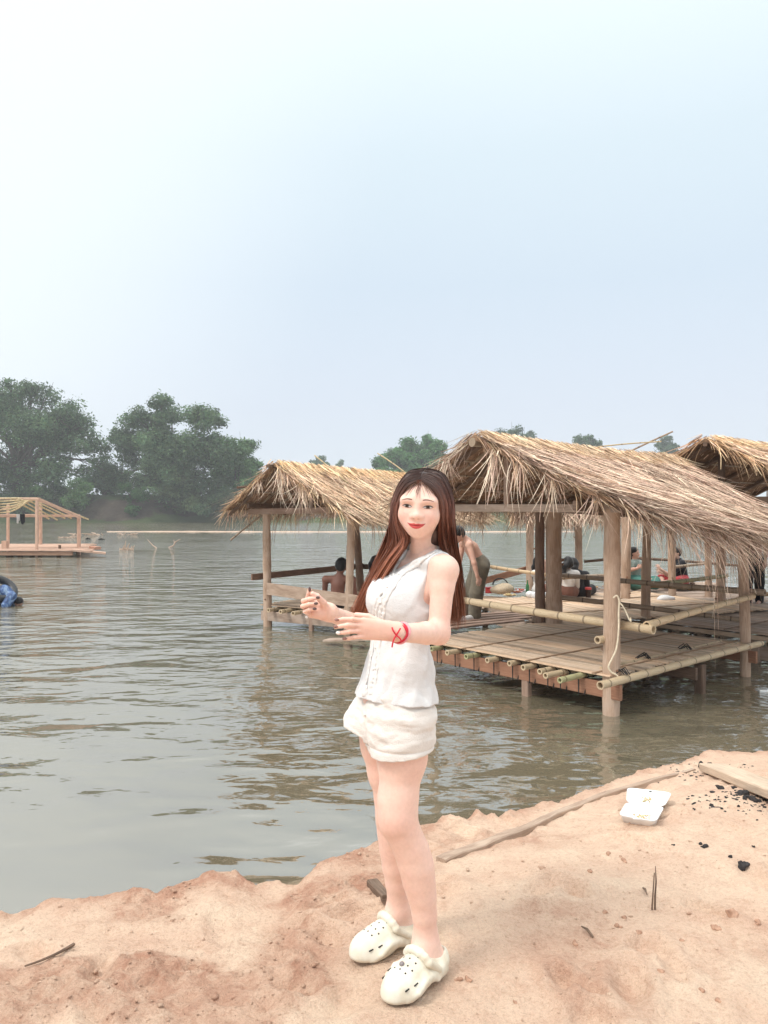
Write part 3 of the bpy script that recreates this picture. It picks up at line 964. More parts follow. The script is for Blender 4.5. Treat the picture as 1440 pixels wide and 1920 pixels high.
def slat_deck(parent, P0, ua, la, vb, lb, z, seed, w=.048, mat=None, name='deck', jag=.06, battens=(), gap=.004, th=.014, mb_only=None):
    """slats lie along vb (length lb), side by side along ua (width la); P0 = corner (x, y)"""
    r = random.Random(seed)
    mb = MB()
    ua, vb = Vector((*ua, 0)), Vector((*vb, 0))
    P0 = Vector((P0[0], P0[1], z))
    x = 0.0
    while x < la:
        ww = w * r.uniform(.75, 1.25)
        s = r.uniform(-jag, jag * .5) - (jag * 1.5 if r.random() < .08 else 0)
        e = lb + r.uniform(-jag, jag)
        c = r.uniform(.72, 1.18)
        hue = r.uniform(-.06, .06)
        a = P0 + ua * (x + ww / 2) + vb * s + Vector((0, 0, r.uniform(-.004, .004)))
        b = P0 + ua * (x + ww / 2 + r.uniform(-.006, .006)) + vb * e + Vector((0, 0, r.uniform(-.004, .004)))
        mb.bar(a, b, ww - gap, th, jit=.002, c=(c * (1 + hue), c, c * (1 - hue)))
        x += ww
    for t in battens:
        a = P0 + vb * (lb * t) + ua * -.05 + Vector((0, 0, th * .5 + .006))
        mb.bar(a, a + ua * (la + .1), .022, .010, jit=.003, c=(.55, .48, .42))
    return mb.build(name, mat or M_SLAT, parent)
def uv2(a, d): return Vector((a.x + d.x, a.y + d.y, 0))

# ---------------------------------------------------------------- the large front pavilion
A = on(1145, 1340, WATER)
B = on(1395, 1268, WATER)
uu = Vector((B.x - A.x, B.y - A.y, 0))
LU = uu.length
uu.normalize()
vv = Vector((-uu.y, uu.x, 0))
LV = 2.62
C3 = A + vv * LV
D3 = on(1040, 1168, CAM_Z - 1.56)
zd = CAM_Z - 1.56                                  # deck level
zb = CAM_Z + .0                                    # eave beams at eye level
def L(a, b, z): return Vector((A.x + uu.x * a + vv.x * b, A.y + uu.y * a + vv.y * b, z))
pav = empty('thatched_pavilion', (A.x, A.y, WATER), 'largest open pavilion with grey-brown thatched roof and split bamboo deck, nearest the sand', 'pavilion', 'open bamboo pavilions in the river')
post(pav, (A.x, A.y), zb + .03, .086, taper=.92, amp=.01)
post(pav, (B.x, B.y), zb - .22, .066, lean=(.02, 0), amp=.03)
post(pav, (C3.x, C3.y), zb + .05, .07)
post(pav, (D3.x, D3.y), zb + .05, .125, amp=.01)
dp = post(pav, (D3.x - .17, D3.y + .05), zb + .25, .075, c=(.45, .42, .42))
# beams round the eaves, ridge, king posts
bm = lambda n, a, b, w, h, mat=M_PLANK, c=(1, 1, 1), up=(0, 0, 1): MB().bar(a, b, w, h, up=up, c=c).build(n, mat, pav)
bm('tie_beam', L(-.02, -.35, zb + .035), L(-.02, LV + .06, zb + .05), .055, .085, M_OLD)
bm('tie_beam', L(LU, -.3, zb - .12), L(LU, LV + .4, zb + .06), .055, .10, M_DARKW)
bm('eave_beam', L(-.45, .08, zb + .06), L(LU + .5, .08, zb - .20), .06, .09, M_DARKW)
bm('eave_beam', L(-.45, LV - .05, zb + .08), L(LU + .5, LV - .05, zb + .06), .06, .09, M_DARKW)
zr = CAM_Z + .79
h2 = LV / 2
bm('king_post', L(-.02, h2 - .02, zb + .08), L(-.02, h2 - .02, zr - .05), .075, .04, M_PLANK, up=(uu.x, uu.y, 0))
bm('king_post', L(LU, h2, zb), L(LU, h2, zr - .05), .07, .04, M_PLANK, up=(uu.x, uu.y, 0))
pole(pav, L(-.55, h2, zr - .06), L(LU + .55, h2, zr - .08), .045, 'ridge_pole', M_GREYB, hollow=0)
rA0, rA1 = L(-.53, h2, zr), L(LU + .62, h2, zr - .06)
eR0, eR1 = L(-.50, -.60, CAM_Z + .02), L(LU + .75, -.62, CAM_Z - .36)
eL0, eL1 = L(-.50, LV + .10, CAM_Z + .12), L(LU + .6, LV + .35, CAM_Z + .08)
fR, fL = slope_fn(rA0, rA1, eR0, eR1), slope_fn(rA0, rA1, eL0, eL1)
r = np.random.default_rng(41)
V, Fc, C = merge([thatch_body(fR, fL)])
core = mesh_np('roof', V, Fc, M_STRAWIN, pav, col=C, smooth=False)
V, Fc, C = merge(thatch_slope(fR, 17000, r, (.92, .87, .835), fringe=1900, verge0=150, verge1=160, hang=.30))
mesh_np('thatch', V, Fc, M_STRAW, core, col=C, smooth=False)
V, Fc, C = merge(thatch_slope(fL, 5000, r, (.92, .88, .84), fringe=1100, verge0=70, verge1=60, hang=.2))
mesh_np('thatch', V, Fc, M_STRAW, core, col=C, smooth=False)
def rafters(parent, f, ss, mat, w=.06, h=.035, drop=.075, t0=.02, t1=1.0):
    for s in ss:
        a, b = f(np.array([s]), np.array([t0]))[0], f(np.array([s]), np.array([t1]))[0]
        MB().bar(Vector(a) - Vector((0, 0, drop)), Vector(b) - Vector((0, 0, drop)), w, h).build('rafter', mat, parent)
def battens(parent, f, ts, mat, drop=.052, rad=.014):
    for t in ts:
        a, b = f(np.array([.01]), np.array([t]))[0], f(np.array([.99]), np.array([t]))[0]
        pole(parent, Vector(a) - Vector((0, 0, drop)), Vector(b) - Vector((0, 0, drop)), rad, 'batten', mat, hollow=0, nodes=False)
for f in (fR, fL):
    rafters(pav, f, (.03, .17, .5, .83, .97), M_DARKW, .07)
    rafters(pav, f, (.09, .30, .40, .62, .73), M_GREYB, .03, .03, .062)
    battens(pav, f, (.22, .42, .62, .82), M_GREYB)
# bundles of long straw hanging off the gable end
def bundle(parent, p, d, n, ln, r, col=1.15, spread=.25, name='hanging_straw'):
    P = np.array(p)[None] + r.normal(size=(n, 3)) * .035
    D = np.array(d)[None] + r.normal(size=(n, 3)) * spread
    N = np.tile(np.array([[-uu.x, -uu.y, .2]]), (n, 1)) + r.normal(size=(n, 3)) * .2
    N /= np.linalg.norm(N, axis=1)[:, None]
    Cc = STRAW[r.choice(6, n)] * r.uniform(.8, 1.2, (n, 1)) * col
    Vb, Fb, Cb = blades(P, D, N, r.uniform(.5, 1.1, n) * ln, r.uniform(.006, .013, n), Cc, r, .25)
    return mesh_np(name, Vb, Fb, M_STRAW, parent, col=Cb, smooth=False)
g = lambda s, t, f: Vector(f(np.array([s]), np.array([t]))[0])
bundle(pav, g(.0, .06, fL), (-.35 * uu.x + vv.x * .45, vv.y * .45, -.8), 28, .42, r, .8)
bundle(pav, g(.02, .14, fR), (-.25 * uu.x, -.3 * uu.y, -1), 36, .55, r, 1.2)
bundle(pav, g(.02, .30, fR), (-.25 * uu.x, -.3 * uu.y, -1), 28, .42, r, 1.25)
bundle(pav, g(.01, .50, fR), (-.2 * uu.x - vv.x * .2, -.2 * uu.y - vv.y * .2, -1), 26, .4, r, 1.2)
bundle(pav, g(.02, .75, fR), (-.1, -.1, -1), 24, .36, r, 1.2)
bundle(pav, g(.0, .28, fL), (-.2 * uu.x, -.2 * uu.y, -1), 40, .3, r, 1.1)
bundle(pav, g(.0, .55, fL), (-.2 * uu.x, -.2 * uu.y, -1), 40, .3, r, 1.1)
# deck
slat_deck(pav, (L(-.10, -.06, 0).x, L(-.10, -.06, 0).y), (uu.x, uu.y), LU + .12, (vv.x, vv.y), LV + .1, zd, 5, .050, jag=.05, battens=(.36, .70, .06), name='deck')
MB().bar(L(-.04, -.14, zd - .15), L(-.04, LV + .15, zd - .15), .045, .15).build('floor_beam', M_PLANKR, pav)
MB().bar(L(LU * .5, -.14, zd - .16), L(LU * .5, LV + .15, zd - .16), .045, .13).build('floor_beam', M_DARKW, pav)
MB().bar(L(LU + .02, -.14, zd - .15), L(LU + .02, LV + .15, zd - .15), .045, .14).build('floor_beam', M_PLANKR, pav)
for i, b in enumerate((.28, .50, .66, .90, 1.13, 1.40, 1.70, 2.0, 2.3, 2.55)):
    ex = (.42, .36, .25, .22, .17, .22, .24, .24, .2, .2)[i]
    pole(pav, L(-ex, b, zd - .047), L(LU + .05 + .06 * (i % 3), b + .02, zd - .047), .029, 'joist', M_BAMBG if i in (0, 6, 8) else M_BAMB, .6)
    t = MB()
    pc = L(-.04, b, zd - .05)
    t.tube([pc + uu * -.02 + vv * .045 + Vector((0, 0, -.19)), pc + uu * -.03 + vv * .042 + Vector((0, 0, .0)), pc + uu * -.0 + Vector((0, 0, .044)), pc + uu * .02 - vv * .042 + Vector((0, 0, 0)), pc - uu * .03 - vv * .03 + Vector((0, 0, -.18))], .007, 6)
    t.build('lashing', M_TIE, pav)
pole(pav, L(-.36, -.13, zd - .035), L(LU + .22, -.10, zd - .028), .038, 'edge_pole', M_BAMB, .7)
pole(pav, L(LU * .62, -.02, zd - .03), L(LU + .02, .06, zd - .03), .03, 'edge_pole', M_BAMB, .6)
pole(pav, L(.1, .18, zd + .016), L(LU * .96, .22, zd + .016), .016, 'edge_strip', M_BAMB, 0, nodes=False)
for a in (.9, 1.75, .02):
    t = MB()
    pc = L(a, .2 if a > .1 else -.12, zd + .02)
    for q in range(5):
        s = pc + Vector((random.uniform(-.03, .03), random.uniform(-.03, .03), 0))
        t.tube([s - vv * .05, s + Vector((0, 0, .028 + .008 * q)), s + vv * .06 + uu * random.uniform(-.08, .1)], .006, 5)
    t.build('lashing', M_TIE, pav)
# stub posts under the deck
for (a, b, w) in ((-.02, 1.02, .09), (LU * .55, -.1, .10), (LU * .99, 1.3, .08)):
    p = L(a, b, 0)
    MB().bar((p.x, p.y, WATER - .5), (p.x, p.y, zd - .08), w, w * .8, up=(uu.x, uu.y, 0), jit=.004).build('stub_post', M_DARKW if a > 1 else M_PLANK, pav)
# rails
zrail = CAM_Z - 1.065
pole(pav, L(.16, -.36, zrail - .04), L(.10, LV + .1, zrail + .05), .043, 'bamboo_rail', M_BAMB, .7)
pole(pav, L(.14, -.30, zrail - .005), L(LU + .02, -.10, zrail + .07), .037, 'bamboo_rail', M_BAMB, .7, c=(1.08, 1.04, 1))
pole(pav, L(-.13, .06, zrail - .16), L(.12, .05, zrail - .15), .036, 'bamboo_stub', M_BAMB, .65)
pole(pav, L(LU + .10, -.2, zrail + .12), L(LU + .06, LV + .1, zrail + .14), .036, 'bamboo_rail', M_GREYB, .6)
pole(pav, at(1030, 1118, 10.9), at(1395, 1163, 9.9), .036, 'bamboo_rail', M_GREYB, .6)
# loose planks on the far half of the deck
for i, (b, ln, a0) in enumerate(((1.95, 1.5, .5), (2.12, 1.9, .2), (2.28, 1.4, .4), (2.44, 2.0, .3), (2.58, 1.6, .2))):
    p = at(700 + 30 * i, 1210 - 9 * i, 9.6 + .42 * i)
    q = at(1010 + 14 * i, 1168 - 5 * i, 11.2 + .3 * i)
    MB().bar((p.x, p.y, zd + .02), (q.x * .88 + p.x * .12, q.y * .88 + p.y * .12, zd + .022), .13, .022, jit=.003, c=(.8, .72, .7)).build('deck_plank', M_OLD, pav)
# the thin pole sticking out over the far end of the ridge
pole(pav, at(1150, 862, 11.4), at(1262, 808, 11.2), .014, 'roof_pole', M_GREYB, 0, nodes=False)
pole(pav, at(1120, 838, 10.4), at(1240, 826, 10.8), .010, 'roof_pole', M_NEWB, 0, nodes=False)

# cream rope hanging on the front post: hangs on it, so a thing of its own
pa = [(1150, 1121, -.10), (1157, 1117, -.10), (1161, 1128, -.10), (1160, 1150, -.098), (1160, 1180, -.098), (1156, 1215, -.098), (1147, 1236, -.096), (1141, 1250, -.095), (1146, 1260, -.095), (1155, 1265, -.10), (1160, 1270, -.10)]
rp = MB()
pts = [at(px, py, A.y + dz) for px, py, dz in pa]
def smooth_path(pts, n=6):
    out = []
    m = len(pts)
    for i in range(m - 1):
        p0, p1, p2, p3 = pts[max(i - 1, 0)], pts[i], pts[i + 1], pts[min(i + 2, m - 1)]
        for q in range(n):
            t = q / n
            out.append(.5 * ((2 * p1) + (p2 - p0) * t + (2 * p0 - 5 * p1 + 4 * p2 - p3) * t * t + (3 * p1 - p0 - 3 * p2 + p3) * t ** 3))
    out.append(pts[-1])
    return out
rp.tube(smooth_path(pts), .0085, 7)
pb = [(1160, 1128, -.10), (1168, 1137, -.11), (1174, 1148, -.11), (1179, 1160, -.12), (1183, 1165, -.12), (1182, 1158, -.12)]
rp.tube(smooth_path([at(px, py, A.y + dz) for px, py, dz in pb]), .007, 7)
o = rp.build('rope', M_ROPE, loc=(A.x, A.y - .1, .7))
tag(o, 'cream rope hanging in a loop down the front post of the largest pavilion', 'rope')

# ---------------------------------------------------------------- left pavilion, with a lower thatch
P1 = on(502, 1174, WATER)
P2 = at(652, 960, 12.35)
w1 = Vector((P2.x - P1.x, P2.y - P1.y, 0))
W1 = w1.length
w1.normalize()
d1 = Vector((-w1.y, w1.x, 0))
if d1.y < 0: d1 = -d1
DL = 3.1
def Q(a, b, z): return Vector((P1.x + w1.x * a + d1.x * b, P1.y + w1.y * a + d1.y * b, z))
lp = empty('thatched_pavilion', (P1.x, P1.y, WATER), 'smaller straw-yellow thatched pavilion with plank rails, left of the standing woman', 'pavilion', 'open bamboo pavilions in the river')
post(lp, (P1.x, P1.y), CAM_Z - .02, .078, amp=.012)
post(lp, (P2.x, P2.y), CAM_Z - .02, .072, amp=.03)
b1, b2 = Q(.1, DL - .3, 0), Q(W1, DL, 0)
post(lp, (b1.x, b1.y), CAM_Z + .1, .082, lean=(-.12, 0), c=(.5, .46, .44), amp=.03)  # back-left post: darker tint paints in the shade under the roof
post(lp, (b2.x, b2.y), CAM_Z + .1, .08, c=(.7, .68, .66))
bq = lambda n, a, b, w, h, mat=M_PLANK, c=(1, 1, 1), up=(0, 0, 1): MB().bar(a, b, w, h, up=up, c=c).build(n, mat, lp)
z1 = CAM_Z + .015
bq('tie_beam', Q(-.36, -.06, z1 - .01), Q(W1 + .12, -.06, z1 + .02), .05, .10)
bq('eave_beam', Q(0, -.5, z1 + .09), Q(0, DL + .3, z1 + .09), .05, .08, M_DARKW)
bq('eave_beam', Q(W1, -.3, z1 + .05), Q(W1, DL + .6, z1 + .05), .05, .08, M_DARKW)
zr1 = CAM_Z + .755
bq('king_post', Q(W1 * .5 + .12, -.03, z1 + .05), Q(W1 * .5 + .12, -.03, zr1 - .1), .06, .04, M_OLD, up=(d1.x, d1.y, 0))
bq('ridge_pole', Q(W1 * .5 - .05, -.92, zr1 - .04), Q(W1 * .5 + .05, DL + .9, zr1 - .06), .07, .05, M_DARKW)
rr0, rr1 = Q(W1 * .5 - .02, -.82, zr1), Q(W1 * .5 + .05, DL + 1.0, zr1 - .02)
er0, er1 = Q(W1 + .42, -.55, CAM_Z - .10), Q(W1 + .62, DL + 1.1, CAM_Z - .10)
el0, el1 = Q(-.48, -.55, CAM_Z + .03), Q(-.50, DL + .9, CAM_Z + .05)
gR, gL = slope_fn(rr0, rr1, er0, er1, .03), slope_fn(rr0, rr1, el0, el1, .03)
r = np.random.default_rng(43)
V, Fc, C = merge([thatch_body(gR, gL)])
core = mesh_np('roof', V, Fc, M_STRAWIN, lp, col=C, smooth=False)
V, Fc, C = merge(thatch_slope(gR, 11000, r, (1.14, 1.08, .96), fringe=1300, verge0=160, verge1=60, wmul=1.25, hang=.20))
mesh_np('thatch', V, Fc, M_STRAW, core, col=C, smooth=False)
V, Fc, C = merge(thatch_slope(gL, 3500, r, (1.0, .95, .88), fringe=900, verge0=70, verge1=40, wmul=1.25, hang=.22))
mesh_np('thatch', V, Fc, M_STRAW, core, col=C, smooth=False)
for f in (gR, gL):
    rafters(lp, f, (.03, .35, .7, .96), M_DARKW, .06)
    rafters(lp, f, (.14, .25, .5, .6, .85), M_GREYB, .03, .03, .062)
    battens(lp, f, (.25, .5, .75), M_GREYB)
g = lambda s, t, f: Vector(f(np.array([s]), np.array([t]))[0])
bundle(lp, g(.01, .08, gR), (.1, -.3, -1), 60, .55, r, 1.35)
bundle(lp, g(.01, .35, gR), (.1, -.3, -1), 50, .45, r, 1.3)
bundle(lp, g(.01, .3, gL), (0, -.2, -1), 30, .35, r, 1.2)
pole(lp, at(432, 1013, 13.3), at(492, 965, 13.4), .018, 'loose_pole', M_GREYB, 0, nodes=False)
pole(lp, at(445, 914, 13.2), at(500, 912, 13.9), .022, 'loose_pole', M_DARKW, 0, nodes=False)
pole(lp, at(590, 854, 13.3), at(655, 905, 12.9), .011, 'roof_pole', M_NEWB, 0, nodes=False)
pole(lp, at(708, 850, 14.4), at(762, 888, 14.0), .011, 'roof_pole', M_NEWB, 0, nodes=False)
z1d = CAM_Z - 1.60
slat_deck(lp, (Q(-.15, 0, 0).x, Q(-.15, 0, 0).y), (d1.x, d1.y), DL + .2, (w1.x, w1.y), 3.4, z1d, 9, .055, jag=.05, battens=(.3,), name='deck')
bq('floor_beam', Q(-.1, -.03, z1d - .17), Q(3.4, -.03, z1d - .17), .05, .16, M_OLD)
bq('floor_beam', Q(0, 0, z1d - .12), Q(0, DL, z1d - .12), .05, .12, M_DARKW)
for i in range(7):
    pole(lp, Q(.18 + .30 * i, -.2 - .05 * (i % 3), z1d - .045), Q(.18 + .30 * i, DL, z1d - .045), .034, 'joist', M_BAMB, .6)
bq('floor_plank', at(612, 1200, 11.4), at(760, 1196, 10.8), .20, .03, M_OLD)
for a in (.95, 1.7):
    p = Q(a, -.03, 0)
    MB().bar((p.x, p.y, WATER - .5), (p.x, p.y, z1d - .1), .075, .06, up=(d1.x, d1.y, 0)).build('stub_post', M_PLANK, lp)
bq('rail_plank', Q(-.28, -.09, CAM_Z - 1.12), Q(-.02, DL - .1, CAM_Z - 1.10), .035, .11, M_DARKW, (1.5, 1.4, 1.35))
bq('rail_plank', Q(.05, -.075, CAM_Z - 1.30), Q(W1 + .42, -.02, CAM_Z - 1.43), .03, .20, M_OLD, (1.15, 1.1, 1.05))
bq('rail_plank', Q(.0, DL - .25, CAM_Z - 1.10), Q(W1 + .3, DL - .2, CAM_Z - 1.10), .035, .10, M_DARKW)
bq('rail_post', Q(.75, DL - .2, z1d), Q(.75, DL - .2, CAM_Z - 1.05), .05, .04, M_DARKW, up=(d1.x, d1.y, 0))

# ---------------------------------------------------------------- low picnic platform behind the large pavilion
bz = CAM_Z - 1.53
G1, G2 = on(902, 1126, bz), on(1030, 1152, bz)
gd = Vector((G2.x - G1.x, G2.y - G1.y, 0))
GW = gd.length
gd.normalize()
gu = Vector((-gd.y, gd.x, 0))
def S(a, b, z): return Vector((G1.x + gd.x * a + gu.x * b, G1.y + gd.y * a + gu.y * b, z))
pic = empty('picnic_platform', (G1.x, G1.y, WATER), 'low bamboo picnic platform with food spread on it, behind the largest pavilion', 'platform')
slat_deck(pic, (S(-.1, 0, 0).x, S(-.1, 0, 0).y), (gu.x, gu.y), 3.6, (gd.x, gd.y), GW + 1.0, bz, 13, .055, name='deck', battens=(.3, .7))
MB().bar(S(-.1, -.02, bz - .09), S(GW + .9, -.02, bz - .09), .045, .12).build('floor_beam', M_OLD, pic)
MB().bar(S(-.1, -.01, bz - .27), S(GW + .9, -.01, bz - .27), .045, .16).build('floor_beam', M_OLD, pic, )
for a in (.1, .75, 1.5, 2.2):
    p = S(a, .02, 0)
    MB().bar((p.x, p.y, WATER - .5), (p.x, p.y, bz - .03), .09, .07, up=(gu.x, gu.y, 0)).build('stub_post', M_OLD, pic)
for px, py, d, rr, zt in ((995, 960, 15.0, .085, CAM_Z + .1), (1084, 960, 16.2, .085, CAM_Z + .1)):
    p = at(px, py, d)
    post(pic, (p.x, p.y), zt, rr, amp=.01)
pole(pic, at(905, 1060, 14.9), at(1040, 1079, 13.2), .034, 'bamboo_rail', M_BAMB, .6, c=(1, .95, .9))
MB().bar(at(905, 1090, 14.6), at(1000, 1064, 15.2), .04, .12).build('rail_plank', M_PLANKR, pic)
pole(pic, at(1010, 1086, 12.9), at(1172, 1075, 14.4), .036, 'bamboo_rail', M_GREYB, .6)
# hidden roof of this platform, carried on its back posts: a thatch fringe shows under the large roof
pr = [at(960, 925, 15.2), at(1190, 925, 17.4), at(960, 972, 14.7), at(1190, 970, 16.6)]
fP = slope_fn(pr[0], pr[1], pr[2], pr[3], .02)
fP2 = slope_fn(pr[0], pr[1], at(960, 958, 16.6), at(1190, 958, 18.8), .02)
V, Fc, C = merge([thatch_body(fP, fP2)])
core = mesh_np('roof', V, Fc, M_STRAWIN, pic, col=C, smooth=False)
r = np.random.default_rng(47)
V, Fc, C = merge(thatch_slope(fP, 1500, r, (1, .95, .9), fringe=700, verge0=60, verge1=20, wmul=1.5, hang=.2))
mesh_np('thatch', V, Fc, M_STRAW, core, col=C, smooth=False)

# ---------------------------------------------------------------- right-hand pavilion behind the large one
K1 = on(1211, 1160, CAM_Z - 1.56)
kd = (-vv).normalized()
def T(a, b, z): return Vector((K1.x + kd.x * a + uu.x * b, K1.y + kd.y * a + uu.y * b, z))
rpv = empty('thatched_pavilion', (K1.x, K1.y, WATER), 'pavilion with dark-gabled thatched roof half cut off by the right edge of the photo', 'pavilion', 'open bamboo pavilions in the river')
KW, KL = 2.7, 3.2
post(rpv, (K1.x, K1.y), CAM_Z + .2, .072)
for px, py, rr in ((1348, 1134, .085), (1173, 1126, .088)):
    p = on(px, py, CAM_Z - 1.56)
    post(rpv, (p.x, p.y), CAM_Z + .2, rr)
q = T(KW, 0, 0); post(rpv, (q.x, q.y), CAM_Z + .1, .075)
q = T(KW, KL, 0); post(rpv, (q.x, q.y), CAM_Z + .1, .075)
kz = CAM_Z - 1.57
slat_deck(rpv, (T(-.5, -.1, 0).x, T(-.5, -.1, 0).y), (uu.x, uu.y), KL + .3, (kd.x, kd.y), KW + .8, kz, 17, .06, mat=M_OLD, name='deck', battens=(.5,))
MB().bar(T(-.3, -.05, kz - .06), T(KW + .4, -.05, kz - .06), .04, .06).build('floor_beam', M_SLAT, rpv)
MB().bar(T(-.3, 0, kz - .26), T(KW + .4, 0, kz - .26), .05, .18).build('floor_beam', M_OLD, rpv)
for i in range(9):
    pole(rpv, T(-.1 + .32 * i, -.16, kz - .11), T(-.1 + .32 * i, KL, kz - .11), .036, 'joist', M_GREYB, .6)
for a in (.15, .85, 1.6):
    p = T(a, .0, 0)
    MB().bar((p.x, p.y, WATER - .5), (p.x, p.y, kz - .1), .10, .08, up=(uu.x, uu.y, 0)).build('stub_post', M_OLD, rpv)
pole(rpv, at(1206, 1097, 11.3), at(1362, 1081, 12.6), .034, 'bamboo_rail', M_BAMBG, .6, c=(.9, .85, .8))
pole(rpv, at(1216, 1098, 11.4), at(1480, 1116, 10.4), .030, 'bamboo_rail', M_BAMB, .6, c=(.8, .75, .7))
pole(rpv, T(KW, -.05, kz + .5), T(KW, KL, kz + .5), .034, 'bamboo_rail', M_GREYB, .6)
kr0, kr1 = at(1322, 824, 10.4), None
kr0 = Vector(kr0)
kr1 = kr0 + uu * 4.2
ke0 = Vector((kr0.x, kr0.y, 0)) + kd * 1.85; ke0.z = CAM_Z + .15
ke1 = ke0 + uu * 4.2
kl0 = Vector((kr0.x, kr0.y, 0)) - kd * 1.75; kl0.z = CAM_Z + .12
kl1 = kl0 + uu * 4.2
hR, hL = slope_fn(kr0, kr1, ke0, ke1, .03), slope_fn(kr0, kr1, kl0, kl1, .03)
r = np.random.default_rng(53)
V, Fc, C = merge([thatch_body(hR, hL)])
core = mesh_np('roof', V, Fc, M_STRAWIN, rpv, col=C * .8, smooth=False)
V, Fc, C = merge(thatch_slope(hR, 5500, r, (1.12, 1.06, .96), fringe=700, verge0=520, verge1=40, wmul=1.2, hang=.22))
mesh_np('thatch', V, Fc, M_STRAW, core, col=C, smooth=False)
V, Fc, C = merge(thatch_slope(hL, 4500, r, (1.12, 1.06, .96), fringe=500, verge0=420, verge1=40, wmul=1.2, hang=.22))
mesh_np('thatch', V, Fc, M_STRAW, core, col=C, smooth=False)
for f in (hR, hL):
    rafters(rpv, f, (.03, .2, .5, .8, .97), M_DARKW, .09, .05)
    battens(rpv, f, (.25, .5, .75), M_GREYB)
MB().bar(T(-.3, -.02, CAM_Z + .15), T(KW + .4, -.02, CAM_Z + .15), .05, .1).build('tie_beam', M_DARKW, rpv)
km = Vector((kr0.x, kr0.y, 0)) + uu * .45
MB().bar((km.x, km.y, CAM_Z + .15), (km.x, km.y, kr0.z - .1), .08, .05, up=(uu.x, uu.y, 0)).build('king_post', M_DARKW, rpv)
MB().bar(kr0 + Vector((0, 0, -.06)), kr1 + Vector((0, 0, -.06)), .06, .06).build('ridge_pole', M_DARKW, rpv)
# rear platform with the two sitters
bp = empty('picnic_platform', on(1260, 1125, CAM_Z - 1.55), 'far bamboo platform where a man in black and a woman sit', 'platform')
bp.location.z = WATER
y0 = on(1260, 1124, CAM_Z - 1.55)
slat_deck(bp, (y0.x - 1.5, y0.y - .2), (0, 1), 2.6, (1, 0), 3.4, CAM_Z - 1.57, 23, .06, mat=M_OLD, name='deck')
MB().bar((y0.x - 1.5, y0.y - .25, CAM_Z - 1.68), (y0.x + 1.9, y0.y - .25, CAM_Z - 1.68), .05, .14).build('floor_beam', M_DARKW, bp)
for px, py, rr in ((1261, 1117, .075), (1329, 1119, .07)):
    p = on(px, py, CAM_Z - 1.56)
    post(bp, (p.x, p.y), CAM_Z + .15, rr)
p = on(1182, 1116, CAM_Z - 1.56); post(bp, (p.x, p.y + .5), CAM_Z + .15, .07)
pole(bp, at(1096, 1053, 16.5), at(1172, 1043, 16.0), .03, 'bamboo_rail', M_DARKW, 0)
pole(bp, at(1172, 1045, 16.2), at(1400, 1062, 16.4), .03, 'bamboo_rail', M_DARKW, 0)
pole(bp, at(1266, 1063, 15.0), at(1322, 1055, 15.2), .028, 'bamboo_rail', M_GREYB, .5)
for px in (1298, 1330):
    p = at(px, 1110, 15.6)
    MB().bar((p.x, p.y, WATER - .5), (p.x, p.y, CAM_Z - 1.42), .08, .08, up=(0, 1, 0)).build('stub_post', M_DARKW, bp)
MB().bar(at(1265, 1100, 15.4), at(1338, 1094, 15.8), .5, .04).build('bench_board', M_OLD, bp)

# ---------------------------------------------------------------- bare wooden frame of an unfinished pavilion, far left
fy = (CAM_Z - WATER) * F / (1043 - HOR)
def U(px, py, dy=0.0): return at(px, py, fy + dy)
fr = empty('pavilion_frame', U(80, 1043), 'roofless orange timber frame of an unfinished pavilion standing far out on the left', 'pavilion frame')
fr.location.z = WATER
def bx(n, p, q, w, mat=M_NEWW, **kw): return MB().bar(p, q, w * .72, w * .72, up=(0, 1, 0) if abs((Vector(q) - Vector(p)).normalized().z) > .7 else (0, 0, 1), **kw).build(n, mat, fr)
for px, dy, t, w in ((69, -.6, 938, .15), (148, 1.2, 968, .20), (15, 4.0, 945, .16), (76, 4.6, 938, .19), (-80, 0, 960, .18), (-70, 4, 960, .18)):
    p = U(px, t, dy)
    bx('post', (p.x, p.y, WATER - .5), p, w)
bx('tie_beam', U(-100, 968, .4), U(150, 967, 1.0), .16)
bx('tie_beam', U(-90, 966, 4.4), U(80, 966, 4.4), .14)
bx('eave_beam', U(148, 968, 1.2), U(128, 967, 5), .14)
bx('ridge_beam', U(74, 935, -.4), U(-110, 934, 2), .13)
for px0, px1, py1, m in ((72, 166, 974, M_NEWB), (70, 160, 972, M_NEWB), (66, 150, 972, M_NEWW), (58, 134, 972, M_NEWB), (46, 122, 972, M_NEWB), (34, 108, 975, M_NEWB), (20, 92, 973, M_NEWB), (72, -20, 962, M_NEWW), (74, 150, 968, M_NEWW)):
    s = random.uniform(0, 2.4)
    bx('rafter', U(px0, 935, s * .4 - .4), U(px1, py1, s + .4), .085, m)
for q in range(6):
    yq = 934 + q * 4.2
    pts = [U(-110, yq - 2 + q * 2.5, .2 + q * .3), U(-30, yq + 1 + q, .2 + q * .2), U(20, yq + q * .8, .1), U(70 - q * 3, 934 + q * .8, -.2)]
    MB().tube(smooth_path(pts, 5), .036, 6).build('batten', M_NEWB, fr)
zu = WATER + .30
dk = MB()
for i in range(40):
    yy = fy - .8 + i * .16
    c = random.uniform(.8, 1.15)
    dk.bar((U(-110, 0).x, yy, zu), ((168 - 720) / F * yy + random.uniform(-.35, .35), yy, zu + random.uniform(-.02, .02)), .145, .05, c=(c, c, c))
dk.build('deck', M_NEWW, fr)
MB().bar((U(-110, 0).x, fy - .78, zu - .14), (U(150, 0).x, fy - .78, zu - .14), .08, .16, c=(.6, .55, .5)).build('floor_beam', M_NEWW, fr)
for px in (20, 38, 110, 60):
    p = U(px, 1043, -.3)
    MB().bar((p.x, p.y, WATER - .5), (p.x, p.y, zu - .05), .16, .14, up=(0, 1, 0)).build('stub_post', M_DARKW, fr)
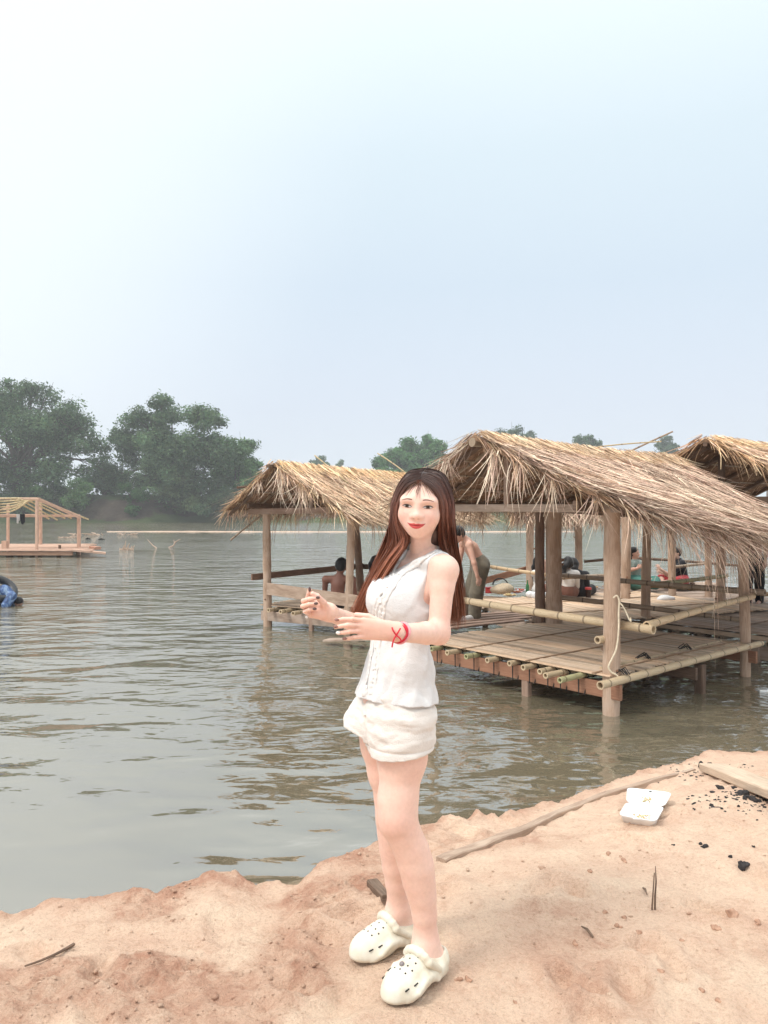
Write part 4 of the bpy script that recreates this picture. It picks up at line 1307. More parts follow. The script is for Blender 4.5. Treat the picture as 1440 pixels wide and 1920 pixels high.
MB().bar((U(150, 0).x, fy - .9, zu + .02), (U(204, 0).x, fy - .4, WATER + .16), .5, .09).build('gang_plank', M_NEWW, fr)
MB().bar((U(160, 0).x, fy + .8, zu + .06), (U(176, 0).x, fy + .5, zu + .03), .3, .12, c=(.75, .6, .55)).build('gang_plank', M_NEWW, fr)
MB().bar(U(10, 1030, .5), U(10, 1014, .5), .25, .25, up=(0, 1, 0)).build('short_post', M_NEWW, fr)
MB().bar(U(112, 1032, .5), U(112, 1022, .5), .1, .1, up=(0, 1, 0)).build('short_post', M_DARKW, fr)
# ================================================================ modelling people: signed-distance surfaces
class SDF:
    def __init__(s): s.p = []
    def cone(s, a, b, ra, rb=None, k=.02, sub=False, flat=None):
        s.p.append(('c', np.array(a, float), np.array(b, float), ra, ra if rb is None else rb, k, sub, flat)); return s
    def chain(s, pts, rads, k=.02, flat=None):
        for i in range(len(pts) - 1): s.cone(pts[i], pts[i + 1], rads[i], rads[i + 1], k, flat=flat)
        return s
    def ell(s, c, r, rot=None, k=.02, sub=False):
        r = np.array(r if hasattr(r, '__len__') else (r, r, r), float)
        s.p.append(('e', np.array(c, float), r, None if rot is None else np.array(rot, float), k, sub)); return s
    def loft(s, frame, zs, cx, cy, ha, hb, k=.02, power=2.0, sub=False, grow=0.0):
        """stack of (super)ellipses; frame = (L, Fw) horizontal unit vectors; zs ascending"""
        L_, F_ = np.array(frame[0], float), np.array(frame[1], float)
        s.p.append(('l', L_, F_, np.array(zs, float), np.array(cx, float), np.array(cy, float), np.array(ha, float) + grow, np.array(hb, float) + grow, k, power, sub)); return s
    def plane(s, p, n):
        """keeps the side the normal points away from"""
        s.p.append(('p', np.array(p, float), np.array(n, float) / np.linalg.norm(n), .0, True)); return s
    def func(s, lo, hi, fn):
        s.p.append(('f', np.array(lo, float), np.array(hi, float), fn)); return s
    @staticmethod
    def _interp(z, zs, v):
        # smooth (Catmull-Rom like) interpolation of section values
        i = np.clip(np.searchsorted(zs, z) - 1, 0, len(zs) - 2)
        t = np.clip((z - zs[i]) / (zs[i + 1] - zs[i]), 0, 1)
        m = np.gradient(v, zs)
        h = zs[i + 1] - zs[i]
        t2, t3 = t * t, t * t * t
        return (2 * t3 - 3 * t2 + 1) * v[i] + (t3 - 2 * t2 + t) * h * m[i] + (-2 * t3 + 3 * t2) * v[i + 1] + (t3 - t2) * h * m[i + 1]
    def _d(s, p, P):
        if p[0] == 'c':
            _, a, b, ra, rb, k, sub, flat = p
            ba = b - a
            L2 = max(float(ba @ ba), 1e-12)
            w = P - a
            t = np.clip((w @ ba) / L2, 0, 1)
            w = w - t[..., None] * ba
            if flat is not None:
                n, f = np.array(flat[0], float), flat[1]
                q = w @ n
                w = w + (q * (1 / f - 1))[..., None] * n
                d = np.sqrt((w * w).sum(-1)) - (ra + (rb - ra) * t)
                return d * min(1, f) if f < 1 else d
            return np.sqrt((w * w).sum(-1)) - (ra + (rb - ra) * t)
        if p[0] == 'e':
            _, c, r, rot, k, sub = p
            w = P - c
            if rot is not None: w = w @ rot            # rows of rot^T: columns are the local axes
            k0 = np.sqrt(((w / r) ** 2).sum(-1))
            k1 = np.sqrt(((w / (r * r)) ** 2).sum(-1))
            return k0 * (k0 - 1) / np.maximum(k1, 1e-6)
        if p[0] == 'l':
            _, L_, F_, zs, cx, cy, ha, hb, k, pw, sub = p
            z = P[..., 2]
            zc = np.clip(z, zs[0], zs[-1])
            x = P[..., 0] - s._interp(zc, zs, cx)
            y = P[..., 1] - s._interp(zc, zs, cy)
            u = x * L_[0] + y * L_[1]
            v = x * F_[0] + y * F_[1]
            a, b = s._interp(zc, zs, ha), s._interp(zc, zs, hb)
            q = (np.abs(u / a) ** pw + np.abs(v / b) ** pw) ** (1 / pw)
            d = (q - 1) * np.minimum(a, b)
            dz = np.maximum(z - zs[-1], zs[0] - z)
            return np.where(dz > 0, np.sqrt(np.maximum(d, 0) ** 2 + dz ** 2), np.maximum(d, dz))
        if p[0] == 'p':
            return (P - p[1]) @ p[2]
        if p[0] in 'fx':
            return p[3](P)
    def _box(s, p):
        if p[0] == 'c':
            r = max(p[3], p[4]) * (max(1, p[7][1]) if p[7] is not None else 1)
            return np.minimum(p[1], p[2]) - r, np.maximum(p[1], p[2]) + r
        if p[0] == 'e':
            R_ = p[2].max()
            return p[1] - R_, p[1] + R_
        if p[0] == 'l':
            m = max(p[6].max(), p[7].max())
            return np.array([p[4].min() - m, p[5].min() - m, p[3][0]]), np.array([p[4].max() + m, p[5].max() + m, p[3][-1]])
        if p[0] in 'fx': return p[1], p[2]
        return None
    def _mode(s, p):
        if p[0] == 'c': return p[5], p[6]
        if p[0] == 'e': return p[4], p[5]
        if p[0] == 'l': return p[8], p[10]
        if p[0] == 'p': return p[3], p[4]
        if p[0] == 'x': return p[4], True
        return 0, None
    @staticmethod
    def _comb(cur, d, k, sub):
        if sub:
            d = -d if sub != 'cut' else d
            if k > 0:
                h = np.maximum(k - np.abs(cur - d), 0) / k
                return np.maximum(cur, d) + h * h * k * .25
            return np.maximum(cur, d)
        if k > 0:
            h = np.maximum(k - np.abs(cur - d), 0) / k
            return np.minimum(cur, d) - h * h * k * .25
        return np.minimum(cur, d)
    def eval(s, P):
        cur = np.full(P.shape[:-1], 1.0)
        for p in s.p:
            d = s._d(p, P)
            k, sub = s._mode(p)
            if p[0] == 'f': cur = cur + d
            elif p[0] == 'p': cur = np.maximum(cur, d)
            else: cur = s._comb(cur, d, k, sub)
        return cur
    def surf(s, h, lo=None, hi=None, smooth=1):
        """polygonise with surface nets at cell size h -> V, F"""
        bx = [s._box(p) for p in s.p if p[0] in 'cel' and not s._mode(p)[1]]
        lo0 = np.min([b[0] for b in bx], 0) - 3 * h
        hi0 = np.max([b[1] for b in bx], 0) + 3 * h
        if lo is not None: lo0 = np.maximum(lo0, lo)
        if hi is not None: hi0 = np.minimum(hi0, hi)
        n = np.ceil((hi0 - lo0) / h).astype(int) + 2
        vol = np.full(n, 1.0, dtype=np.float32)
        ax = [lo0[i] + h * np.arange(n[i]) for i in range(3)]
        for p in s.p:
            b = s._box(p)
            k, sub = s._mode(p)
            if b is None: sl = tuple(slice(0, n[i]) for i in range(3))
            else:
                m = (k or 0) + 3 * h
                i0 = np.clip(np.floor((b[0] - m - lo0) / h).astype(int), 0, n)
                i1 = np.clip(np.ceil((b[1] + m - lo0) / h).astype(int) + 1, 0, n)
                if (i1 <= i0).any(): continue
                sl = tuple(slice(i0[i], i1[i]) for i in range(3))
            P = np.stack(np.meshgrid(ax[0][sl[0]], ax[1][sl[1]], ax[2][sl[2]], indexing='ij'), -1)
            d = s._d(p, P)
            cur = vol[sl]
            if p[0] == 'f': vol[sl] = cur + d
            elif p[0] == 'p': vol[sl] = np.maximum(cur, d)
            else: vol[sl] = s._comb(cur, d, k, sub)
        return surface_nets(vol, lo0, h, smooth)
def surface_nets(vol, org, h, smooth=1):
    nx, ny, nz = vol.shape
    s = vol < 0
    cnt = np.zeros((nx - 1, ny - 1, nz - 1), dtype=np.int8)
    for i in (0, 1):
        for j in (0, 1):
            for k in (0, 1):
                cnt += s[i:nx - 1 + i, j:ny - 1 + j, k:nz - 1 + k]
    mask = (cnt > 0) & (cnt < 8)
    idx = np.full(mask.shape, -1, dtype=np.int64)
    I = np.argwhere(mask)
    idx[mask] = np.arange(len(I))
    acc = np.zeros((len(I), 3))
    num = np.zeros((len(I), 1))
    cor = [(i, j, k) for i in (0, 1) for j in (0, 1) for k in (0, 1)]
    for a in cor:
        for b in cor:
            if sum(abs(a[q] - b[q]) for q in range(3)) == 1 and a < b:
                va = vol[I[:, 0] + a[0], I[:, 1] + a[1], I[:, 2] + a[2]]
                vb = vol[I[:, 0] + b[0], I[:, 1] + b[1], I[:, 2] + b[2]]
                cr = (va < 0) != (vb < 0)
                t = np.where(cr, va / np.where(cr, va - vb, 1), 0)
                p = np.array(a)[None] + t[:, None] * (np.array(b) - np.array(a))[None]
                acc += np.where(cr[:, None], p, 0)
                num += cr[:, None]
    V = np.asarray(org) + h * (I + acc / np.maximum(num, 1))
    Fs = []
    for axis in range(3):
        a0 = [slice(1, None) if q != axis else slice(None) for q in range(3)]
        sh = [slice(None)] * 3
        lo_, hi_ = list(sh), list(sh)
        lo_[axis], hi_[axis] = slice(0, -1), slice(1, None)
        s0, s1 = s[tuple(lo_)], s[tuple(hi_)]
        E = np.argwhere(s0 != s1)
        if not len(E): continue
        u, v = [q for q in range(3) if q != axis]
        ok = (E[:, u] > 0) & (E[:, v] > 0) & (E[:, u] < vol.shape[u] - 1) & (E[:, v] < vol.shape[v] - 1)
        E = E[ok]
        def cell(du, dv):
            c = E.copy()
            c[:, u] += du
            c[:, v] += dv
            return idx[c[:, 0], c[:, 1], c[:, 2]]
        q = np.stack([cell(-1, -1), cell(0, -1), cell(0, 0), cell(-1, 0)], 1)
        inside_first = s0[E[:, 0], E[:, 1], E[:, 2]]
        flip = ~inside_first if axis != 1 else inside_first
        q[flip] = q[flip][:, ::-1]
        Fs.append(q[(q >= 0).all(1)])
    Fc = np.concatenate(Fs)
    for _ in range(smooth):
        S = np.zeros_like(V)
        c = np.zeros((len(V), 1))
        for a, b in ((0, 1), (1, 2), (2, 3), (3, 0)):
            np.add.at(S, Fc[:, a], V[Fc[:, b]])
            np.add.at(c, Fc[:, a], 1)
        V = V * .4 + .6 * S / np.maximum(c, 1)
    return V, Fc
def join(parts):
    Vs, Fs, Cs, b = [], [], [], 0
    for V, Fc, C in parts:
        Vs.append(V); Fs.append(np.asarray(Fc) + b)
        Cs.append(C if np.ndim(C) == 2 else np.tile(np.array(C, float), (len(V), 1)))
        b += len(V)
    if len({f.shape[1] for f in Fs}) == 1: return np.concatenate(Vs), np.concatenate(Fs), np.concatenate(Cs)
    return np.concatenate(Vs), Fs, np.concatenate(Cs)
def strips(paths, widths, normal_from, cols, closed=False):
    """hair as narrow ribbons: paths (n, m, 3); widths (n,) ; each ribbon faces away from normal_from(paths) -> V,F,C"""
    n, m, _ = paths.shape
    T = np.gradient(paths, axis=1)
    T /= np.maximum(np.linalg.norm(T, axis=2)[..., None], 1e-9)
    N = normal_from
    S = np.cross(T, N)
    S /= np.maximum(np.linalg.norm(S, axis=2)[..., None], 1e-9)
    prof = np.interp(np.linspace(0, 1, m), [0, .1, .75, 1], [.8, 1, .9, .15])[None, :, None]
    W = widths[:, None, None] * prof * .5
    V = np.stack([paths - S * W, paths + S * W], 2).reshape(n * m * 2, 3)
    b = (np.arange(n) * m * 2)[:, None] + 2 * np.arange(m - 1)[None]
    Fc = np.stack([b, b + 1, b + 3, b + 2], -1).reshape(-1, 4)
    C = np.repeat(cols.reshape(n * m, 3), 2, 0)
    return V, Fc, C
def cr_path(keys, m):
    """keys (n, k, 3) -> smooth paths (n, m, 3)"""
    n, k, _ = keys.shape
    u = np.linspace(0, k - 1, m)
    i = np.clip(np.floor(u).astype(int), 0, k - 2)
    t = (u - i)[None, :, None]
    p0, p1, p2, p3 = keys[:, np.maximum(i - 1, 0)], keys[:, i], keys[:, i + 1], keys[:, np.minimum(i + 2, k - 1)]
    return .5 * (2 * p1 + (p2 - p0) * t + (2 * p0 - 5 * p1 + 4 * p2 - p3) * t ** 2 + (3 * p1 - p0 - 3 * p2 + p3) * t ** 3)

def skin_mat(name, tint=(1, 1, 1), rough=.5):
    k = NT(name)
    n = k.noise(k.coord('Object'), 90, 3)
    c = k.mix(k.vcol(), k.ramp(n, (.3, (.95, .93, .92)), (.7, (1.03, 1.02, 1.02))), 1.0, 'MULTIPLY')
    c = k.mix(c, k.ramp(k.noise(k.coord('Object'), 9, 4), (.35, (.97, .90, .88)), (.65, (1.02, 1.02, 1.02))), .8, 'MULTIPLY')
    k.set(c, rough, k.bump(n, .08, .002), .35)
    k.p.inputs['Subsurface Weight'].default_value = 0.12
    k.p.inputs['Subsurface Radius'].default_value = (.010, .004, .002)
    k.p.inputs['Subsurface Scale'].default_value = 1.0
    return k.m
M_SKIN = skin_mat('skin')
M_HAIR = vc_mat('hair', .42, .5, .2, 120)
def cloth_mat(name, color, rough=.85, weave=420, var=.08, bump=.25, fold=.0):
    k = NT(name)
    oc = k.coord('Object')
    w = k.noise(oc, weave, 2)
    b = k.noise(oc, 14, 4)
    c = k.ramp(b, (.3, tuple(x * (1 - var) for x in color)), (.7, tuple(min(1, x * (1 + var * .5)) for x in color)))
    c = k.mix(c, k.vcol(), 1.0, 'MULTIPLY')
    h = k.math('ADD', k.math('MULTIPLY', w, .35), b)
    return k.set(c, rough, k.bump(h, bump, .006), .2, Sheen_Weight=.15)
# ================================================================ the standing woman
A3 = lambda v: np.array(v, float)
wa = lambda px, py, d: A3(at(px, py, d))
LF, FW = A3((.66, -.75, 0)), A3((-.75, -.66, 0))
LF /= np.linalg.norm(LF); FW = A3((LF[1], -LF[0], 0))
zpx = lambda py, d=2.5: CAM_Z + (HOR - py) / F * d
wom = empty('person', (.06, 2.5, float(sand_h(np.array([.06]), np.array([2.5]))[0])), 'long-haired woman in white sleeveless blouse, white shorts and clogs standing on the sand', 'woman')
SK = A3((.83, .585, .485))

# ---- head frame: FX viewer's right, FY out of the face, FZ up
HC = wa(790.5, 948, 2.47)
FY = A3((-.20, -.975, -.06)); FY /= np.linalg.norm(FY)
FZ = A3((.055, -.04, 1.0)); FZ -= FY * (FZ @ FY); FZ /= np.linalg.norm(FZ)
FX = np.cross(FZ, FY) * -1
FX = FX if FX[0] > 0 else -FX
HM = np.stack([FX, FY, FZ], 1)
H = lambda x, y, z: HC + HM @ A3((x, y, z))
hd = SDF()
E = lambda s, c, r, k=.02, sub=False: s.ell(H(*c), r, HM, k, sub)
E(hd, (0, -.018, .030), (.072, .092, .080))
E(hd, (0, .018, -.014), (.0630, .072, .077), .03)
E(hd, (0, .038, -.054), (.042, .045, .039), .03)
E(hd, (0, .064, -.079), (.019, .018, .0155), .026)
for s in (-1, 1):
    E(hd, (s * .034, .049, -.028), (.0285, .029, .027), .024)
    E(hd, (s * .070, -.004, -.014), (.008, .017, .030), .008)
    E(hd, (s * .030, .066, .018), (.026, .021, .013), .024)
hd.cone(H(0, .079, .004), H(0, .0955, -.024), .0078, .0105, .018)
E(hd, (0, .0985, -.0275), (.0120, .0100, .0088), .008)
for s in (-1, 1): E(hd, (s * .0130, .0895, -.0300), (.0085, .0100, .0072), .008)
for s in (-1, 1): E(hd, (s * .0325, .103, .0), (.020, .019, .0090), .016, True)
E(hd, (0, .070, -.055), (.032, .021, .021), .018)
E(hd, (0, .0875, -.0540), (.0225, .0060, .0046), .006)
E(hd, (0, .0865, -.0620), (.0190, .0070, .0056), .006)
E(hd, (0, .0980, -.0578), (.0235, .0075, .0007), .002, True)
neck0, neck1 = wa(797, 1052, 2.545), H(0, -.012, -.06)
hd.cone(neck0, neck1, .048, .044, .022)
def loc_head(P): return (P - HC) @ HM
def face_color(V):
    q = loc_head(V)
    x, y, z = q[:, 0], q[:, 1], q[:, 2]
    C = np.tile(SK, (len(V), 1))
    front = sm01(y, .03, .07)
    bl = np.exp(-(((np.abs(x) - .042) / .020) ** 2 + ((z + .036) / .020) ** 2)) * front
    C = C * (1 - bl[:, None] * .30) + A3((.83, .42, .37)) * bl[:, None] * .30
    u = np.clip(1 - (x / .0280) ** 2, 0, 1)
    zu = -.0500 - .0012 * u + .0012 * np.exp(-((np.abs(x) - .006) / .005) ** 2) - .0006 * np.exp(-(x / .003) ** 2)
    zl = -.0500 - .0172 * u ** .9
    m = sm01(zu - z, -.0006, .0006) * sm01(z - zl, -.0006, .0006) * (np.abs(x) < .0280) * (y > .055)
    C = C * (1 - m[:, None]) + A3((.58, .085, .085)) * m[:, None]
    zm = -.0500 - .0078 * u
    ml = np.exp(-((z - zm) / .0011) ** 2) * (np.abs(x) < .0290) * (y > .055)
    C = C * (1 - .7 * ml[:, None]) + A3((.20, .02, .025)) * .7 * ml[:, None]  # shade of the lip parting painted as a dark line
    sc = np.maximum(sm01(z, .078, .088), sm01(z, .050, .062) * (1 - sm01(y, .035, .055)))[:, None]
    C = C * (1 - sc) + A3((.034, .018, .015)) * sc            # scalp under the hair roots
    for s in (-1, 1):                                     # nostrils: shade of the openings painted on, none cut
        nm = np.exp(-(((x - s * .0075) / .0032) ** 2 + ((z + .0358) / .0015) ** 2)) * (y > .08)
        C = C * (1 - .55 * nm[:, None]) + A3((.25, .09, .07)) * .55 * nm[:, None]
    return C
def face_y(x, z):
    x, z = np.atleast_1d(x).astype(float), np.atleast_1d(z).astype(float)
    ys = np.linspace(.135, .02, 231)
    P = HC + x[:, None, None] * FX + ys[None, :, None] * FY + z[:, None, None] * FZ
    d = hd.eval(P)
    i = np.argmax(d < 0, axis=1)
    return ys[i]
def on_face(x, z, up=.0006):
    y = face_y(x, z) + up
    return HC + np.atleast_1d(x)[:, None] * FX + y[:, None] * FY + np.atleast_1d(z)[:, None] * FZ
Vh, Fh = hd.surf(.0017, smooth=2)
Ch = face_color(Vh)

# ---- body
tl = [  # photo row, photo column of the centre, depth, half breadth, half depth
    (1040, 797, 2.550, .070, .052), (1052, 792, 2.548, .112, .062), (1066, 785, 2.545, .128, .075), (1100, 772, 2.535, .128, .090),
    (1130, 762, 2.528, .116, .092), (1165, 755, 2.520, .104, .082), (1205, 750, 2.512, .097, .076), (1250, 747, 2.505, .108, .082),
    (1310, 743, 2.498, .126, .092), (1350, 741, 2.495, .138, .099), (1385, 738, 2.495, .130, .098)]
tl = tl[::-1]
tz = [zpx(r[0], r[2]) for r in tl]
tx = [(r[1] - 720) / F * r[2] for r in tl]
ty = [r[2] for r in tl]
ta, tb = [r[3] for r in tl], [r[4] for r in tl]
shL, elL, wrL = wa(832, 1067, 2.415), wa(822, 1187, 2.375), wa(747, 1187, 2.200)
shR, elR, wrR = wa(736, 1066, 2.655), wa(722, 1190, 2.640), wa(618, 1150, 2.450)
bd = SDF()
bd.loft((LF, FW), tz, tx, ty, ta, tb, .02)
bd.cone(neck0, wa(795, 1015, 2.52), .048, .045, .03)
bd.cone(wa(797, 1046, 2.55), shL, .040, .040, .03)
bd.cone(wa(795, 1046, 2.55), shR, .040, .040, .03)
bd.cone(wa(815, 1052, 2.40), wa(757, 1060, 2.52), .008, .008, .02)       # collar bones
for c in ((shL, elL, wrL), (shR, elR, wrR)):
    sh, el, wr = c
    bd.cone(sh + A3((0, 0, -.004)), sh * .72 + el * .28, .0425, .0375, .03)
    bd.cone(sh * .72 + el * .28, el, .0368, .0322, .01)
    m = el * .68 + wr * .32
    bd.cone(el, m, .0345, .0335, .02)
    bd.cone(m, wr, .0335, .0245, .01)
def pts(*q): return [wa(px, py, d) for px, py, d, rr in q], [rr for *_, rr in q]
nl = ((750, 1345, 2.465, .100), (754, 1418, 2.445, .0745), (746, 1500, 2.425, .058), (747, 1540, 2.42, .0545), (761, 1572, 2.43, .0480), (773, 1598, 2.44, .0485), (781, 1625, 2.448, .0490), (786, 1655, 2.455, .0445), (792, 1683, 2.46, .0380), (796, 1715, 2.465, .0335), (798, 1750, 2.472, .0325), (800, 1772, 2.475, .034))
fl = ((718, 1340, 2.585, .095), (718, 1395, 2.590, .070), (727, 1447, 2.595, .062), (736, 1500, 2.60, .0545), (737, 1536, 2.60, .052), (738, 1566, 2.61, .047), (740, 1593, 2.618, .044), (743, 1624, 2.625, .041), (745, 1655, 2.635, .0345), (747, 1683, 2.645, .031), (750, 1705, 2.655, .0325))
bd.chain(*pts(*nl), k=.03)
bd.chain(*pts(*fl), k=.03)
bd.ell(wa(741, 1534, 2.385), (.030, .025, .034), None, .03)
bd.ell(wa(729, 1532, 2.565), (.028, .024, .032), None, .03)
# feet inside the clogs
footN = (A3(on(830, 1810, 0)), A3(on(724, 1881, 0)))
footF = (A3(on(781, 1752, 0)), A3(on(670, 1797, 0)))
for (h0, t0), an in ((footN, wa(800, 1772, 2.475)), (footF, wa(750, 1705, 2.655))):
    u = (t0 - h0) / np.linalg.norm(t0 - h0)
    heel = h0 + u * .045 + A3((0, 0, .048))
    bd.cone(an, heel, .033, .033, .03)
    bd.cone(an + u * .012, h0 + u * .145 + A3((0, 0, .050)), .034, .030, .03)
    bd.cone(heel, h0 + u * .145 + A3((0, 0, .045)), .030, .034, .02)
Vb, Fb = bd.surf(.0034, smooth=2)
def limb_color(V, base=SK):
    C = np.tile(base, (len(V), 1))
    for p, rr in ((wa(746, 1540, 2.37), .05), (wa(733, 1538, 2.55), .05), (elL, .05)):
        w = np.exp(-((V - p) ** 2).sum(1) / rr ** 2)[:, None] * .25
        C = C * (1 - w) + A3((.78, .43, .35)) * w
    return C
Cb = limb_color(Vb)

# ---- hands
def finger(s, pts_, r0=.0072, r1=.0052, k=.004):
    n = len(pts_)
    for i in range(n - 1):
        s.cone(pts_[i], pts_[i + 1], r0 + (r1 - r0) * i / (n - 1), r0 + (r1 - r0) * (i + 1) / (n - 1), k if i == 0 else .002)
hl = SDF()                                              # left hand, back to the camera, fingers level
m = elL * .12 + wrL * .88
hl.cone(m, wrL, .0268, .0245, .01)
kn = [(682, 1164, 2.176), (675, 1173, 2.170), (676, 1183, 2.172), (684, 1193, 2.178)]
for px, py, d in kn:
    hl.cone(wrL + A3((-.006, -.004, (1187 - py) * .0006)), wa(px, py, d), .0175, .0098, .012, flat=((.25, -.97, 0), .72))
tips = [((660, 1161, 2.158), (644, 1161, 2.160), (631, 1163, 2.168)), ((652, 1172, 2.150), (640, 1174, 2.152), (629, 1176, 2.160)),
        ((655, 1184, 2.152), (645, 1186, 2.155), (634, 1187, 2.163)), ((664, 1195, 2.160), (655, 1197, 2.164), (646, 1198, 2.170))]
for i, (k0, tp) in enumerate(zip(kn, tips)):
    finger(hl, [wa(*k0)] + [wa(*q) for q in tp], .0073 if i < 3 else .0064, .0053 if i < 3 else .0047)
finger(hl, [wrL + A3((-.012, .010, .014)), wa(712, 1167, 2.205), wa(690, 1156, 2.215), wa(668, 1153, 2.222)], .0120, .0075, .012)
Vl, Fl_ = hl.surf(.0013, smooth=1)
hr = SDF()                                              # right hand, palm to the camera, fingers curled, one raised
m = elR * .15 + wrR * .85
hr.cone(m, wrR, .0268, .0245, .01)
for px, py, d in ((586, 1126, 2.450), (578, 1133, 2.452), (577, 1142, 2.450), (583, 1152, 2.445)):
    hr.cone(wrR + A3((-.004, 0, (1150 - py) * .0004)), wa(px, py, d), .0205, .0115, .014, flat=((.1, -.99, 0), .8))
hr.ell(wa(597, 1151, 2.428), (.020, .012, .016), None, .012)
finger(hr, [wa(586, 1127, 2.448), wa(577, 1121, 2.425), wa(579, 1112, 2.412), wa(580.5, 1106, 2.408)], .0082, .0062)
finger(hr, [wa(578, 1132, 2.450), wa(568.5, 1127, 2.418), wa(580, 1123, 2.396), wa(594, 1121, 2.396)], .0082, .0062)
finger(hr, [wa(576, 1141, 2.448), wa(567.5, 1137, 2.412), wa(579, 1133, 2.392), wa(591, 1132, 2.394)], .0080, .0060)
finger(hr, [wa(581, 1151, 2.444), wa(571.5, 1147, 2.414), wa(580, 1143, 2.396), wa(589, 1142, 2.398)], .0070, .0054)
finger(hr, [wrR + A3((-.012, -.012, .014)), wa(606, 1130, 2.415), wa(595, 1118, 2.400), wa(586, 1113, 2.396)], .0125, .0072, .012)
Vr, Fr_ = hr.surf(.0013, smooth=1)
hc = lambda V: np.tile(SK * A3((1.0, .95, .93)), (len(V), 1))
V, Fc, C = join([(Vh, Fh, Ch), (Vb, Fb, Cb), (Vl, Fl_, hc(Vl)), (Vr, Fr_, hc(Vr))])
body = mesh_np('body', V, Fc, M_SKIN, wom, col=C)
M_NAIL = plain_mat('nail_polish', (.10, .055, .05), .2, spec=.6)
M_NAILB = plain_mat('brown_nail_polish', (.30, .15, .12), .2, spec=.6)
M_PEARL = plain_mat('pearl', (.85, .82, .78), .15, spec=.7)
def small_ell(name, c, r, mat, parent, rot=None, h=None):
    s = SDF().ell(c, r, rot)
    V, Fc = s.surf(h or min(r) * .35, smooth=0)
    return mesh_np(name, V, Fc, mat, parent)
for px, py, d, ax in ((631.5, 1162, 2.158, 0), (629.5, 1175, 2.151, 0), (646, 1197.5, 2.161, 0), (580.5, 1105, 2.400, 1), (596, 1120.5, 2.388, 0), (592.5, 1131.5, 2.386, 0), (590, 1141.5, 2.391, 0)):
    small_ell('nail', wa(px, py, d), (.0068, .0032, .0046) if ax == 0 else (.0045, .0032, .0085), M_NAILB if px > 629 else M_NAIL, body)
small_ell('nail', wa(634, 1186.5, 2.153), (.0068, .0034, .0050), M_PEARL, body)
small_ell('ring', wa(575, 1157, 2.425), (.0048, .004, .0048), M_PEARL, body)
small_ell('earring', H(.070, .016, -.034), (.0036, .0036, .0042), M_PEARL, body)

# ---- eyes and brows, laid into the face
M_EYEW = plain_mat('eye_white', (.72, .67, .65), .25, .03)
M_IRIS = plain_mat('iris', (.022, .013, .010), .12, spec=.7)
M_LASH = plain_mat('lashes', (.020, .014, .012), .7)
M_BROW = plain_mat('brow_hair', (.20, .105, .08), .8)
def face_patch(name, xz, mat, parent, up):
    """fan patch through outline points (n, 2) laid on the face"""
    xz = A3(xz)
    c = xz.mean(0)
    rings = [xz, c + (xz - c) * .5, c[None]]
    P = np.concatenate([on_face(q[:, 0], q[:, 1], up + .0008 * i) for i, q in enumerate(rings)])
    n = len(xz)
    i = np.arange(n); j = (i + 1) % n
    Q = np.stack([i, j, n + j, n + i], 1)
    T = np.stack([n + i, n + j, np.full(n, 2 * n)], 1)
    return mesh_np(name, P, [Q, T], mat, parent)
def ribbon_face(xz, w, mat, name, parent, up=.001):
    xz = A3(xz); n = len(xz)
    t = np.gradient(xz, axis=0); t /= np.linalg.norm(t, axis=1)[:, None]
    nn = np.stack([-t[:, 1], t[:, 0]], 1)
    w = A3(w)[:, None] * .5
    P = np.concatenate([on_face(*(xz - nn * w).T, up), on_face(*xz.T, up + .0009), on_face(*(xz + nn * w).T, up)])
    i = np.arange(n - 1)
    Fq = np.concatenate([np.stack([i, i + 1, n + i + 1, n + i], 1), np.stack([n + i, n + i + 1, 2 * n + i + 1, 2 * n + i], 1)])
    return mesh_np(name, P, Fq, mat, parent)
for s, cxe in ((-1, -.0325), (1, .0325)):
    t = np.linspace(0, 1, 13)
    xx = np.linspace(-.0148, .0148, 13)
    outer = s                                            # outer corner slightly higher
    zt = .0050 * np.sin(np.pi * t) ** .75 + outer * xx * .06
    zb_ = -.0030 * np.sin(np.pi * t) ** .9 + outer * xx * .06
    ew = face_patch('eye', np.concatenate([np.stack([cxe + xx, zb_], 1), np.stack([cxe + xx[::-1], zt[::-1]], 1)[1:-1]]), M_EYEW, body, .0004)
    a = np.linspace(0, 2 * np.pi, 18, endpoint=False)
    ix, iz = cxe - .0004 + .0062 * np.cos(a), .0006 + .0060 * np.sin(a)
    iz = np.clip(iz, -.0030, .0044)
    face_patch('iris', np.stack([ix, iz], 1), M_IRIS, ew, .0012)
    xl = np.linspace(-.0158, .0158, 15)
    tl_ = np.linspace(0, 1, 15)
    zl_ = .0056 * np.sin(np.pi * tl_) ** .75 + outer * xl * .06
    wdt = .0009 + .0016 * np.sin(np.pi * tl_) + .0010 * (xl * outer > .006)
    ribbon_face(np.stack([cxe + xl, zl_], 1), wdt, M_LASH, 'lashes', ew, .0012)
    ribbon_face(np.stack([cxe + xl[2:-1], -.0034 * np.sin(np.pi * tl_[2:-1]) + outer * xl[2:-1] * .06], 1), np.full(12, .0006), M_BROW, 'lower_lashes', ew, .0009)
    xb = np.linspace(-.017, .017, 14) * 1.0
    zb2 = .0205 + .0032 * (1 - (xb / .017) ** 2) + outer * xb * -.10
    wb = .0036 * np.interp(np.linspace(0, 1, 14) if s > 0 else np.linspace(1, 0, 14), [0, .2, .6, 1], [.7, 1.1, .9, .25])
    ribbon_face(np.stack([cxe + s * .001 + xb, zb2], 1), wb, M_BROW, 'eyebrow', body, .0006)

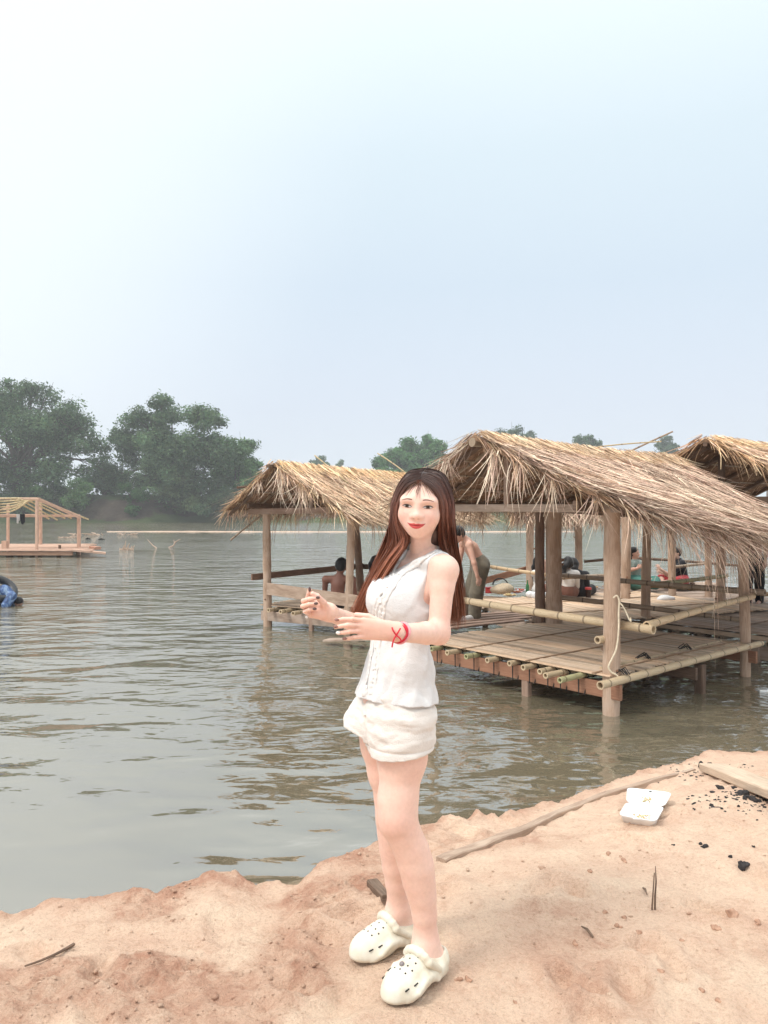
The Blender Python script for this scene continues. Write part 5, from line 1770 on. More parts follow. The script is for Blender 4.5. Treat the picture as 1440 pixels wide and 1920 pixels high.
# ---- blouse
ws = SDF()
ws.p = [p for p in bd.p[:1]] + [('c', neck0 * .6 + wa(795, 1050, 2.55) * .4, wa(796, 1040, 2.54), .046, .046, .03, False, None)] + bd.p[2:5] + bd.p[5:6] + bd.p[9:10]
ws.func((-1, 2, .7), (1, 3, 1.5), lambda P: -.0075 + 0 * P[..., 0])
for sgn in (-1, 1):
    c = wa(757, 1122, 2.525) + LF * sgn * .052 + FW * .046
    ws.ell(c, (.048, .048, .058), None, .07)
ws.cone(wa(748, 1255, 2.50) + LF * .015, wa(744, 1322, 2.49), .108, .139, .03, flat=(FW, .78))
zc_ = zpx(1313, 2.45)
def shirt_disp(P):
    u = P @ LF; v = P @ FW; z = P[..., 2]
    fold = fbm(u * 16 + z * 5, v * 16 + z * 9, 101, 3)
    drape = fbm(u * 30 + v * 18 + 2.2 * z, z * 5.5, 111, 3)
    low = sm01(z, zpx(1180), zpx(1290))
    low = 1 - sm01(z, zpx(1290), zpx(1150))
    return -.0095 * fold - .0120 * drape * low - .0022 * fbm(u * 55 + v * 40, z * 40, 121, 2)
ws.func((-1, 2, .7), (1, 3, 1.5), lambda P: shirt_disp(P) - .006 * (1 - sm01(P[..., 2], zc_, zc_ + .06)))
ws.plane((.05, 2.45, zc_ - .002), (-.05, -.02, -1))
# neckline: a V that opens down the front, and the collar hole
va, vb_, vc_ = [((px - 720) / F * 2.45, CAM_Z + (HOR - py) / F * 2.45) for px, py in ((750, 1014), (838, 1014), (742, 1072))]
def vcut(P):
    x, z = P[..., 0], P[..., 2]
    def side(p, q):
        dx, dz = q[0] - p[0], q[1] - p[1]
        L0 = math.hypot(dx, dz)
        return ((x - p[0]) * dz - (z - p[1]) * dx) / L0
    d = np.maximum(side(va, vb_), np.maximum(side(vb_, vc_), side(vc_, va)))
    d2 = np.maximum(-side(va, vb_), np.maximum(-side(vb_, vc_), -side(vc_, va)))
    return np.maximum(np.minimum(d, d2), P[..., 1] - 2.535)
ws.p.append(('x', A3((-.2, 2.2, 1.15)), A3((.4, 2.8, 1.5)), vcut, .004, True))
ws.cone(wa(799, 1034, 2.56), wa(793, 1016, 2.51), .056, .056, .006, True)
def armhole(P):
    """the space outside the shoulder seams, down to the armpit"""
    z = P[..., 2]
    cx = np.interp(z, tz, tx); cy = np.interp(z, tz, ty)
    u = (P[..., 0] - cx) * LF[0] + (P[..., 1] - cy) * LF[1]
    u0 = np.interp(z, [zpx(1150), zpx(1120), zpx(1085), zpx(1040)], [.128, .110, .108, .122])
    a_ = u0 - np.abs(u)
    b_ = zpx(1146) - z
    h = np.maximum(.03 - np.abs(a_ - b_), 0) / .03
    return np.maximum(a_, b_) + h * h * .03 * .25
ws.p.append(('x', A3((-.3, 2.2, 1.10)), A3((.5, 2.9, 1.5)), armhole, .004, True))
Vs, Fs = ws.surf(.0032, smooth=1)
M_BLOUSE = cloth_mat('blouse_cotton', (.70, .70, .695), .85, 300, .05, .8)
bl = mesh_np('blouse', Vs, Fs, M_BLOUSE, wom, col=np.ones((len(Vs), 3)))
def hit(s, px, py, d0=2.25, d1=2.75, n=500):
    ds = np.linspace(d0, d1, n)
    P = np.stack([(px - 720) / F * ds, ds, CAM_Z + (HOR - py) / F * ds], 1)
    v = s.eval(P)
    i = int(np.argmax(v < 0))
    return P[i] if v[i] < 0 else None
def grad(s, p, e=.004):
    p = A3(p)
    g = A3([s.eval((p + d)[None])[0] - s.eval((p - d)[None])[0] for d in np.eye(3) * e])
    return g / max(np.linalg.norm(g), 1e-9)
def ruffle(name, pix, width, amp, step, parent, mat, seed=1):
    """gathered lace edging: overlapping scallops along a line on the blouse"""
    P = [hit(ws, px, py) for px, py in pix]
    P = A3([q for q in P if q is not None])
    L0 = np.linalg.norm(np.diff(P, axis=0), axis=1).sum()
    m = int(L0 / step)
    path = cr_path(P[None], m)[0]
    T = np.gradient(path, axis=0); T /= np.linalg.norm(T, axis=1)[:, None]
    rr = np.random.default_rng(seed)
    s_ = SDF()
    for i in range(m):
        n_ = grad(ws, path[i])
        sd = np.cross(T[i], n_); sd /= np.linalg.norm(sd)
        for q in (-1, 1):
            o_ = sd * q * width * rr.uniform(.32, .5)
            r_ = A3((width * .36, step * rr.uniform(.55, .8), amp * rr.uniform(.7, 1.2)))
            s_.ell(path[i] + o_ + n_ * amp * rr.uniform(.0, .5), r_, np.stack([sd, T[i], n_], 1), .0055)
    V, Fc = s_.surf(.0017, smooth=1)
    return mesh_np(name, V, Fc, mat, parent, col=np.ones((len(V), 3)))
M_RUF = cloth_mat('ruffle_cotton', (.72, .71, .69), .85, 300, .05, .3)
pl1 = [(748, 1080), (735, 1100), (722, 1125), (716, 1155), (713, 1190), (709, 1225), (703, 1262), (697, 1300)]
pl2 = [(px - 13 + (6 if py < 1110 else 0), py + 2) for px, py in pl1]
ruffle('ruffle', pl1, .018, .0036, .0115, bl, M_RUF, seed=2)
ruffle('ruffle', pl2, .018, .0036, .0115, bl, M_RUF, seed=3)
ruffle('ruffle', [(822, 1034), (808, 1041), (793, 1049), (778, 1058), (764, 1067), (752, 1077)], .018, .0042, .009, bl, M_RUF, seed=4)
ruffle('ruffle', [(748, 1052), (740, 1062), (735, 1072), (736, 1084)], .014, .0036, .008, bl, M_RUF, seed=5)
for px, py in ((727, 1102), (713, 1130), (708, 1160), (705, 1215), (699, 1255)):
    q = hit(ws, px + 2, py)
    if q is not None: small_ell('button', q + grad(ws, q) * .006, (.0042, .0042, .0042), M_PEARL, bl)

# ---- shorts
ss = SDF()
ss.p = list(bd.p[:1])
ss.chain(*[q[:2] for q in pts(*nl)], k=.03)
ss.chain(*[q[:2] for q in pts(*fl)], k=.03)
ss.func((-1, 2, .6), (1, 3, 1.2), lambda P: -.0065 + 0 * P[..., 0])
ss.plane(wa(748, 1268, 2.5), (0, 0, 1))
ss.chain([wa(750, 1345, 2.465), wa(752, 1378, 2.450), wa(751, 1425, 2.435)], [.088, .093, .0955], .03)
ss.chain([wa(712, 1330, 2.575), wa(694, 1360, 2.555), wa(682, 1395, 2.545)], [.080, .076, .075], .03)
def short_disp(P):
    u = P @ LF; v = P @ FW; z = P[..., 2]
    f = fbm(u * 13 + z * 16, z * 20 - u * 9, 131, 3)
    hemn = np.exp(-((z - zh1 - .024) / .0035) ** 2) * .0040
    return -.0135 * f * (.12 + .88 * sm01(z, zh1, zh1 + .035)) + hemn - .0018 * fbm(u * 50 + v * 40, z * 50, 133, 2)
zh1 = zpx(1411, 2.44)
ss.func((-1, 2, .6), (1, 3, 1.1), short_disp)
# separate hem for each leg: the far hem slopes down towards the middle
nH = A3((.10, .02, -1)); ph = wa(752, 1411, 2.43)
def hem(P):
    a = (P - ph) @ (nH / np.linalg.norm(nH))
    q = wa(668, 1376, 2.53)
    n2 = A3((-.55, -.25, -1)); n2 /= np.linalg.norm(n2)
    b = (P - q) @ n2
    near = ('c', wa(751, 1335, 2.465), wa(751, 1425, 2.435), .098, .0965, 0, False, None)
    far = ('c', wa(712, 1330, 2.575), wa(682, 1395, 2.545), .088, .074, 0, False, None)
    side = ss._d(far, P) - ss._d(near, P)
    return np.where(side > 0, a, b)
Pcut = hem
ss2 = SDF(); ss2.p = list(ss.p)
class _Hem(SDF): pass
bx_ = [ss._box(p) for p in ss.p[1:] if p[0] in 'cel']
lo0 = np.min([b[0] for b in bx_], 0) - .012
hi0 = np.max([b[1] for b in bx_], 0) + .012
hi0[2] = zpx(1262)
h_ = .0034
n_ = np.ceil((hi0 - lo0) / h_).astype(int)
G = np.stack(np.meshgrid(*[lo0[i] + h_ * np.arange(n_[i]) for i in range(3)], indexing='ij'), -1)
vol = np.maximum(ss.eval(G), hem(G))
# crease between the legs
cr0 = (G - wa(695, 1345, 2.42)) @ LF
crz = G[..., 2]
groove = np.exp(-(((G - wa(694, 1360, 2.45)) @ (LF * .97 + A3((0, 0, .22)))) / .006) ** 2) * .012 * (crz < zpx(1335)) * (((G - wa(720, 1360, 2.5)) @ FW) > .02)
vol = vol + groove
Vq, Fq = surface_nets(vol.astype(np.float32), lo0, h_, 1)
M_SHORT = cloth_mat('shorts_cotton', (.75, .705, .655), .9, 260, .05, .9)
sh_ = mesh_np('shorts', Vq, Fq, M_SHORT, wom, col=np.ones((len(Vq), 3)))

# ---- clogs
M_CLOG = NT('cream_foam')
_n = M_CLOG.noise(M_CLOG.coord('Object'), 22, 4)
_c = M_CLOG.ramp(_n, (.35, (.70, .65, .52)), (.6, (.75, .715, .61)))
_c = M_CLOG.mix(_c, (.50, .38, .24), M_CLOG.ramp(M_CLOG.noise(M_CLOG.coord('Object'), 9, 5), (.50, (0, 0, 0)), (.74, (.6,) * 3)))
M_CLOG = M_CLOG.set(_c, .5, M_CLOG.bump(_n, .1, .003), .35)
M_HOLESHADE = plain_mat('hole_shade', (.02, .018, .016), .9)  # near-black colour standing in for the shade inside the clog openings
def clog(name, h0, t0, charm):
    u = t0 - h0; u[2] = 0; u /= np.linalg.norm(u)
    l = A3((-u[1], u[0], 0))
    Mx = np.stack([u, l, A3((0, 0, 1))], 1)
    gz = float(sand_h(np.array([(h0 + u * .13)[0]]), np.array([(h0 + u * .13)[1]]))[0]) + .002
    O = A3((h0[0], h0[1], gz)) + u * .085            # under the ankle
    W = lambda x, y, z: O + Mx @ A3((x, y, z))
    s = SDF()
    e = lambda c, r, k=.02, sub=False: s.ell(W(*c), r, Mx, k, sub)
    e((.100, 0, .036), (.083, .053, .043))
    e((.045, 0, .050), (.062, .046, .046), .03)
    e((-.030, 0, .038), (.056, .045, .045), .03)
    e((-.062, 0, .050), (.026, .034, .034), .02)
    e((.100, 0, .014), (.086, .0555, .024), .025)
    e((-.028, 0, .012), (.066, .048, .020), .012)
    for q in (-1, 1):                                  # sculpted wave along the side
        P = [W(.125, q * .047, .016), W(.095, q * .0525, .030), W(.060, q * .050, .040), W(.022, q * .046, .036), W(-.015, q * .043, .032), W(-.055, q * .035, .040)]
        s.chain(P, [.008, .010, .011, .010, .010, .008], .022)
        s.ell(W(.010, q * .060, -.002), (.026, .014, .016), Mx, .014, True)
    for q in (-1, 1): s.chain([W(.140, q * .047, .008), W(.108, q * .0640, .026), W(.074, q * .0625, .045), W(.042, q * .0560, .043), W(.005, q * .0530, .022), W(-.045, q * .0475, .028)], [.004, .0075, .0085, .0075, .0085, .004], .006)
    e((-.030, 0, .088), (.052, .031, .058), .010, True)
    e((.012, 0, .105), (.034, .030, .040), .010, True)
    s.plane(W(0, 0, 0), (0, 0, -1))
    V, Fc = s.surf(.0019, smooth=2)
    ob = mesh_np(name, V, Fc, M_CLOG, wom)
    # thick strap folded forward across the instep
    st = SDF()
    an = np.linspace(-1.35, 1.35, 9)
    Pp = [W(.026 + .020 * math.cos(a) , .052 * math.sin(a) * 1.0, .040 + .066 * math.cos(a * .92)) for a in an]
    Pp[0], Pp[-1] = W(-.006, -.049, .044), W(-.006, .049, .044)
    st.chain(Pp, [.0125] * 9, .006)
    Vt, Ft = st.surf(.0019, smooth=2)
    mesh_np('strap', Vt, Ft, M_CLOG, ob)
    mb = MB()
    def top(x, y):
        zz = np.linspace(.12, .0, 200)
        P = O + np.stack([np.full(200, x), np.full(200, y), zz], 1) @ Mx.T
        v = s.eval(P)
        p = P[int(np.argmax(v < 0))]
        return Vector(p), Vector(grad(s, p))
    for x, y in ((.075, -.024), (.075, .0), (.075, .024), (.098, -.012), (.098, .012), (.098, .030), (.120, -.022), (.120, 0), (.120, .022), (.054, .016), (.054, -.016)):
        p, n = top(x, y)
        mb.lathe(p + n * .0004, [(.0031, -.003), (.0031, .0002), (.001, .0004)], 10, axis=n)
    mb.build('vent_hole_shade', M_HOLESHADE, ob)  # dark discs on the surface paint the shade of vent holes
    sl = MB()
    for q in (-1, 1):
        for x, y, zz in ((.140, .044, .030), (.108, .0555, .036)):
            P = O + np.stack([np.full(120, x), q * np.linspace(.09, .02, 120), np.full(120, zz + .012)], 1) @ Mx.T
            v = s.eval(P)
            p = P[int(np.argmax(v < 0))]
            n = grad(s, p)
            a_, b_ = Vector(p + n * .0006 + u * .0075), Vector(p + n * .0006 - u * .0075 + A3((0, 0, .002)))
            sl.bar(a_, b_, .0036, .0046, up=n)
    sl.build('side_slot_shade', M_HOLESHADE, ob)  # dark bars paint the shade of the slots, nothing is cut
    if charm:
        p, n = top(.104, -.006)
        MB().lathe(p, [(.0075, 0), (.0085, .003), (.007, .0065), (.003, .008)], 12, axis=n).build('charm', plain_mat('grey_charm', (.22, .19, .19), .3, spec=.6), ob)
    return ob
clog('clog', footN[0], footN[1], True)
clog('clog', footF[0], footF[1], False)

# ---- bracelets on the near wrist
M_RED = plain_mat('red_cord', (.62, .025, .05), .7, .1)
M_PINK = plain_mat('pink_bangle', (.80, .34, .36), .35, .05, spec=.5)
def around(t, rad, tilt=0.0, n=28, ph=0.0, turn=1.0):
    c = wrL + (elL - wrL) * t
    d = (elL - wrL) / np.linalg.norm(elL - wrL)
    x = np.cross(d, A3((0, 0, 1))); x /= np.linalg.norm(x)
    y = np.cross(x, d)
    return [Vector(c + (x * math.cos(a) + y * math.sin(a)) * rad + d * tilt * math.sin(a + ph)) for a in np.linspace(0, 2 * math.pi * turn, n)]
MB().tube(around(.060, .0285, .008), .0042, 8, cap=False).build('bangle', M_PINK, wom)
rc = MB()
for t, tl_, ph in ((.015, .010, 0), (.022, -.010, .0), (.000, .004, 1.0)):
    rc.tube(around(t, .0272, tl_, ph=ph), .0022, 6, cap=False)
kx = wa(743, 1191, 2.172)
rc.tube(smooth_path([Vector(kx), Vector(kx + A3((-.006, -.002, -.010))), Vector(kx + A3((-.010, -.002, -.022))), Vector(kx + A3((-.012, 0, -.034)))]), [.0022] * 19, 6)
rc.tube(smooth_path([Vector(kx), Vector(kx + A3((.006, -.004, .010))), Vector(kx + A3((.012, -.002, .020)))]), .0022, 6)
rc.tube(smooth_path([Vector(kx), Vector(kx + A3((-.008, -.004, .012))), Vector(kx + A3((-.012, 0, .022)))]), .0022, 6)
rc.tube(smooth_path([Vector(kx), Vector(kx + A3((.010, -.004, -.008))), Vector(kx + A3((.014, -.002, -.016)))]), .0022, 6)
rc.build('cord_bracelet', M_RED, wom)

# ---- hair
cap = SDF()
cap.ell(H(.004, -.026, .026), (.079, .094, .083), HM)
cap.cone(H(.004, -.045, .0), H(.004, -.050, -.07), .076, .070, .03)
cap.cone(H(.004, -.050, -.07), wa(793, 1046, 2.60), .066, .058, .03)
cap.cone(wa(793, 1046, 2.60), wa(785, 1110, 2.66), .056, .03, .03)
cap.ell(H(0, .105, -.012), (.069, .098, .098), HM, .012, True)
cap.ell(H(0, .062, -.10), (.066, .070, .075), HM, .012, True)
Vc, Fc = cap.surf(.0032, smooth=1)
HROOT, HMID, HTIP = A3((.072, .036, .028)), A3((.205, .077, .050)), A3((.45, .17, .09))
hair = mesh_np('hair', Vc, Fc, M_HAIR, wom, col=np.tile(HROOT * .9, (len(Vc), 1)))
rh = np.random.default_rng(17)
def side_hair(s, n):
    if s < 0:
        kin = [H(-.002, .0715, .0835), H(-.038, .0695, .062), H(-.0635, .052, .016), H(-.0690, .040, -.040), wa(761, 1010, 2.462), wa(731, 1056, 2.49), wa(703, 1108, 2.53), wa(690, 1160, 2.55)]
        kout = [H(-.002, -.060, .1195), H(-.058, -.045, .100), H(-.092, -.030, .020), H(-.097, -.030, -.050), wa(722, 1018, 2.54), wa(704, 1066, 2.58), wa(686, 1112, 2.59), wa(669, 1156, 2.59)]
    else:
        kin = [H(.002, .0715, .0835), H(.040, .0695, .060), H(.0650, .050, .014), H(.0690, .036, -.040), wa(829, 1012, 2.480), wa(842, 1062, 2.50), wa(847, 1110, 2.515), wa(848, 1158, 2.52)]
        kout = [H(.002, -.060, .1195), H(.062, -.045, .100), H(.096, -.030, .022), H(.102, -.034, -.050), wa(853, 1020, 2.53), wa(859, 1068, 2.55), wa(862, 1112, 2.555), wa(863, 1160, 2.56)]
    kin, kout = A3(kin), A3(kout)
    a = rh.random(n) ** .8
    a = np.where(rh.random(n) < .12, 0.02 * rh.random(n), a)
    b = rh.normal(size=(n, 1, 1))
    keys = kin[None] * (1 - a[:, None, None]) + kout[None] * a[:, None, None]
    # round the head between the guides: push outwards mid-way
    bul = (4 * a * (1 - a))[:, None]
    for j, amt in ((0, .0), (1, .010), (2, .010), (3, .010), (4, .006)):
        dirn = keys[:, j] - (HC + FY * -.02)
        dirn /= np.linalg.norm(dirn, axis=1)[:, None]
        keys[:, j] += dirn * amt * bul
    keys[:, 0, :] += (HM @ A3((0, 0, 1)))[None] * (.004 * bul)
    spread = A3([.0006, .0016, .0022, .003, .004, .005, .006, .008])
    cl = rh.integers(0, 60, n)
    clo = rh.normal(size=(60, 1, 3))
    keys += rh.normal(size=(n, 1, 3)) * spread[None, :, None] * .7 + clo[cl] * spread[None, :, None] * 1.0 * A3([0, 0, .3, .6, 1, 1.2, 1.4, 1.6])[None, :, None]
    keys[:, 1:] += rh.normal(size=(n, 7, 3)) * spread[None, 1:, None] * .18
    # uneven ends
    cutl = rh.uniform(-.12, .10, n)
    keys[:, 7] += (keys[:, 7] - keys[:, 6]) * cutl[:, None]
    m = 30
    path = cr_path(keys, m)
    t = np.linspace(0, 1, m)
    axis = np.zeros_like(path)
    axis[:] = HC + FY * -.02
    axis[..., 2] = path[..., 2]
    axis[..., 1] += np.clip((HC[2] - path[..., 2]) * .12, 0, .05)
    N = path - axis
    N /= np.linalg.norm(N, axis=2)[..., None]
    N += rh.normal(size=(n, 1, 3)) * .35
    tone = rh.uniform(.55, 1.35, n)[:, None, None]
    w1_ = sm01(t, .10, .42)[None, :, None]
    w2_ = sm01(t, .42, .95)[None, :, None]
    C = HROOT * (1 - w1_) + HMID * w1_
    C = C * (1 - w2_) + (HTIP if s < 0 else HTIP * .72) * w2_
    C = C * tone * np.ones((n, m, 1))
    return strips(path, rh.uniform(.0014, .0032, n), N, C)
parts = [side_hair(-1, 2600), side_hair(1, 2600)]
# wispy fringe on the forehead
n = 26
x0 = rh.normal(size=n) * .004
x1 = np.where(rh.random(n) < .35, rh.normal(size=n) * .006 - .002, rh.uniform(-.045, .045, n))
ln = np.where(np.abs(x1) < .012, rh.uniform(.035, .062, n), rh.uniform(.02, .045, n))
keys = np.zeros((n, 4, 3))
for j, f in enumerate((0, .35, .7, 1)):
    xx = x0 + (x1 - x0) * f ** .8
    zz = .082 - ln * f - .25 * np.abs(xx) * f
    keys[:, j] = on_face(xx, zz, .003) if j else np.stack([H(xx[q], .0735, .0835) for q in range(n)])
path = cr_path(keys, 12)
parts.append(strips(path, np.full(n, .0009), np.tile(FY, (n, 12, 1)), np.tile(HMID * .7, (n, 12, 1))))
V, Fc, C = merge(parts)
mesh_np('hair_strands', V, Fc, M_HAIR, hair, col=C)
# ================================================================ people further off
M_HAIRB = cloth_mat('black_hair', (.014, .012, .012), .45, 200, .3, .4)
def figure(label, J, skin=(.55, .34, .25), h=.0068, clothes=(), hair=('short',), hdir=(0, -1, 0), group=None, size=1.0, fem=False, cat='person', hairmat=None):
    """J: joints in world space. clothes: list of (name, material, fn(SDF, J)). One continuous body plus hair and clothing"""
    k_ = size
    J = {a: A3(b) for a, b in J.items()}
    base = min((J[q] for q in ('anL', 'anR', 'pelvis') if q in J), key=lambda v: v[2])
    root = empty('person', tuple(base), label, cat, group)
    s = SDF()
    s.cone(J['pelvis'], J['chest'], .105 * k_, .098 * k_, .03)
    s.cone(J['chest'], J['neck'], .090 * k_, .050 * k_, .04)
    s.cone(J['neck'], J['head'], .048 * k_, .05 * k_, .02)
    f = A3(hdir); f /= np.linalg.norm(f)
    up = J['head'] - J['neck']; up = up - f * (up @ f) * .6
    up -= f * (up @ f); up /= np.linalg.norm(up)
    rt = np.cross(f, up)
    Hm = np.stack([rt, f, up], 1)
    HH = lambda x, y, z: J['head'] + Hm @ (A3((x, y, z)) * k_)
    s.ell(HH(0, -.012, .03), A3((.073, .09, .082)) * k_, Hm, .02)
    s.ell(HH(0, .020, -.03), A3((.060, .066, .078)) * k_, Hm, .03)
    s.ell(HH(0, .092, -.02), A3((.012, .014, .020)) * k_, Hm, .015)
    s.ell(HH(0, .070, -.085), A3((.022, .02, .016)) * k_, Hm, .02)
    for q in (-1, 1): s.ell(HH(q * .072, -.005, -.01), A3((.010, .016, .028)) * k_, Hm, .008)
    for q in 'LR':
        if 'sh' + q in J:
            sh, el, wr = J['sh' + q], J['el' + q], J['wr' + q]
            s.cone(J['chest'] * .35 + J['neck'] * .65, sh, .055 * k_, .052 * k_, .04)
            s.cone(sh, el, .047 * k_, .036 * k_, .03)
            s.cone(el, el * .6 + wr * .4, .036 * k_, .034 * k_, .02)
            s.cone(el * .6 + wr * .4, wr, .034 * k_, .024 * k_, .01)
            d = J.get('hd' + q, wr + (wr - el) / np.linalg.norm(wr - el) * .08 * k_) - wr
            L0 = np.linalg.norm(d); d /= L0
            sd = np.cross(d, A3((.3, -.9, .2))); sd /= np.linalg.norm(sd)
            pm = wr + d * .075 * k_
            s.cone(wr, pm, .024 * k_, .030 * k_, .015, flat=(np.cross(d, sd), .55))
            curl = np.cross(d, sd) * .02 * k_
            for i, (o, ln) in enumerate(((-.030, .060), (-.010, .072), (.011, .066), (.030, .050))):
                p0 = pm + sd * o * k_
                p1 = p0 + d * ln * .55 * k_ + sd * o * .12
                s.cone(p0, p1, .0095 * k_, .0085 * k_, .006)
                s.cone(p1, p1 + d * ln * .42 * k_ + curl, .0085 * k_, .007 * k_, .002)
            t0 = wr + d * .025 * k_ - sd * .022 * k_
            s.cone(t0, t0 + d * .035 * k_ - sd * .028 * k_, .012 * k_, .010 * k_, .01)
            s.cone(t0 + d * .035 * k_ - sd * .028 * k_, t0 + d * .062 * k_ - sd * .032 * k_ + curl, .010 * k_, .008 * k_, .003)
        if 'hip' + q in J:
            hp, kn_, an = J['hip' + q], J['kn' + q], J['an' + q]
            s.cone(J['pelvis'], hp, .10 * k_, .090 * k_, .04)
            s.cone(hp, kn_, .088 * k_, .055 * k_, .04)
            s.cone(kn_, kn_ * .65 + an * .35, .053 * k_, .054 * k_, .03)
            s.cone(kn_ * .65 + an * .35, an, .052 * k_, .034 * k_, .02)
            if 'to' + q in J:
                s.cone(an, J['to' + q], .036 * k_, .026 * k_, .02)
                s.cone(an, an - (J['to' + q] - an) * .25 + A3((0, 0, -.03)) * k_, .034 * k_, .03 * k_, .02)
    V, Fc = s.surf(h, smooth=1)
    q = (V - J['head']) @ Hm / k_
    C = np.tile(A3(skin), (len(V), 1))
    lip = np.exp(-((q[:, 0] / .022) ** 2 + ((q[:, 2] + .062) / .007) ** 2)) * (q[:, 1] > .05)
    C = C * (1 - lip[:, None] * .8) + A3((.42, .10, .10)) * lip[:, None] * .8
    for e in (-1, 1):
        ey = np.exp(-(((q[:, 0] - e * .031) / .014) ** 2 + ((q[:, 2] - .002) / .006) ** 2)) * (q[:, 1] > .04)
        br = np.exp(-(((q[:, 0] - e * .032) / .017) ** 2 + ((q[:, 2] - .024) / .004) ** 2)) * (q[:, 1] > .04)
        m = np.maximum(ey, br * .8)[:, None] * .9
        C = C * (1 - m) + A3((.03, .02, .018)) * m
    mesh_np('body', V, Fc, M_SKIN, root, col=C)
    # hair
    hs = SDF()
    hs.ell(HH(0, -.022, .040), A3((.084, .098, .088)) * k_, Hm)
    hs.ell(HH(0, -.05, .0), A3((.078, .072, .075)) * k_, Hm, .03)
    if hair[0] != 'short':
        pts_ = [A3(p) for p in hair[1]]
        rr = list(np.linspace(.075, .035, len(pts_) + 1) * k_)
        hs.chain([HH(0, -.055, -.01)] + pts_, rr, .03)
    hs.ell(HH(0, .108, -.018), A3((.072, .098, .090)) * k_, Hm, .012, True)
    hs.ell(HH(0, .075, -.11), A3((.068, .09, .07)) * k_, Hm, .012, True)
    hs.func((0, 0, 0), (1, 1, 1), lambda P: .006 * fbm(P[..., 0] * 40 + P[..., 1] * 30, P[..., 2] * 9, 7, 3))
    hs.p[-1] = ('f', hs._box(hs.p[0])[0] - .6, hs._box(hs.p[0])[1] + .6, hs.p[-1][3])
    V, Fc = hs.surf(h, smooth=1)
    mesh_np('hair', V, Fc, hairmat or M_HAIRB, root, col=np.ones((len(V), 3)))
    for nm, mat, fn in clothes:
        c = SDF()
        fn(c, J)
        sd_ = hash(nm) % 100
        c.func((-90, 0, -5), (90, 60, 9), lambda P: -.007 * fbm(P[..., 0] * 14 + P[..., 2] * 6, P[..., 2] * 13 - P[..., 1] * 8, 23, 3))
        V, Fc = c.surf(h, smooth=1)
        mesh_np(nm, V, Fc, mat, root, col=np.ones((len(V), 3)))
    return root
def top_(sleeve=.0, g=.014, hem=0.0, size=1.0):
    def fn(c, J):
        k_ = size
        c.cone(J['pelvis'] + (J['pelvis'] - J['chest']) * hem, J['chest'], (.108 + g) * k_, (.100 + g) * k_, .03)
        c.cone(J['chest'], J['chest'] * .25 + J['neck'] * .75, (.092 + g) * k_, (.060 + g) * k_, .04)
        for q in 'LR':
            if 'sh' + q not in J: continue
            sh, el = J['sh' + q], J['el' + q]
            c.cone(J['chest'] * .35 + J['neck'] * .65, sh, (.056 + g) * k_, (.048 + g) * k_, .04)
            if sleeve > 0: c.cone(sh, sh + (el - sh) * min(sleeve, 1), (.049 + g) * k_, (.044 + g) * k_, .02)
            if sleeve > 1: c.cone(el, el + (J['wr' + q] - el) * (sleeve - 1), (.040 + g) * k_, (.032 + g) * k_, .02)
    return fn
def trousers_(length=1.0, g=.016, loose=0.0, size=1.0):
    def fn(c, J):
        k_ = size
        c.cone(J['pelvis'], J['pelvis'] + (J['chest'] - J['pelvis']) * .22, (.107 + g) * k_, (.104 + g) * k_, .03)
        for q in 'LR':
            if 'hip' + q not in J: continue
            hp, kn_, an = J['hip' + q], J['kn' + q], J['an' + q]
            c.cone(J['pelvis'], hp, (.102 + g) * k_, (.093 + g) * k_, .04)
            t = min(1, length * 2)
            c.cone(hp, hp + (kn_ - hp) * t, (.090 + g) * k_, (.060 + g + loose) * k_, .03)
            if length > .5:
                t = (length - .5) * 2
                c.cone(kn_, kn_ + (an - kn_) * t, (.060 + g + loose) * k_, (.050 + g + loose) * k_, .03)
    return fn
M_OLIVE = cloth_mat('olive_cargo', (.175, .150, .110), .9, 200, .2, .6)
M_WHITEC = cloth_mat('white_top', (.66, .63, .60), .9, 200)
M_BLACKC = cloth_mat('black_cloth', (.018, .018, .022), .85, 200, .3)
M_GREYC = cloth_mat('grey_green_cloth', (.22, .26, .23), .9, 200)
M_PINKC = cloth_mat('dusky_pink_cloth', (.26, .11, .13), .9, 200)
M_BLUEC = NT('blue_pattern_cloth')
_n = M_BLUEC.noise(M_BLUEC.coord('Object'), 7, 4, .6, 1.2)
_c = M_BLUEC.ramp(_n, (.38, (.030, .055, .13)), (.5, (.07, .13, .28)), (.6, (.24, .33, .46)), (.7, (.05, .08, .17)))
M_BLUEC = M_BLUEC.set(_c, .6, None, .4)
M_BROWNC = cloth_mat('brown_cloth', (.16, .075, .055), .9, 200)
M_GREENC = cloth_mat('teal_cloth', (.05, .16, .13), .9, 200)
M_REDC = cloth_mat('red_cloth', (.38, .04, .045), .9, 200)
M_SHOEW = plain_mat('white_shoe', (.72, .70, .68), .5)
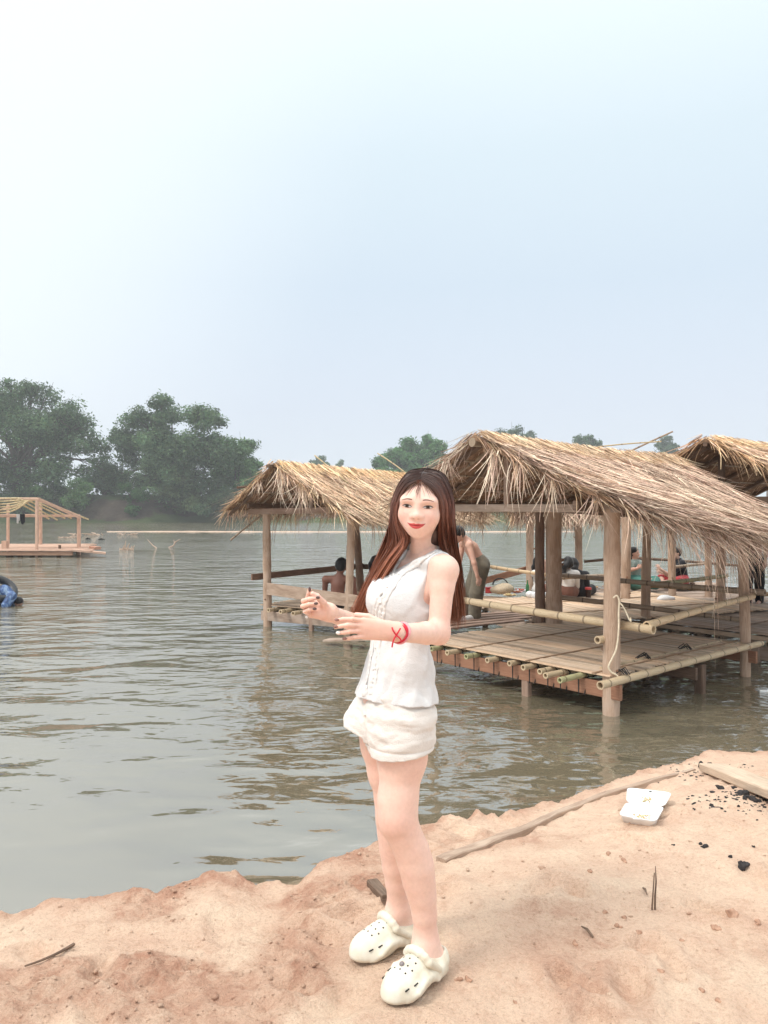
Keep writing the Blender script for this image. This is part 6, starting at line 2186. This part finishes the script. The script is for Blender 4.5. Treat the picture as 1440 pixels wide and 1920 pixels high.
# bending bare-backed man on the large pavilion's deck
d0 = 11.15
J = dict(pelvis=wa(901, 1060, d0), chest=wa(884, 1028, d0), neck=wa(870, 1009, d0 - .05), head=wa(858, 1003, d0 - .12),
         shL=wa(880, 1022, d0 - .17), elL=wa(889, 1056, d0 - .28), wrL=wa(895, 1080, d0 - .30), hdL=wa(898, 1095, d0 - .30),
         shR=wa(868, 1019, d0 + .16), elR=wa(862, 1050, d0 + .15), wrR=wa(858, 1076, d0 - .05),
         hipL=wa(902, 1066, d0 - .08), knL=wa(893, 1112, d0 - .12), anL=wa(890, 1154, d0 - .02), toL=wa(876, 1164, d0 - .14),
         hipR=wa(896, 1066, d0 + .10), knR=wa(880, 1112, d0 + .06), anR=wa(874, 1150, d0 + .20), toR=wa(864, 1158, d0 + .10))
man = figure('bare-backed man in baggy olive trousers bending forward on the deck beside the woman', J, (.62, .38, .29), .0058, [('trousers', M_OLIVE, trousers_(.97, .020, .022))], ('short',), (-.75, -.45, -.5), cat='man')
def shoe(root, a, b):
    s = SDF()
    a, b = A3(a), A3(b)
    u = (b - a) / np.linalg.norm(b - a)
    s.cone(a - u * .04, b, .046, .040, .02)
    s.cone(a, a + A3((0, 0, .05)), .046, .042, .02)
    s.plane(A3((0, 0, min(a[2], b[2]) - .036)), (0, 0, -1))
    V, Fc = s.surf(.006)
    mesh_np('shoe', V, Fc, M_SHOEW, root)
for q in 'LR':
    t = A3(J['to' + q]); an = A3(J['an' + q])
    zz = zd + .045
    shoe(man, (an[0], an[1], zz), (an[0] + (t[0] - an[0]) * 1.9, an[1] + (t[1] - an[1]) * 1.9, zz - .005))
def cross_legged(p, c, face, spread=.30):
    """adds folded legs to a sitter: p pelvis, face = forward direction (x, y)"""
    p = A3(p); f = A3((face[0], face[1], 0)); f /= np.linalg.norm(f)
    l = A3((-f[1], f[0], 0))
    return dict(hipL=p + l * .09 + f * .03, knL=p + l * spread + f * .30 + A3((0, 0, .02)), anL=p - l * .06 + f * .36 + A3((0, 0, -.04)),
                hipR=p - l * .09 + f * .03, knR=p - l * spread + f * .30 + A3((0, 0, .02)), anR=p + l * .06 + f * .44 + A3((0, 0, -.04)))
def sitter(label, px, pyp, d, face, pyc, pyh, skin, clothes, hair, hdir, arms=None, lean=0, headdx=0, sw=.165, **kw):
    p, c = wa(px, pyp, d), wa(px + lean, pyc, d)
    n = wa(px + lean + headdx * .4, pyc - (pyc - pyh) * .48, d)
    hd_ = wa(px + lean + headdx, pyh, d)
    f = A3((face[0], face[1], 0)); f /= np.linalg.norm(f)
    l = A3((-f[1], f[0], 0))
    up = A3((0, 0, 1))
    J = dict(pelvis=p, chest=c, neck=n, head=hd_)
    sh = c * .3 + n * .7
    J['shL'], J['shR'] = sh + l * sw - up * .02, sh - l * sw - up * .02
    J['elL'], J['elR'] = J['shL'] - up * .24 + f * .06 + l * .03, J['shR'] - up * .24 + f * .06 - l * .03
    J['wrL'], J['wrR'] = J['elL'] + f * .20 - up * .06 - l * .08, J['elR'] + f * .20 - up * .06 + l * .08
    J.update(cross_legged(p, c, face))
    if arms: J.update({a: A3(b) for a, b in arms.items()})
    return figure(label, J, skin, .0075, clothes, hair, hdir, **kw)
# sitters in the left pavilion
sitter('man with black hair and brown back seated behind the left pavilion rail plank', 632, 1128, 12.9, (.1, 1), 1096, 1061, (.26, .125, .09), [('shorts', M_BLACKC, trousers_(.4, .02))], ('short',), (.25, .97, 0), lean=2, headdx=6, sw=.225, size=1.15, cat='man')
sitter('person in a black sleeveless top seated just behind the woman\'s long hair', 706, 1126, 13.3, (.9, -.4), 1092, 1055, (.40, .22, .16), [('top', M_BLACKC, top_(0, .012)), ('trousers', M_BLACKC, trousers_(.9, .02))], ('long', [wa(697, 1058, 13.35), wa(696, 1070, 13.35)]), (.6, -.7, -.1), cat='person')
# picnickers behind the large pavilion
sitter('long-haired woman in white tipping her head back on the picnic platform', 1012, 1106, 14.4, (.6, -.7), 1082, 1054, (.58, .37, .29), [('top', M_WHITEC, top_(.4, .014, .2)), ('trousers', M_WHITEC, trousers_(.8, .02))], ('long', [wa(1003, 1064, 14.45), wa(1002, 1078, 14.45), wa(1003, 1090, 14.4)]), (.75, -.45, .5),
       arms=dict(elR=wa(1024, 1080, 14.15), wrR=wa(1021, 1062, 14.1), hdR=wa(1020, 1052, 14.1)), cat='woman')
sitter('person in pale grey top with long black hair, seen from behind by the double post', 1064, 1110, 13.7, (-.2, 1), 1084, 1056, (.58, .37, .29), [('top', M_WHITEC, top_(.9, .02, .25)), ('shorts', M_BROWNC, trousers_(.6, .03))], ('long', [wa(1058, 1062, 13.6), wa(1056, 1074, 13.58), wa(1057, 1082, 13.55)]), (-.3, .9, 0), cat='person')
sitter('person all in black with long black hair, seated beside the one in pale grey', 1082, 1110, 14.0, (.1, 1), 1085, 1058, (.55, .35, .27), [('top', M_BLACKC, top_(1.2, .02, .2)), ('trousers', M_BLACKC, trousers_(.9, .03))], ('long', [wa(1077, 1066, 13.9), wa(1080, 1078, 13.85), wa(1084, 1094, 13.85)]), (.1, .99, 0), headdx=-6, cat='person')
# the two on the far platform
sitter('woman in a grey-green top and teal skirt facing a man in black', 1190, 1092, 15.2, (.8, -.6), 1064, 1037, (.55, .33, .25), [('top', M_GREYC, top_(.5, .014, .1)), ('skirt', M_GREENC, trousers_(.9, .04))], ('long', [wa(1186, 1042, 15.3), wa(1185, 1050, 15.3)]), (.75, -.6, -.05),
       arms=dict(elR=wa(1184, 1068, 15.0), wrR=wa(1194, 1066, 14.9), hdR=wa(1200, 1063, 14.9)), cat='woman')
sitter('man in a black t-shirt sitting on the far platform with hands out in front', 1279, 1088, 15.5, (-1, -.15), 1062, 1038, (.55, .36, .28), [('tee', M_BLACKC, top_(.7, .02, .2)), ('shorts', M_REDC, trousers_(.5, .02))], ('short',), (-.9, -.35, -.1), lean=-4, headdx=-8,
       arms=dict(elL=wa(1254, 1078, 15.3), wrL=wa(1240, 1068, 15.25), hdL=wa(1234, 1062, 15.25), elR=wa(1256, 1080, 15.6), wrR=wa(1243, 1074, 15.65), hdR=wa(1236, 1071, 15.65)), cat='man')
# standing figure at the right edge, head behind the thatch
d0 = 13.3
J = dict(pelvis=wa(1414, 1046, d0), chest=wa(1413, 1010, d0), neck=wa(1413, 990, d0), head=wa(1412, 973, d0 - .02), shL=wa(1432, 997, d0 - .05), elL=wa(1438, 1026, d0), wrL=wa(1434, 1052, d0 - .1),
         shR=wa(1396, 997, d0), elR=wa(1392, 1026, d0), wrR=wa(1396, 1052, d0 - .1), hipL=wa(1422, 1052, d0), knL=wa(1424, 1092, d0), anL=wa(1424, 1128, d0), toL=wa(1420, 1132, d0 - .15),
         hipR=wa(1404, 1052, d0), knR=wa(1402, 1092, d0), anR=wa(1402, 1128, d0), toR=wa(1398, 1132, d0 - .15))
figure('standing person in dusky pink top and black trousers, head hidden by the thatch', J, (.5, .32, .25), .0075, [('top', M_PINKC, top_(.8, .018, .1)), ('trousers', M_BLACKC, trousers_(.96, .02))], ('short',), (-.3, -.9, 0), cat='person')
# bather at the left edge, bent over an inner tube
d0 = 16.2
J = dict(pelvis=wa(-6, 1126, d0 + .1), chest=wa(8, 1110, d0), neck=wa(26, 1124, d0 - .05), head=wa(35, 1131, d0 - .1), shL=wa(22, 1118, d0 - .22), elL=wa(10, 1136, d0 - .32), wrL=wa(24, 1146, d0 - .3),
         shR=wa(20, 1112, d0 + .18), elR=wa(26, 1132, d0 + .25), wrR=wa(36, 1146, d0 + .2), hipL=wa(-10, 1134, d0), knL=wa(-8, 1158, d0 - .1), anL=wa(-14, 1176, d0), hipR=wa(-12, 1134, d0 + .2), knR=wa(-10, 1158, d0 + .2), anR=wa(-16, 1176, d0 + .2))
figure('bather in a blue patterned shirt bent low into the water at the left edge', J, (.30, .18, .13), .008, [('shirt', M_BLUEC, top_(.9, .045, .2)), ('trousers', M_BLACKC, trousers_(.9, .02))], ('short',), (.75, -.3, -.7), cat='person')
# ================================================================ things lying about
M_GREYWOOD = wood_mat('sun_bleached_wood', (.30, .20, .145), (.52, .385, .29), (.46, .36, .28))
M_PALEWOOD = wood_mat('pale_board', (.46, .34, .25), (.66, .52, .39))
M_CHAR = plain_mat('charcoal', (.040, .036, .036), .85, .4, 60, .5, .15)
M_FOAM = plain_mat('white_foam', (.80, .80, .79), .55, .03, 60, .15, .3)
M_TWIG = wood_mat('twig_bark', (.10, .065, .045), (.24, .165, .12))
M_CLODM = plain_mat('damp_clod', (.40, .245, .17), .95, .25, 40, .5, .1)
def drape(path, up=0.0):
    return [sand_at(px, py, up) for px, py in path]
# long half-buried plank along the shore
pp = drape([(826, 1616), (880, 1594), (940, 1572), (1000, 1547), (1060, 1520), (1120, 1496), (1180, 1476), (1240, 1460), (1300, 1443)])
pp = smooth_path(pp, 3)
V, Fq = [], []
n = len(pp)
for i, p in enumerate(pp):
    t = (pp[min(i + 1, n - 1)] - pp[max(i - 1, 0)]).normalized()
    s = t.cross(Vector((0, 0, 1))).normalized()
    k_ = i / (n - 1)
    w = .026 * (1.25 - .6 * k_) * (1 + .12 * math.sin(i * 2.1))
    hgt = .017 * (1.1 - .5 * k_) + .004 * math.sin(i * 1.3)
    V += [p + s * w + Vector((0, 0, -.04)), p + s * w * .96 + Vector((0, 0, hgt * .75)), p + s * w * .8 + Vector((0, 0, hgt)), p - s * w * .8 + Vector((0, 0, hgt * .8)), p - s * w * 1.0 + Vector((0, 0, -.04))]
mb = MB()
fs, us = [], []
for i in range(n - 1):
    for q in range(4):
        a = i * 5 + q
        fs.append((a, a + 5, a + 6, a + 1))
        us.append([(q * .03, i * .1), (q * .03, i * .1 + .1), (q * .03 + .03, i * .1 + .1), (q * .03 + .03, i * .1)])
fs.append((0, 1, 2, 3, 4)); us.append([(0, 0), (.03, 0), (.05, 0), (.06, .02), (.08, 0)])
e = (n - 1) * 5
fs.append((e + 4, e + 3, e + 2, e + 1, e)); us.append([(0, 0)] * 5)
mb._add(V, fs, us)
tag(mb.build('plank', M_GREYWOOD, loc=tuple(pp[n // 2])), 'long narrow weathered plank half buried in the sand along the water edge', 'plank')
a, b = sand_at(1336, 1446, .02), sand_at(1442, 1492, .035)
b = a + (b - a) * 1.9
mb = MB().bar(a, b, .17, .05, jit=.004)
tag(mb.build('plank', M_PALEWOOD, loc=tuple(a)), 'pale thick board with a charred end lying by black ash at the right edge', 'plank')
mb = MB().bar(sand_at(699, 1658, .0), sand_at(727, 1694, .02), .05, .045, taper=.7, jit=.006)
p = sand_at(712, 1680)
tag(mb.build('wood_stub', M_TWIG, loc=tuple(p)), 'dark splintered wood stub sticking out of the sand behind the woman\'s rear clog', 'wood stub')
# sticks
p = sand_at(1228, 1706)
top = at(1229, 1624, p.y + .01)
mb = MB().tube([p - Vector((0, 0, .05)), p.lerp(top, .3), p.lerp(top, .65) + Vector((.003, 0, 0)), top], [.0042, .0036, .0028, .0012], 7)
mb.tube([p + Vector((-.012, 0, -.02)), p + Vector((-.002, .0, .14))], [.004, .002], 5)
tag(mb.build('stick', M_TWIG, loc=tuple(p)), 'thin dark stick standing upright in the sand', 'stick')
pp = smooth_path(drape([(46, 1816), (75, 1806), (105, 1793), (122, 1784), (138, 1775)], .008), 4)
mb = MB().tube(pp, list(np.linspace(.003, .006, len(pp))), 7)
mb.tube([pp[-5], pp[-5] + Vector((.03, .01, .012))], [.005, .003], 5)
tag(mb.build('twig', M_TWIG, loc=tuple(pp[0])), 'thin dry twig lying on the sand at lower left', 'twig')
for (x0, y0, x1, y1), lb in (((1112, 1760, 1090, 1742), 'short reddish twig lying on the sand below the upright stick'), ((1206, 1668, 1213, 1682), 'tiny dark splinter left of the upright stick')):
    a, b = sand_at(x0, y0, .006), sand_at(x1, y1, .01)
    tag(MB().tube([a, a.lerp(b, .5) + Vector((0, 0, .008)), b], [.004, .005, .002], 6).build('twig', M_TWIG, loc=tuple(a)), lb, 'twig')
# charcoal and clods, each lump on its own
def lump(name, mat, px, py, size, label, cat, group, seed, flat=.6):
    r_ = np.random.default_rng(seed)
    size *= .62
    p = A3(sand_at(px, py))
    s = SDF()
    for q in range(5):
        o_ = r_.normal(size=3) * size * A3((.5, .5, .22))
        rot, _ = np.linalg.qr(r_.normal(size=(3, 3)))
        s.ell(p + o_ + A3((0, 0, size * .12)), size * r_.uniform(.4, .85, 3) * A3((1, 1, flat)), rot, size * .5)
    s.func(p - 1, p + 1, lambda P: size * .28 * fbm(P[..., 0] / size * 2.2 + P[..., 2] / size, P[..., 1] / size * 2.2 - P[..., 2] / size, seed, 3))
    V, Fc = s.surf(size * .16, smooth=0)
    return tag(mesh_np(name, V, Fc, mat, loc=tuple(p), smooth=False), label, cat, group)
GC = 'charcoal lumps on the sand'
for i, (px, py, sz) in enumerate(((1352, 1479, .026), (1392, 1489, .040), (1404, 1497, .036), (1334, 1511, .020), (1299, 1508, .013), (1301, 1518, .010), (1344, 1476, .018), (1421, 1502, .030), (1306, 1457, .012), (1285, 1463, .010), (1414, 1588, .012), (1264, 1585, .010))):
    lump('charcoal', M_CHAR, px, py, sz, 'small black charcoal lump scattered on the sand near the pale board', 'charcoal', GC, 200 + i)
lump('charcoal', M_CHAR, 1325, 1438, .055, 'largest heap of black charcoal, at the end of the pale board', 'charcoal', GC, 230)
lump('charcoal', M_CHAR, 1319, 1588, .026, 'flat curved charcoal piece below the foam box and to its right', 'charcoal', GC, 231, .4)
lump('charcoal', M_CHAR, 1387, 1622, .034, 'broad flat charcoal piece low at the right, below the others', 'charcoal', GC, 232, .4)
lump('charcoal', M_CHAR, 1369, 1608, .015, 'round charcoal crumb touching the broad flat piece', 'charcoal', GC, 233)
r = np.random.default_rng(77)
m = 300
c0 = [sand_at(1395, 1492), sand_at(1432, 1512), sand_at(1328, 1446)]
P = np.concatenate([A3(c0[i]) + r.normal(size=(m // 3, 3)) * A3((.13, .10, 0)) for i in range(3)])
P[:, 2] = sand_h(P[:, 0], P[:, 1]) + .001
V, Fc = rock_lumps(P, r.gamma(2, .0022, len(P)) + .0015, 5)
tag(mesh_np('ash', V, Fc, M_CHAR, smooth=False), 'black ash and charcoal crumbs strewn round the pale board', 'ash', kind='stuff')
GS = 'damp clods on the sand'
for i, (px, py, sz) in enumerate(((1140, 1602, .022), (1170, 1614, .018), (1163, 1606, .014), (1376, 1716, .034), (1341, 1741, .022), (1105, 1634, .016), (1420, 1732, .018), (1170, 1722, .014), (1198, 1748, .014), (1160, 1738, .016), (1136, 1711, .015), (1237, 1822, .018), (1278, 1764, .012), (1316, 1858, .014), (1345, 1876, .014), (965, 1880, .012), (1078, 1770, .020))):
    lump('clod', M_CLODM, px, py, sz, 'small reddish-brown damp clod lying on the pale sand', 'clod', GS, 300 + i)
lump('clod', M_CLODM, 860, 1839, .017, 'reddish clod just right of the front clog, left of a close pair', 'clod', GS, 330)
lump('clod', M_CLODM, 877, 1838, .017, 'reddish clod just right of the front clog, right of a close pair', 'clod', GS, 331)
lump('clod', M_SAND, 1382, 1406, .045, 'rounded pale sand clod perched on the bank crest at far right', 'clod', GS, 332)

# open foam takeaway box
def foam_tray(name, C4, h, mat, parent, rise=0.0):
    """shallow tray over the quad C4 (world corners, anticlockwise from above)"""
    C4 = [A3(c) for c in C4]
    def ring(inset, z, nseg=6, rad=.18):
        out = []
        c = sum(C4) / 4
        for i in range(4):
            p0, p1, p2 = C4[i - 1], C4[i], C4[(i + 1) % 4]
            for q in range(nseg + 1):
                t = q / nseg
                a = p1 + (p0 - p1) * rad * (1 - t) ** 2
                b_ = p1 + (p2 - p1) * rad * t ** 2
                out.append((a + b_ - p1) * (1 - inset) + c * inset + A3((0, 0, z)))
        return out
    rings = [ring(.16, 0), ring(.05, h * .75), ring(.0, h * .95), ring(.0, h * 1.05), ring(.045, h * 1.05), ring(.09, h * .85), ring(.20, h * .28)]
    m = len(rings[0])
    V = np.concatenate(rings)
    i = np.arange(m); j = (i + 1) % m
    Fq = [np.concatenate([np.stack([k * m + i, k * m + j, (k + 1) * m + j, (k + 1) * m + i], 1) for k in range(len(rings) - 1)])]
    last = (len(rings) - 1) * m
    cidx = len(V)
    V = np.concatenate([V, V[last:last + m].mean(0)[None], V[:m].mean(0)[None]])
    Fq.append(np.stack([last + i, last + j, np.full(m, cidx)], 1))
    Fq.append(np.stack([j, i, np.full(m, cidx + 1)], 1))
    return mesh_np(name, V, Fq, mat, parent), rings[-1]
q0, q1, q2, q3 = sand_at(1160, 1545, .004), sand_at(1230, 1558, .004), sand_at(1246, 1530, .006), sand_at(1174, 1521, .006)
lid = [q3 + Vector((.004, .012, .016)), q2 + Vector((.004, .012, .016)), sand_at(1260, 1506, .035), sand_at(1176, 1495, .035)]
fb = empty('foam_box', tuple(q0), 'open white foam takeaway box with food scraps lying on the sand', 'foam box')
tr, fl_ = foam_tray('tray', [q0, q1, q2, q3], .040, M_FOAM, fb)
ld, fl2 = foam_tray('lid', lid, .022, M_FOAM, fb)
m_ = (q0 + q1) / 2
MB().bar(m_ + Vector((-.02, -.004, .040)), m_ + Vector((.02, -.002, .038)), .012, .005).build('latch', M_FOAM, tr)
lm = (lid[2] + lid[3]) / 2 + (lid[2] - lid[3]) * .05
MB().bar(lm + Vector((-.016, -.014, .020)), lm + Vector((.016, -.018, .020)), .007, .004).build('latch_slot_shade', M_CHAR, ld)  # solid dark bar stands in for the shade inside the slot
r = np.random.default_rng(8)
fcol = np.array([(.55, .33, .14), (.62, .52, .30), (.30, .16, .07), (.40, .36, .10), (.72, .66, .50)])
Ps = []
for fl3, n_, zz in ((fl_, 70, .004), (fl2, 60, .003)):
    c = np.mean(fl3, 0)
    for _ in range(n_):
        w = r.random(len(fl3)) ** 6
        w /= w.sum()
        Ps.append((w[:, None] * A3(fl3)).sum(0) * .75 + c * .25 + A3((0, 0, zz)))
V, Fc = rock_lumps(np.array(Ps), r.uniform(.0018, .0048, len(Ps)), 3)
mesh_np('food_scraps', V, Fc, vc_mat('food_scraps', .6), fb, col=np.repeat(fcol[r.integers(0, 5, len(Ps))], 12, 0), smooth=False)

# ---- floating and stranded wood out in the river
def driftwood(px, py, w, label, n, seed, tall=.4, name='driftwood'):
    r_ = np.random.default_rng(seed)
    c = on(px, py, WATER)
    mb = MB()
    for i in range(n):
        x = r_.uniform(-.5, .5) * w
        a = Vector((c.x + x, c.y + r_.uniform(-.3, .3), WATER - .05))
        an = r_.uniform(-1.2, 1.2)
        L0 = r_.uniform(.3, 1.0) * w * .6
        b = a + Vector((math.sin(an) * L0, r_.uniform(-.3, .3), abs(math.cos(an)) * L0 * tall + .04))
        mid = a.lerp(b, .5) + Vector((r_.uniform(-.1, .1), 0, .05))
        rr = r_.uniform(.025, .06) * w ** .5
        mb.tube([a, mid, b], [rr, rr * .8, rr * .35], 6)
    return tag(mb.build(name, M_GREYWOOD, loc=tuple(c)), label, 'driftwood', 'driftwood in the river')
c = on(237, 1031, WATER)
r_ = np.random.default_rng(6)
mb = MB()
for x, hh, ln in ((-.28, .16, -.10), (-.16, .30, .05), (-.05, .52, .02), (.06, .40, .10), (.18, .26, .06), (.30, .30, .12), (.0, .2, -.2), (.12, .16, -.25)):
    a0 = c + Vector((x, r_.uniform(-.15, .15), -.05))
    mb.tube([a0, a0 + Vector((ln * .4, 0, hh * .6)), a0 + Vector((ln, .03, hh))], [.045, .03, .012], 6)
mb.tube([c + Vector((-.36, 0, .0)), c + Vector((0, .05, .05)), c + Vector((.38, 0, .01))], [.04, .07, .03], 7)
tag(mb.build('driftwood', M_GREYWOOD, loc=tuple(c)), 'tangled clump of pale driftwood sticking up from the open river', 'driftwood', 'driftwood in the river')
c = on(290, 1027, WATER)
tag(MB().tube([c + Vector((.15, 0, -.05)), c + Vector((-.12, 0, .14)), c + Vector((-.42, .1, .44))], [.04, .03, .015], 6).build('driftwood', M_GREYWOOD, loc=tuple(c)), 'single thin branch poking out of the river left of a forked one', 'driftwood', 'driftwood in the river')
c = on(325, 1026, WATER)
mb = MB().tube([c + Vector((-.3, 0, -.05)), c + Vector((.0, 0, .08)), c + Vector((.12, 0, .30)), c + Vector((.36, .1, .44))], [.05, .045, .035, .015], 6)
mb.tube([c + Vector((.06, 0, .20)), c + Vector((.02, 0, .42))], [.03, .012], 5)
tag(mb.build('driftwood', M_GREYWOOD, loc=tuple(c)), 'forked pale branch poking out of the river', 'driftwood', 'driftwood in the river')
for i, (px, py, w) in enumerate(((165, 1003, 2.6), (125, 1008, 1.3), (236, 1002, 1.4))):
    driftwood(px, py, w, ('long low snag of driftwood near the sand bar', 'small pale snag just right of the timber frame', 'faint low snag at the left end of the sand bar')[i], 14, 20 + i, .16)
for i, (px, py) in enumerate(((164, 1011), (190, 1012))):
    c = on(px, py, WATER)
    V, Fc = rock_lumps(A3([tuple(c), tuple(c + Vector((.12, .1, .02)))]), A3([.16, .11]), 40 + i)
    tag(mesh_np('floating_lump', V, Fc, M_TWIG, loc=tuple(c)), ('dark floating lump under the long low snag', 'dark floating lump right of another, under the snag')[i], 'floating debris', 'floating lumps')
c = on(1432, 1297, WATER)
mb = MB().bar(c + Vector((-.05, 0, .006)), c + Vector((.12, -.03, .010)), .05, .02, jit=.004)
tag(mb.build('foam_scrap', M_FOAM, loc=tuple(c)), 'white scrap of foam floating by the right edge', 'foam scrap')

# ---- cloth hung on the timber frame
def hanging_cloth(name, px, py, d, w, h, mat, label, seed):
    n, m = 14, 16
    r_ = np.random.default_rng(seed)
    top = A3(at(px, py, d))
    V = []
    for side in (-1, 1):
        for i in range(m):
            for j in range(n):
                u, v = j / (n - 1) - .5, i / (m - 1)
                V.append(top + A3((u * w * (1 - .25 * v * abs(u)), side * .012 + .05 * math.sin(u * 14 + seed) * v, -v * h * (1 + .25 * math.sin(u * 5 + seed)))))
    V = A3(V)
    idx = np.arange(n * m).reshape(m, n)
    q = np.stack([idx[:-1, :-1], idx[1:, :-1], idx[1:, 1:], idx[:-1, 1:]], -1).reshape(-1, 4)
    ed = np.concatenate([idx[0, :], idx[1:, -1], idx[-1, -2::-1], idx[-2:0:-1, 0]])
    e2 = np.roll(ed, -1)
    Fq = np.concatenate([q, q[:, ::-1] + n * m, np.stack([ed, ed + n * m, e2 + n * m, e2], 1)])
    return tag(mesh_np(name, V, Fq, mat, loc=tuple(top), col=np.ones((len(V), 3))), label, 'cloth', 'cloths hung on the timber frame')
hanging_cloth('hung_cloth', 42, 964, fy + .25, .22, .38, M_BLACKC, 'black cloth hung over the beam of the timber frame', 1)
hanging_cloth('hung_cloth', 34, 964, fy + .25, .16, .33, M_WHITEC, 'pale grey cloth hung beside the black one on the timber frame', 2)

# ---- inner tube at the left edge
c = A3(at(-2, 1104, 16.15))
mb = MB()
tilt = Matrix.Rotation(R(38), 3, 'Y') @ Matrix.Rotation(R(20), 3, 'X')
mb.tube([Vector(c) + tilt @ Vector((.30 * math.cos(a), .30 * math.sin(a), 0)) for a in np.linspace(0, 2 * math.pi, 30)], .085, 12, cap=False)
tag(mb.build('inner_tube', plain_mat('black_rubber', (.02, .02, .022), .45, spec=.5), loc=tuple(c)), 'black inner tube across the back of the bather at the left edge', 'inner tube')

# ---- picnic things on the platforms
M_GLASSG = plain_mat('green_glass', (.03, .16, .05), .12, spec=.7)
M_PLASTIC = plain_mat('white_plastic_bag', (.72, .72, .73), .35, .06, 40, .6)
M_REDP = plain_mat('red_plastic', (.50, .05, .05), .4)
M_PINKP = plain_mat('pink_plate', (.60, .30, .30), .5)
M_STRAWBAG = plain_mat('woven_straw', (.52, .42, .30), .9, .25, 60, .6)
M_COLA = plain_mat('dark_cup', (.03, .015, .015), .25)
def deck_pt(px, py, z): return on(px, py, z)
def soft_bag(name, px, py, z, w, h, mat, label, cat, seed, handles=None, group=None):
    p = A3(on(px, py, z))
    r_ = np.random.default_rng(seed)
    s = SDF()
    for q in range(6):
        s.ell(p + A3((r_.uniform(-.3, .3) * w, r_.uniform(-.15, .15) * w, h * r_.uniform(.25, .55))), A3((w * r_.uniform(.25, .42), w * .25, h * r_.uniform(.3, .5))), None, w * .1)
    s.func(p - 1, p + 1, lambda P: .10 * h * fbm(P[..., 0] * 3.2 / w, P[..., 2] * 2.4 / w + P[..., 1], seed, 3))
    s.plane(p, (0, 0, -1))
    V, Fc = s.surf(min(w, h) * .07, smooth=1)
    root = empty(name, tuple(p), label, cat, group)
    mesh_np('bag_body', V, Fc, mat, root)
    if handles:
        mb = MB()
        for o_ in (-.03, .03):
            mb.tube([Vector(p) + Vector((w * .30 * math.cos(a), o_, h * .75 + h * .55 * math.sin(a))) for a in np.linspace(0, math.pi, 12)], .010, 6)
        mb.build('handle', handles, root)
    return root
soft_bag('bag', 938, 1113, bz, .46, .22, M_STRAWBAG, 'cream woven bag with dark handles on the picnic platform', 'bag', 1, M_CHAR)
soft_bag('plastic_bag', 997, 1122, bz, .22, .15, M_PLASTIC, 'crumpled white plastic bag on the edge of the picnic platform', 'plastic bag', 2)
soft_bag('plastic_bag', 1017, 1121, bz, .20, .13, plain_mat('clear_plastic_bag', (.52, .53, .54), .2), 'greyish clear plastic bag beside the thick double post', 'plastic bag', 3)
soft_bag('bag', 1010, 1115, bz, .30, .16, M_BLACKC, 'black handbag behind the plastic bags on the picnic platform', 'bag', 4)
soft_bag('plastic_bag', 1243, 1127, CAM_Z - 1.55, .32, .11, M_PLASTIC, 'flat white plastic bag on the right-hand deck under the bamboo rail', 'plastic bag', 5)
soft_bag('plastic_bag', 1194, 1103, CAM_Z - 1.55, .26, .30, plain_mat('misty_plastic_bag', (.55, .57, .57), .25), 'tall clear plastic bag in front of the woman in grey-green', 'plastic bag', 6)
p = deck_pt(917, 1112, bz)
bxr = empty('box', tuple(p), 'small red plastic box at the left end of the picnic platform', 'box')
MB().bar(p + Vector((-.07, 0, .05)), p + Vector((.07, 0, .05)), .10, .10).build('box_body', M_REDP, bxr)
MB().bar(p + Vector((-.075, 0, .106)), p + Vector((.075, 0, .106)), .11, .016).build('box_lid', M_REDP, bxr)
p = deck_pt(989, 1115, bz)
tag(MB().lathe(p, [(.030, 0), (.033, .02), (.033, .15), (.026, .18), (.013, .21), (.012, .26), (.014, .27)], 14).build('bottle', M_GLASSG, loc=tuple(p)), 'green glass bottle beside the woman tipping her head back', 'bottle')
for i, (px, py, m, lb) in enumerate(((968, 1112, M_PINKP, 'pink plate of food left of the green bottle'), (956, 1118, M_STRAWBAG, 'straw-coloured food tray in front of the woven bag'), (978, 1109, M_PLASTIC, 'white plate behind the pink plate'))):
    p = deck_pt(px, py, bz)
    root = empty('plate', tuple(p), lb, 'plate', 'plates on the picnic platform')
    MB().lathe(p, [(.05, 0), (.10, .015), (.125, .03), (.118, .030), (.09, .016), (.04, .008)], 18).build('dish', m, root)
    V, Fc = rock_lumps(A3(p) + np.random.default_rng(i).normal(size=(12, 3)) * A3((.04, .04, .008)) + A3((0, 0, .03)), np.full(12, .022), i)
    mesh_np('food', V, Fc, plain_mat('food', ((.45, .20, .10), (.55, .42, .2), (.5, .12, .08))[i], .6), root)
p = deck_pt(1103, 1121, bz)
cupo = empty('cup', tuple(p), 'dark drink cup with a red lid right of the person all in black', 'cup')
MB().lathe(p, [(.045, 0), (.055, .15)], 14).build('cup_body', M_COLA, cupo)
MB().lathe(p + Vector((0, 0, .151)), [(.059, 0), (.059, .03), (.045, .04)], 14).build('cup_lid', M_REDP, cupo)
p = deck_pt(1220, 1110, CAM_Z - 1.55)
for i, (px, py) in enumerate(((1118, 1100), (1133, 1098))):
    p = deck_pt(px, py + 6, bz)
    root = empty('food_tray', tuple(p), ('foil food tray right of the dark cup', 'foil food tray further right, beside another')[i], 'food tray', 'food trays on the picnic platform')
    MB().lathe(p, [(.07, 0), (.09, .05), (.10, .052), (.085, .045), (.065, .02)], 4).build('tray', plain_mat('foil', (.5, .5, .5), .35), root)
    V, Fc = rock_lumps(A3(p) + np.random.default_rng(i + 9).normal(size=(10, 3)) * A3((.03, .03, .008)) + A3((0, 0, .045)), np.full(10, .022), i)
    mesh_np('food', V, Fc, plain_mat('tray_food', (.42, .24, .12), .6), root)
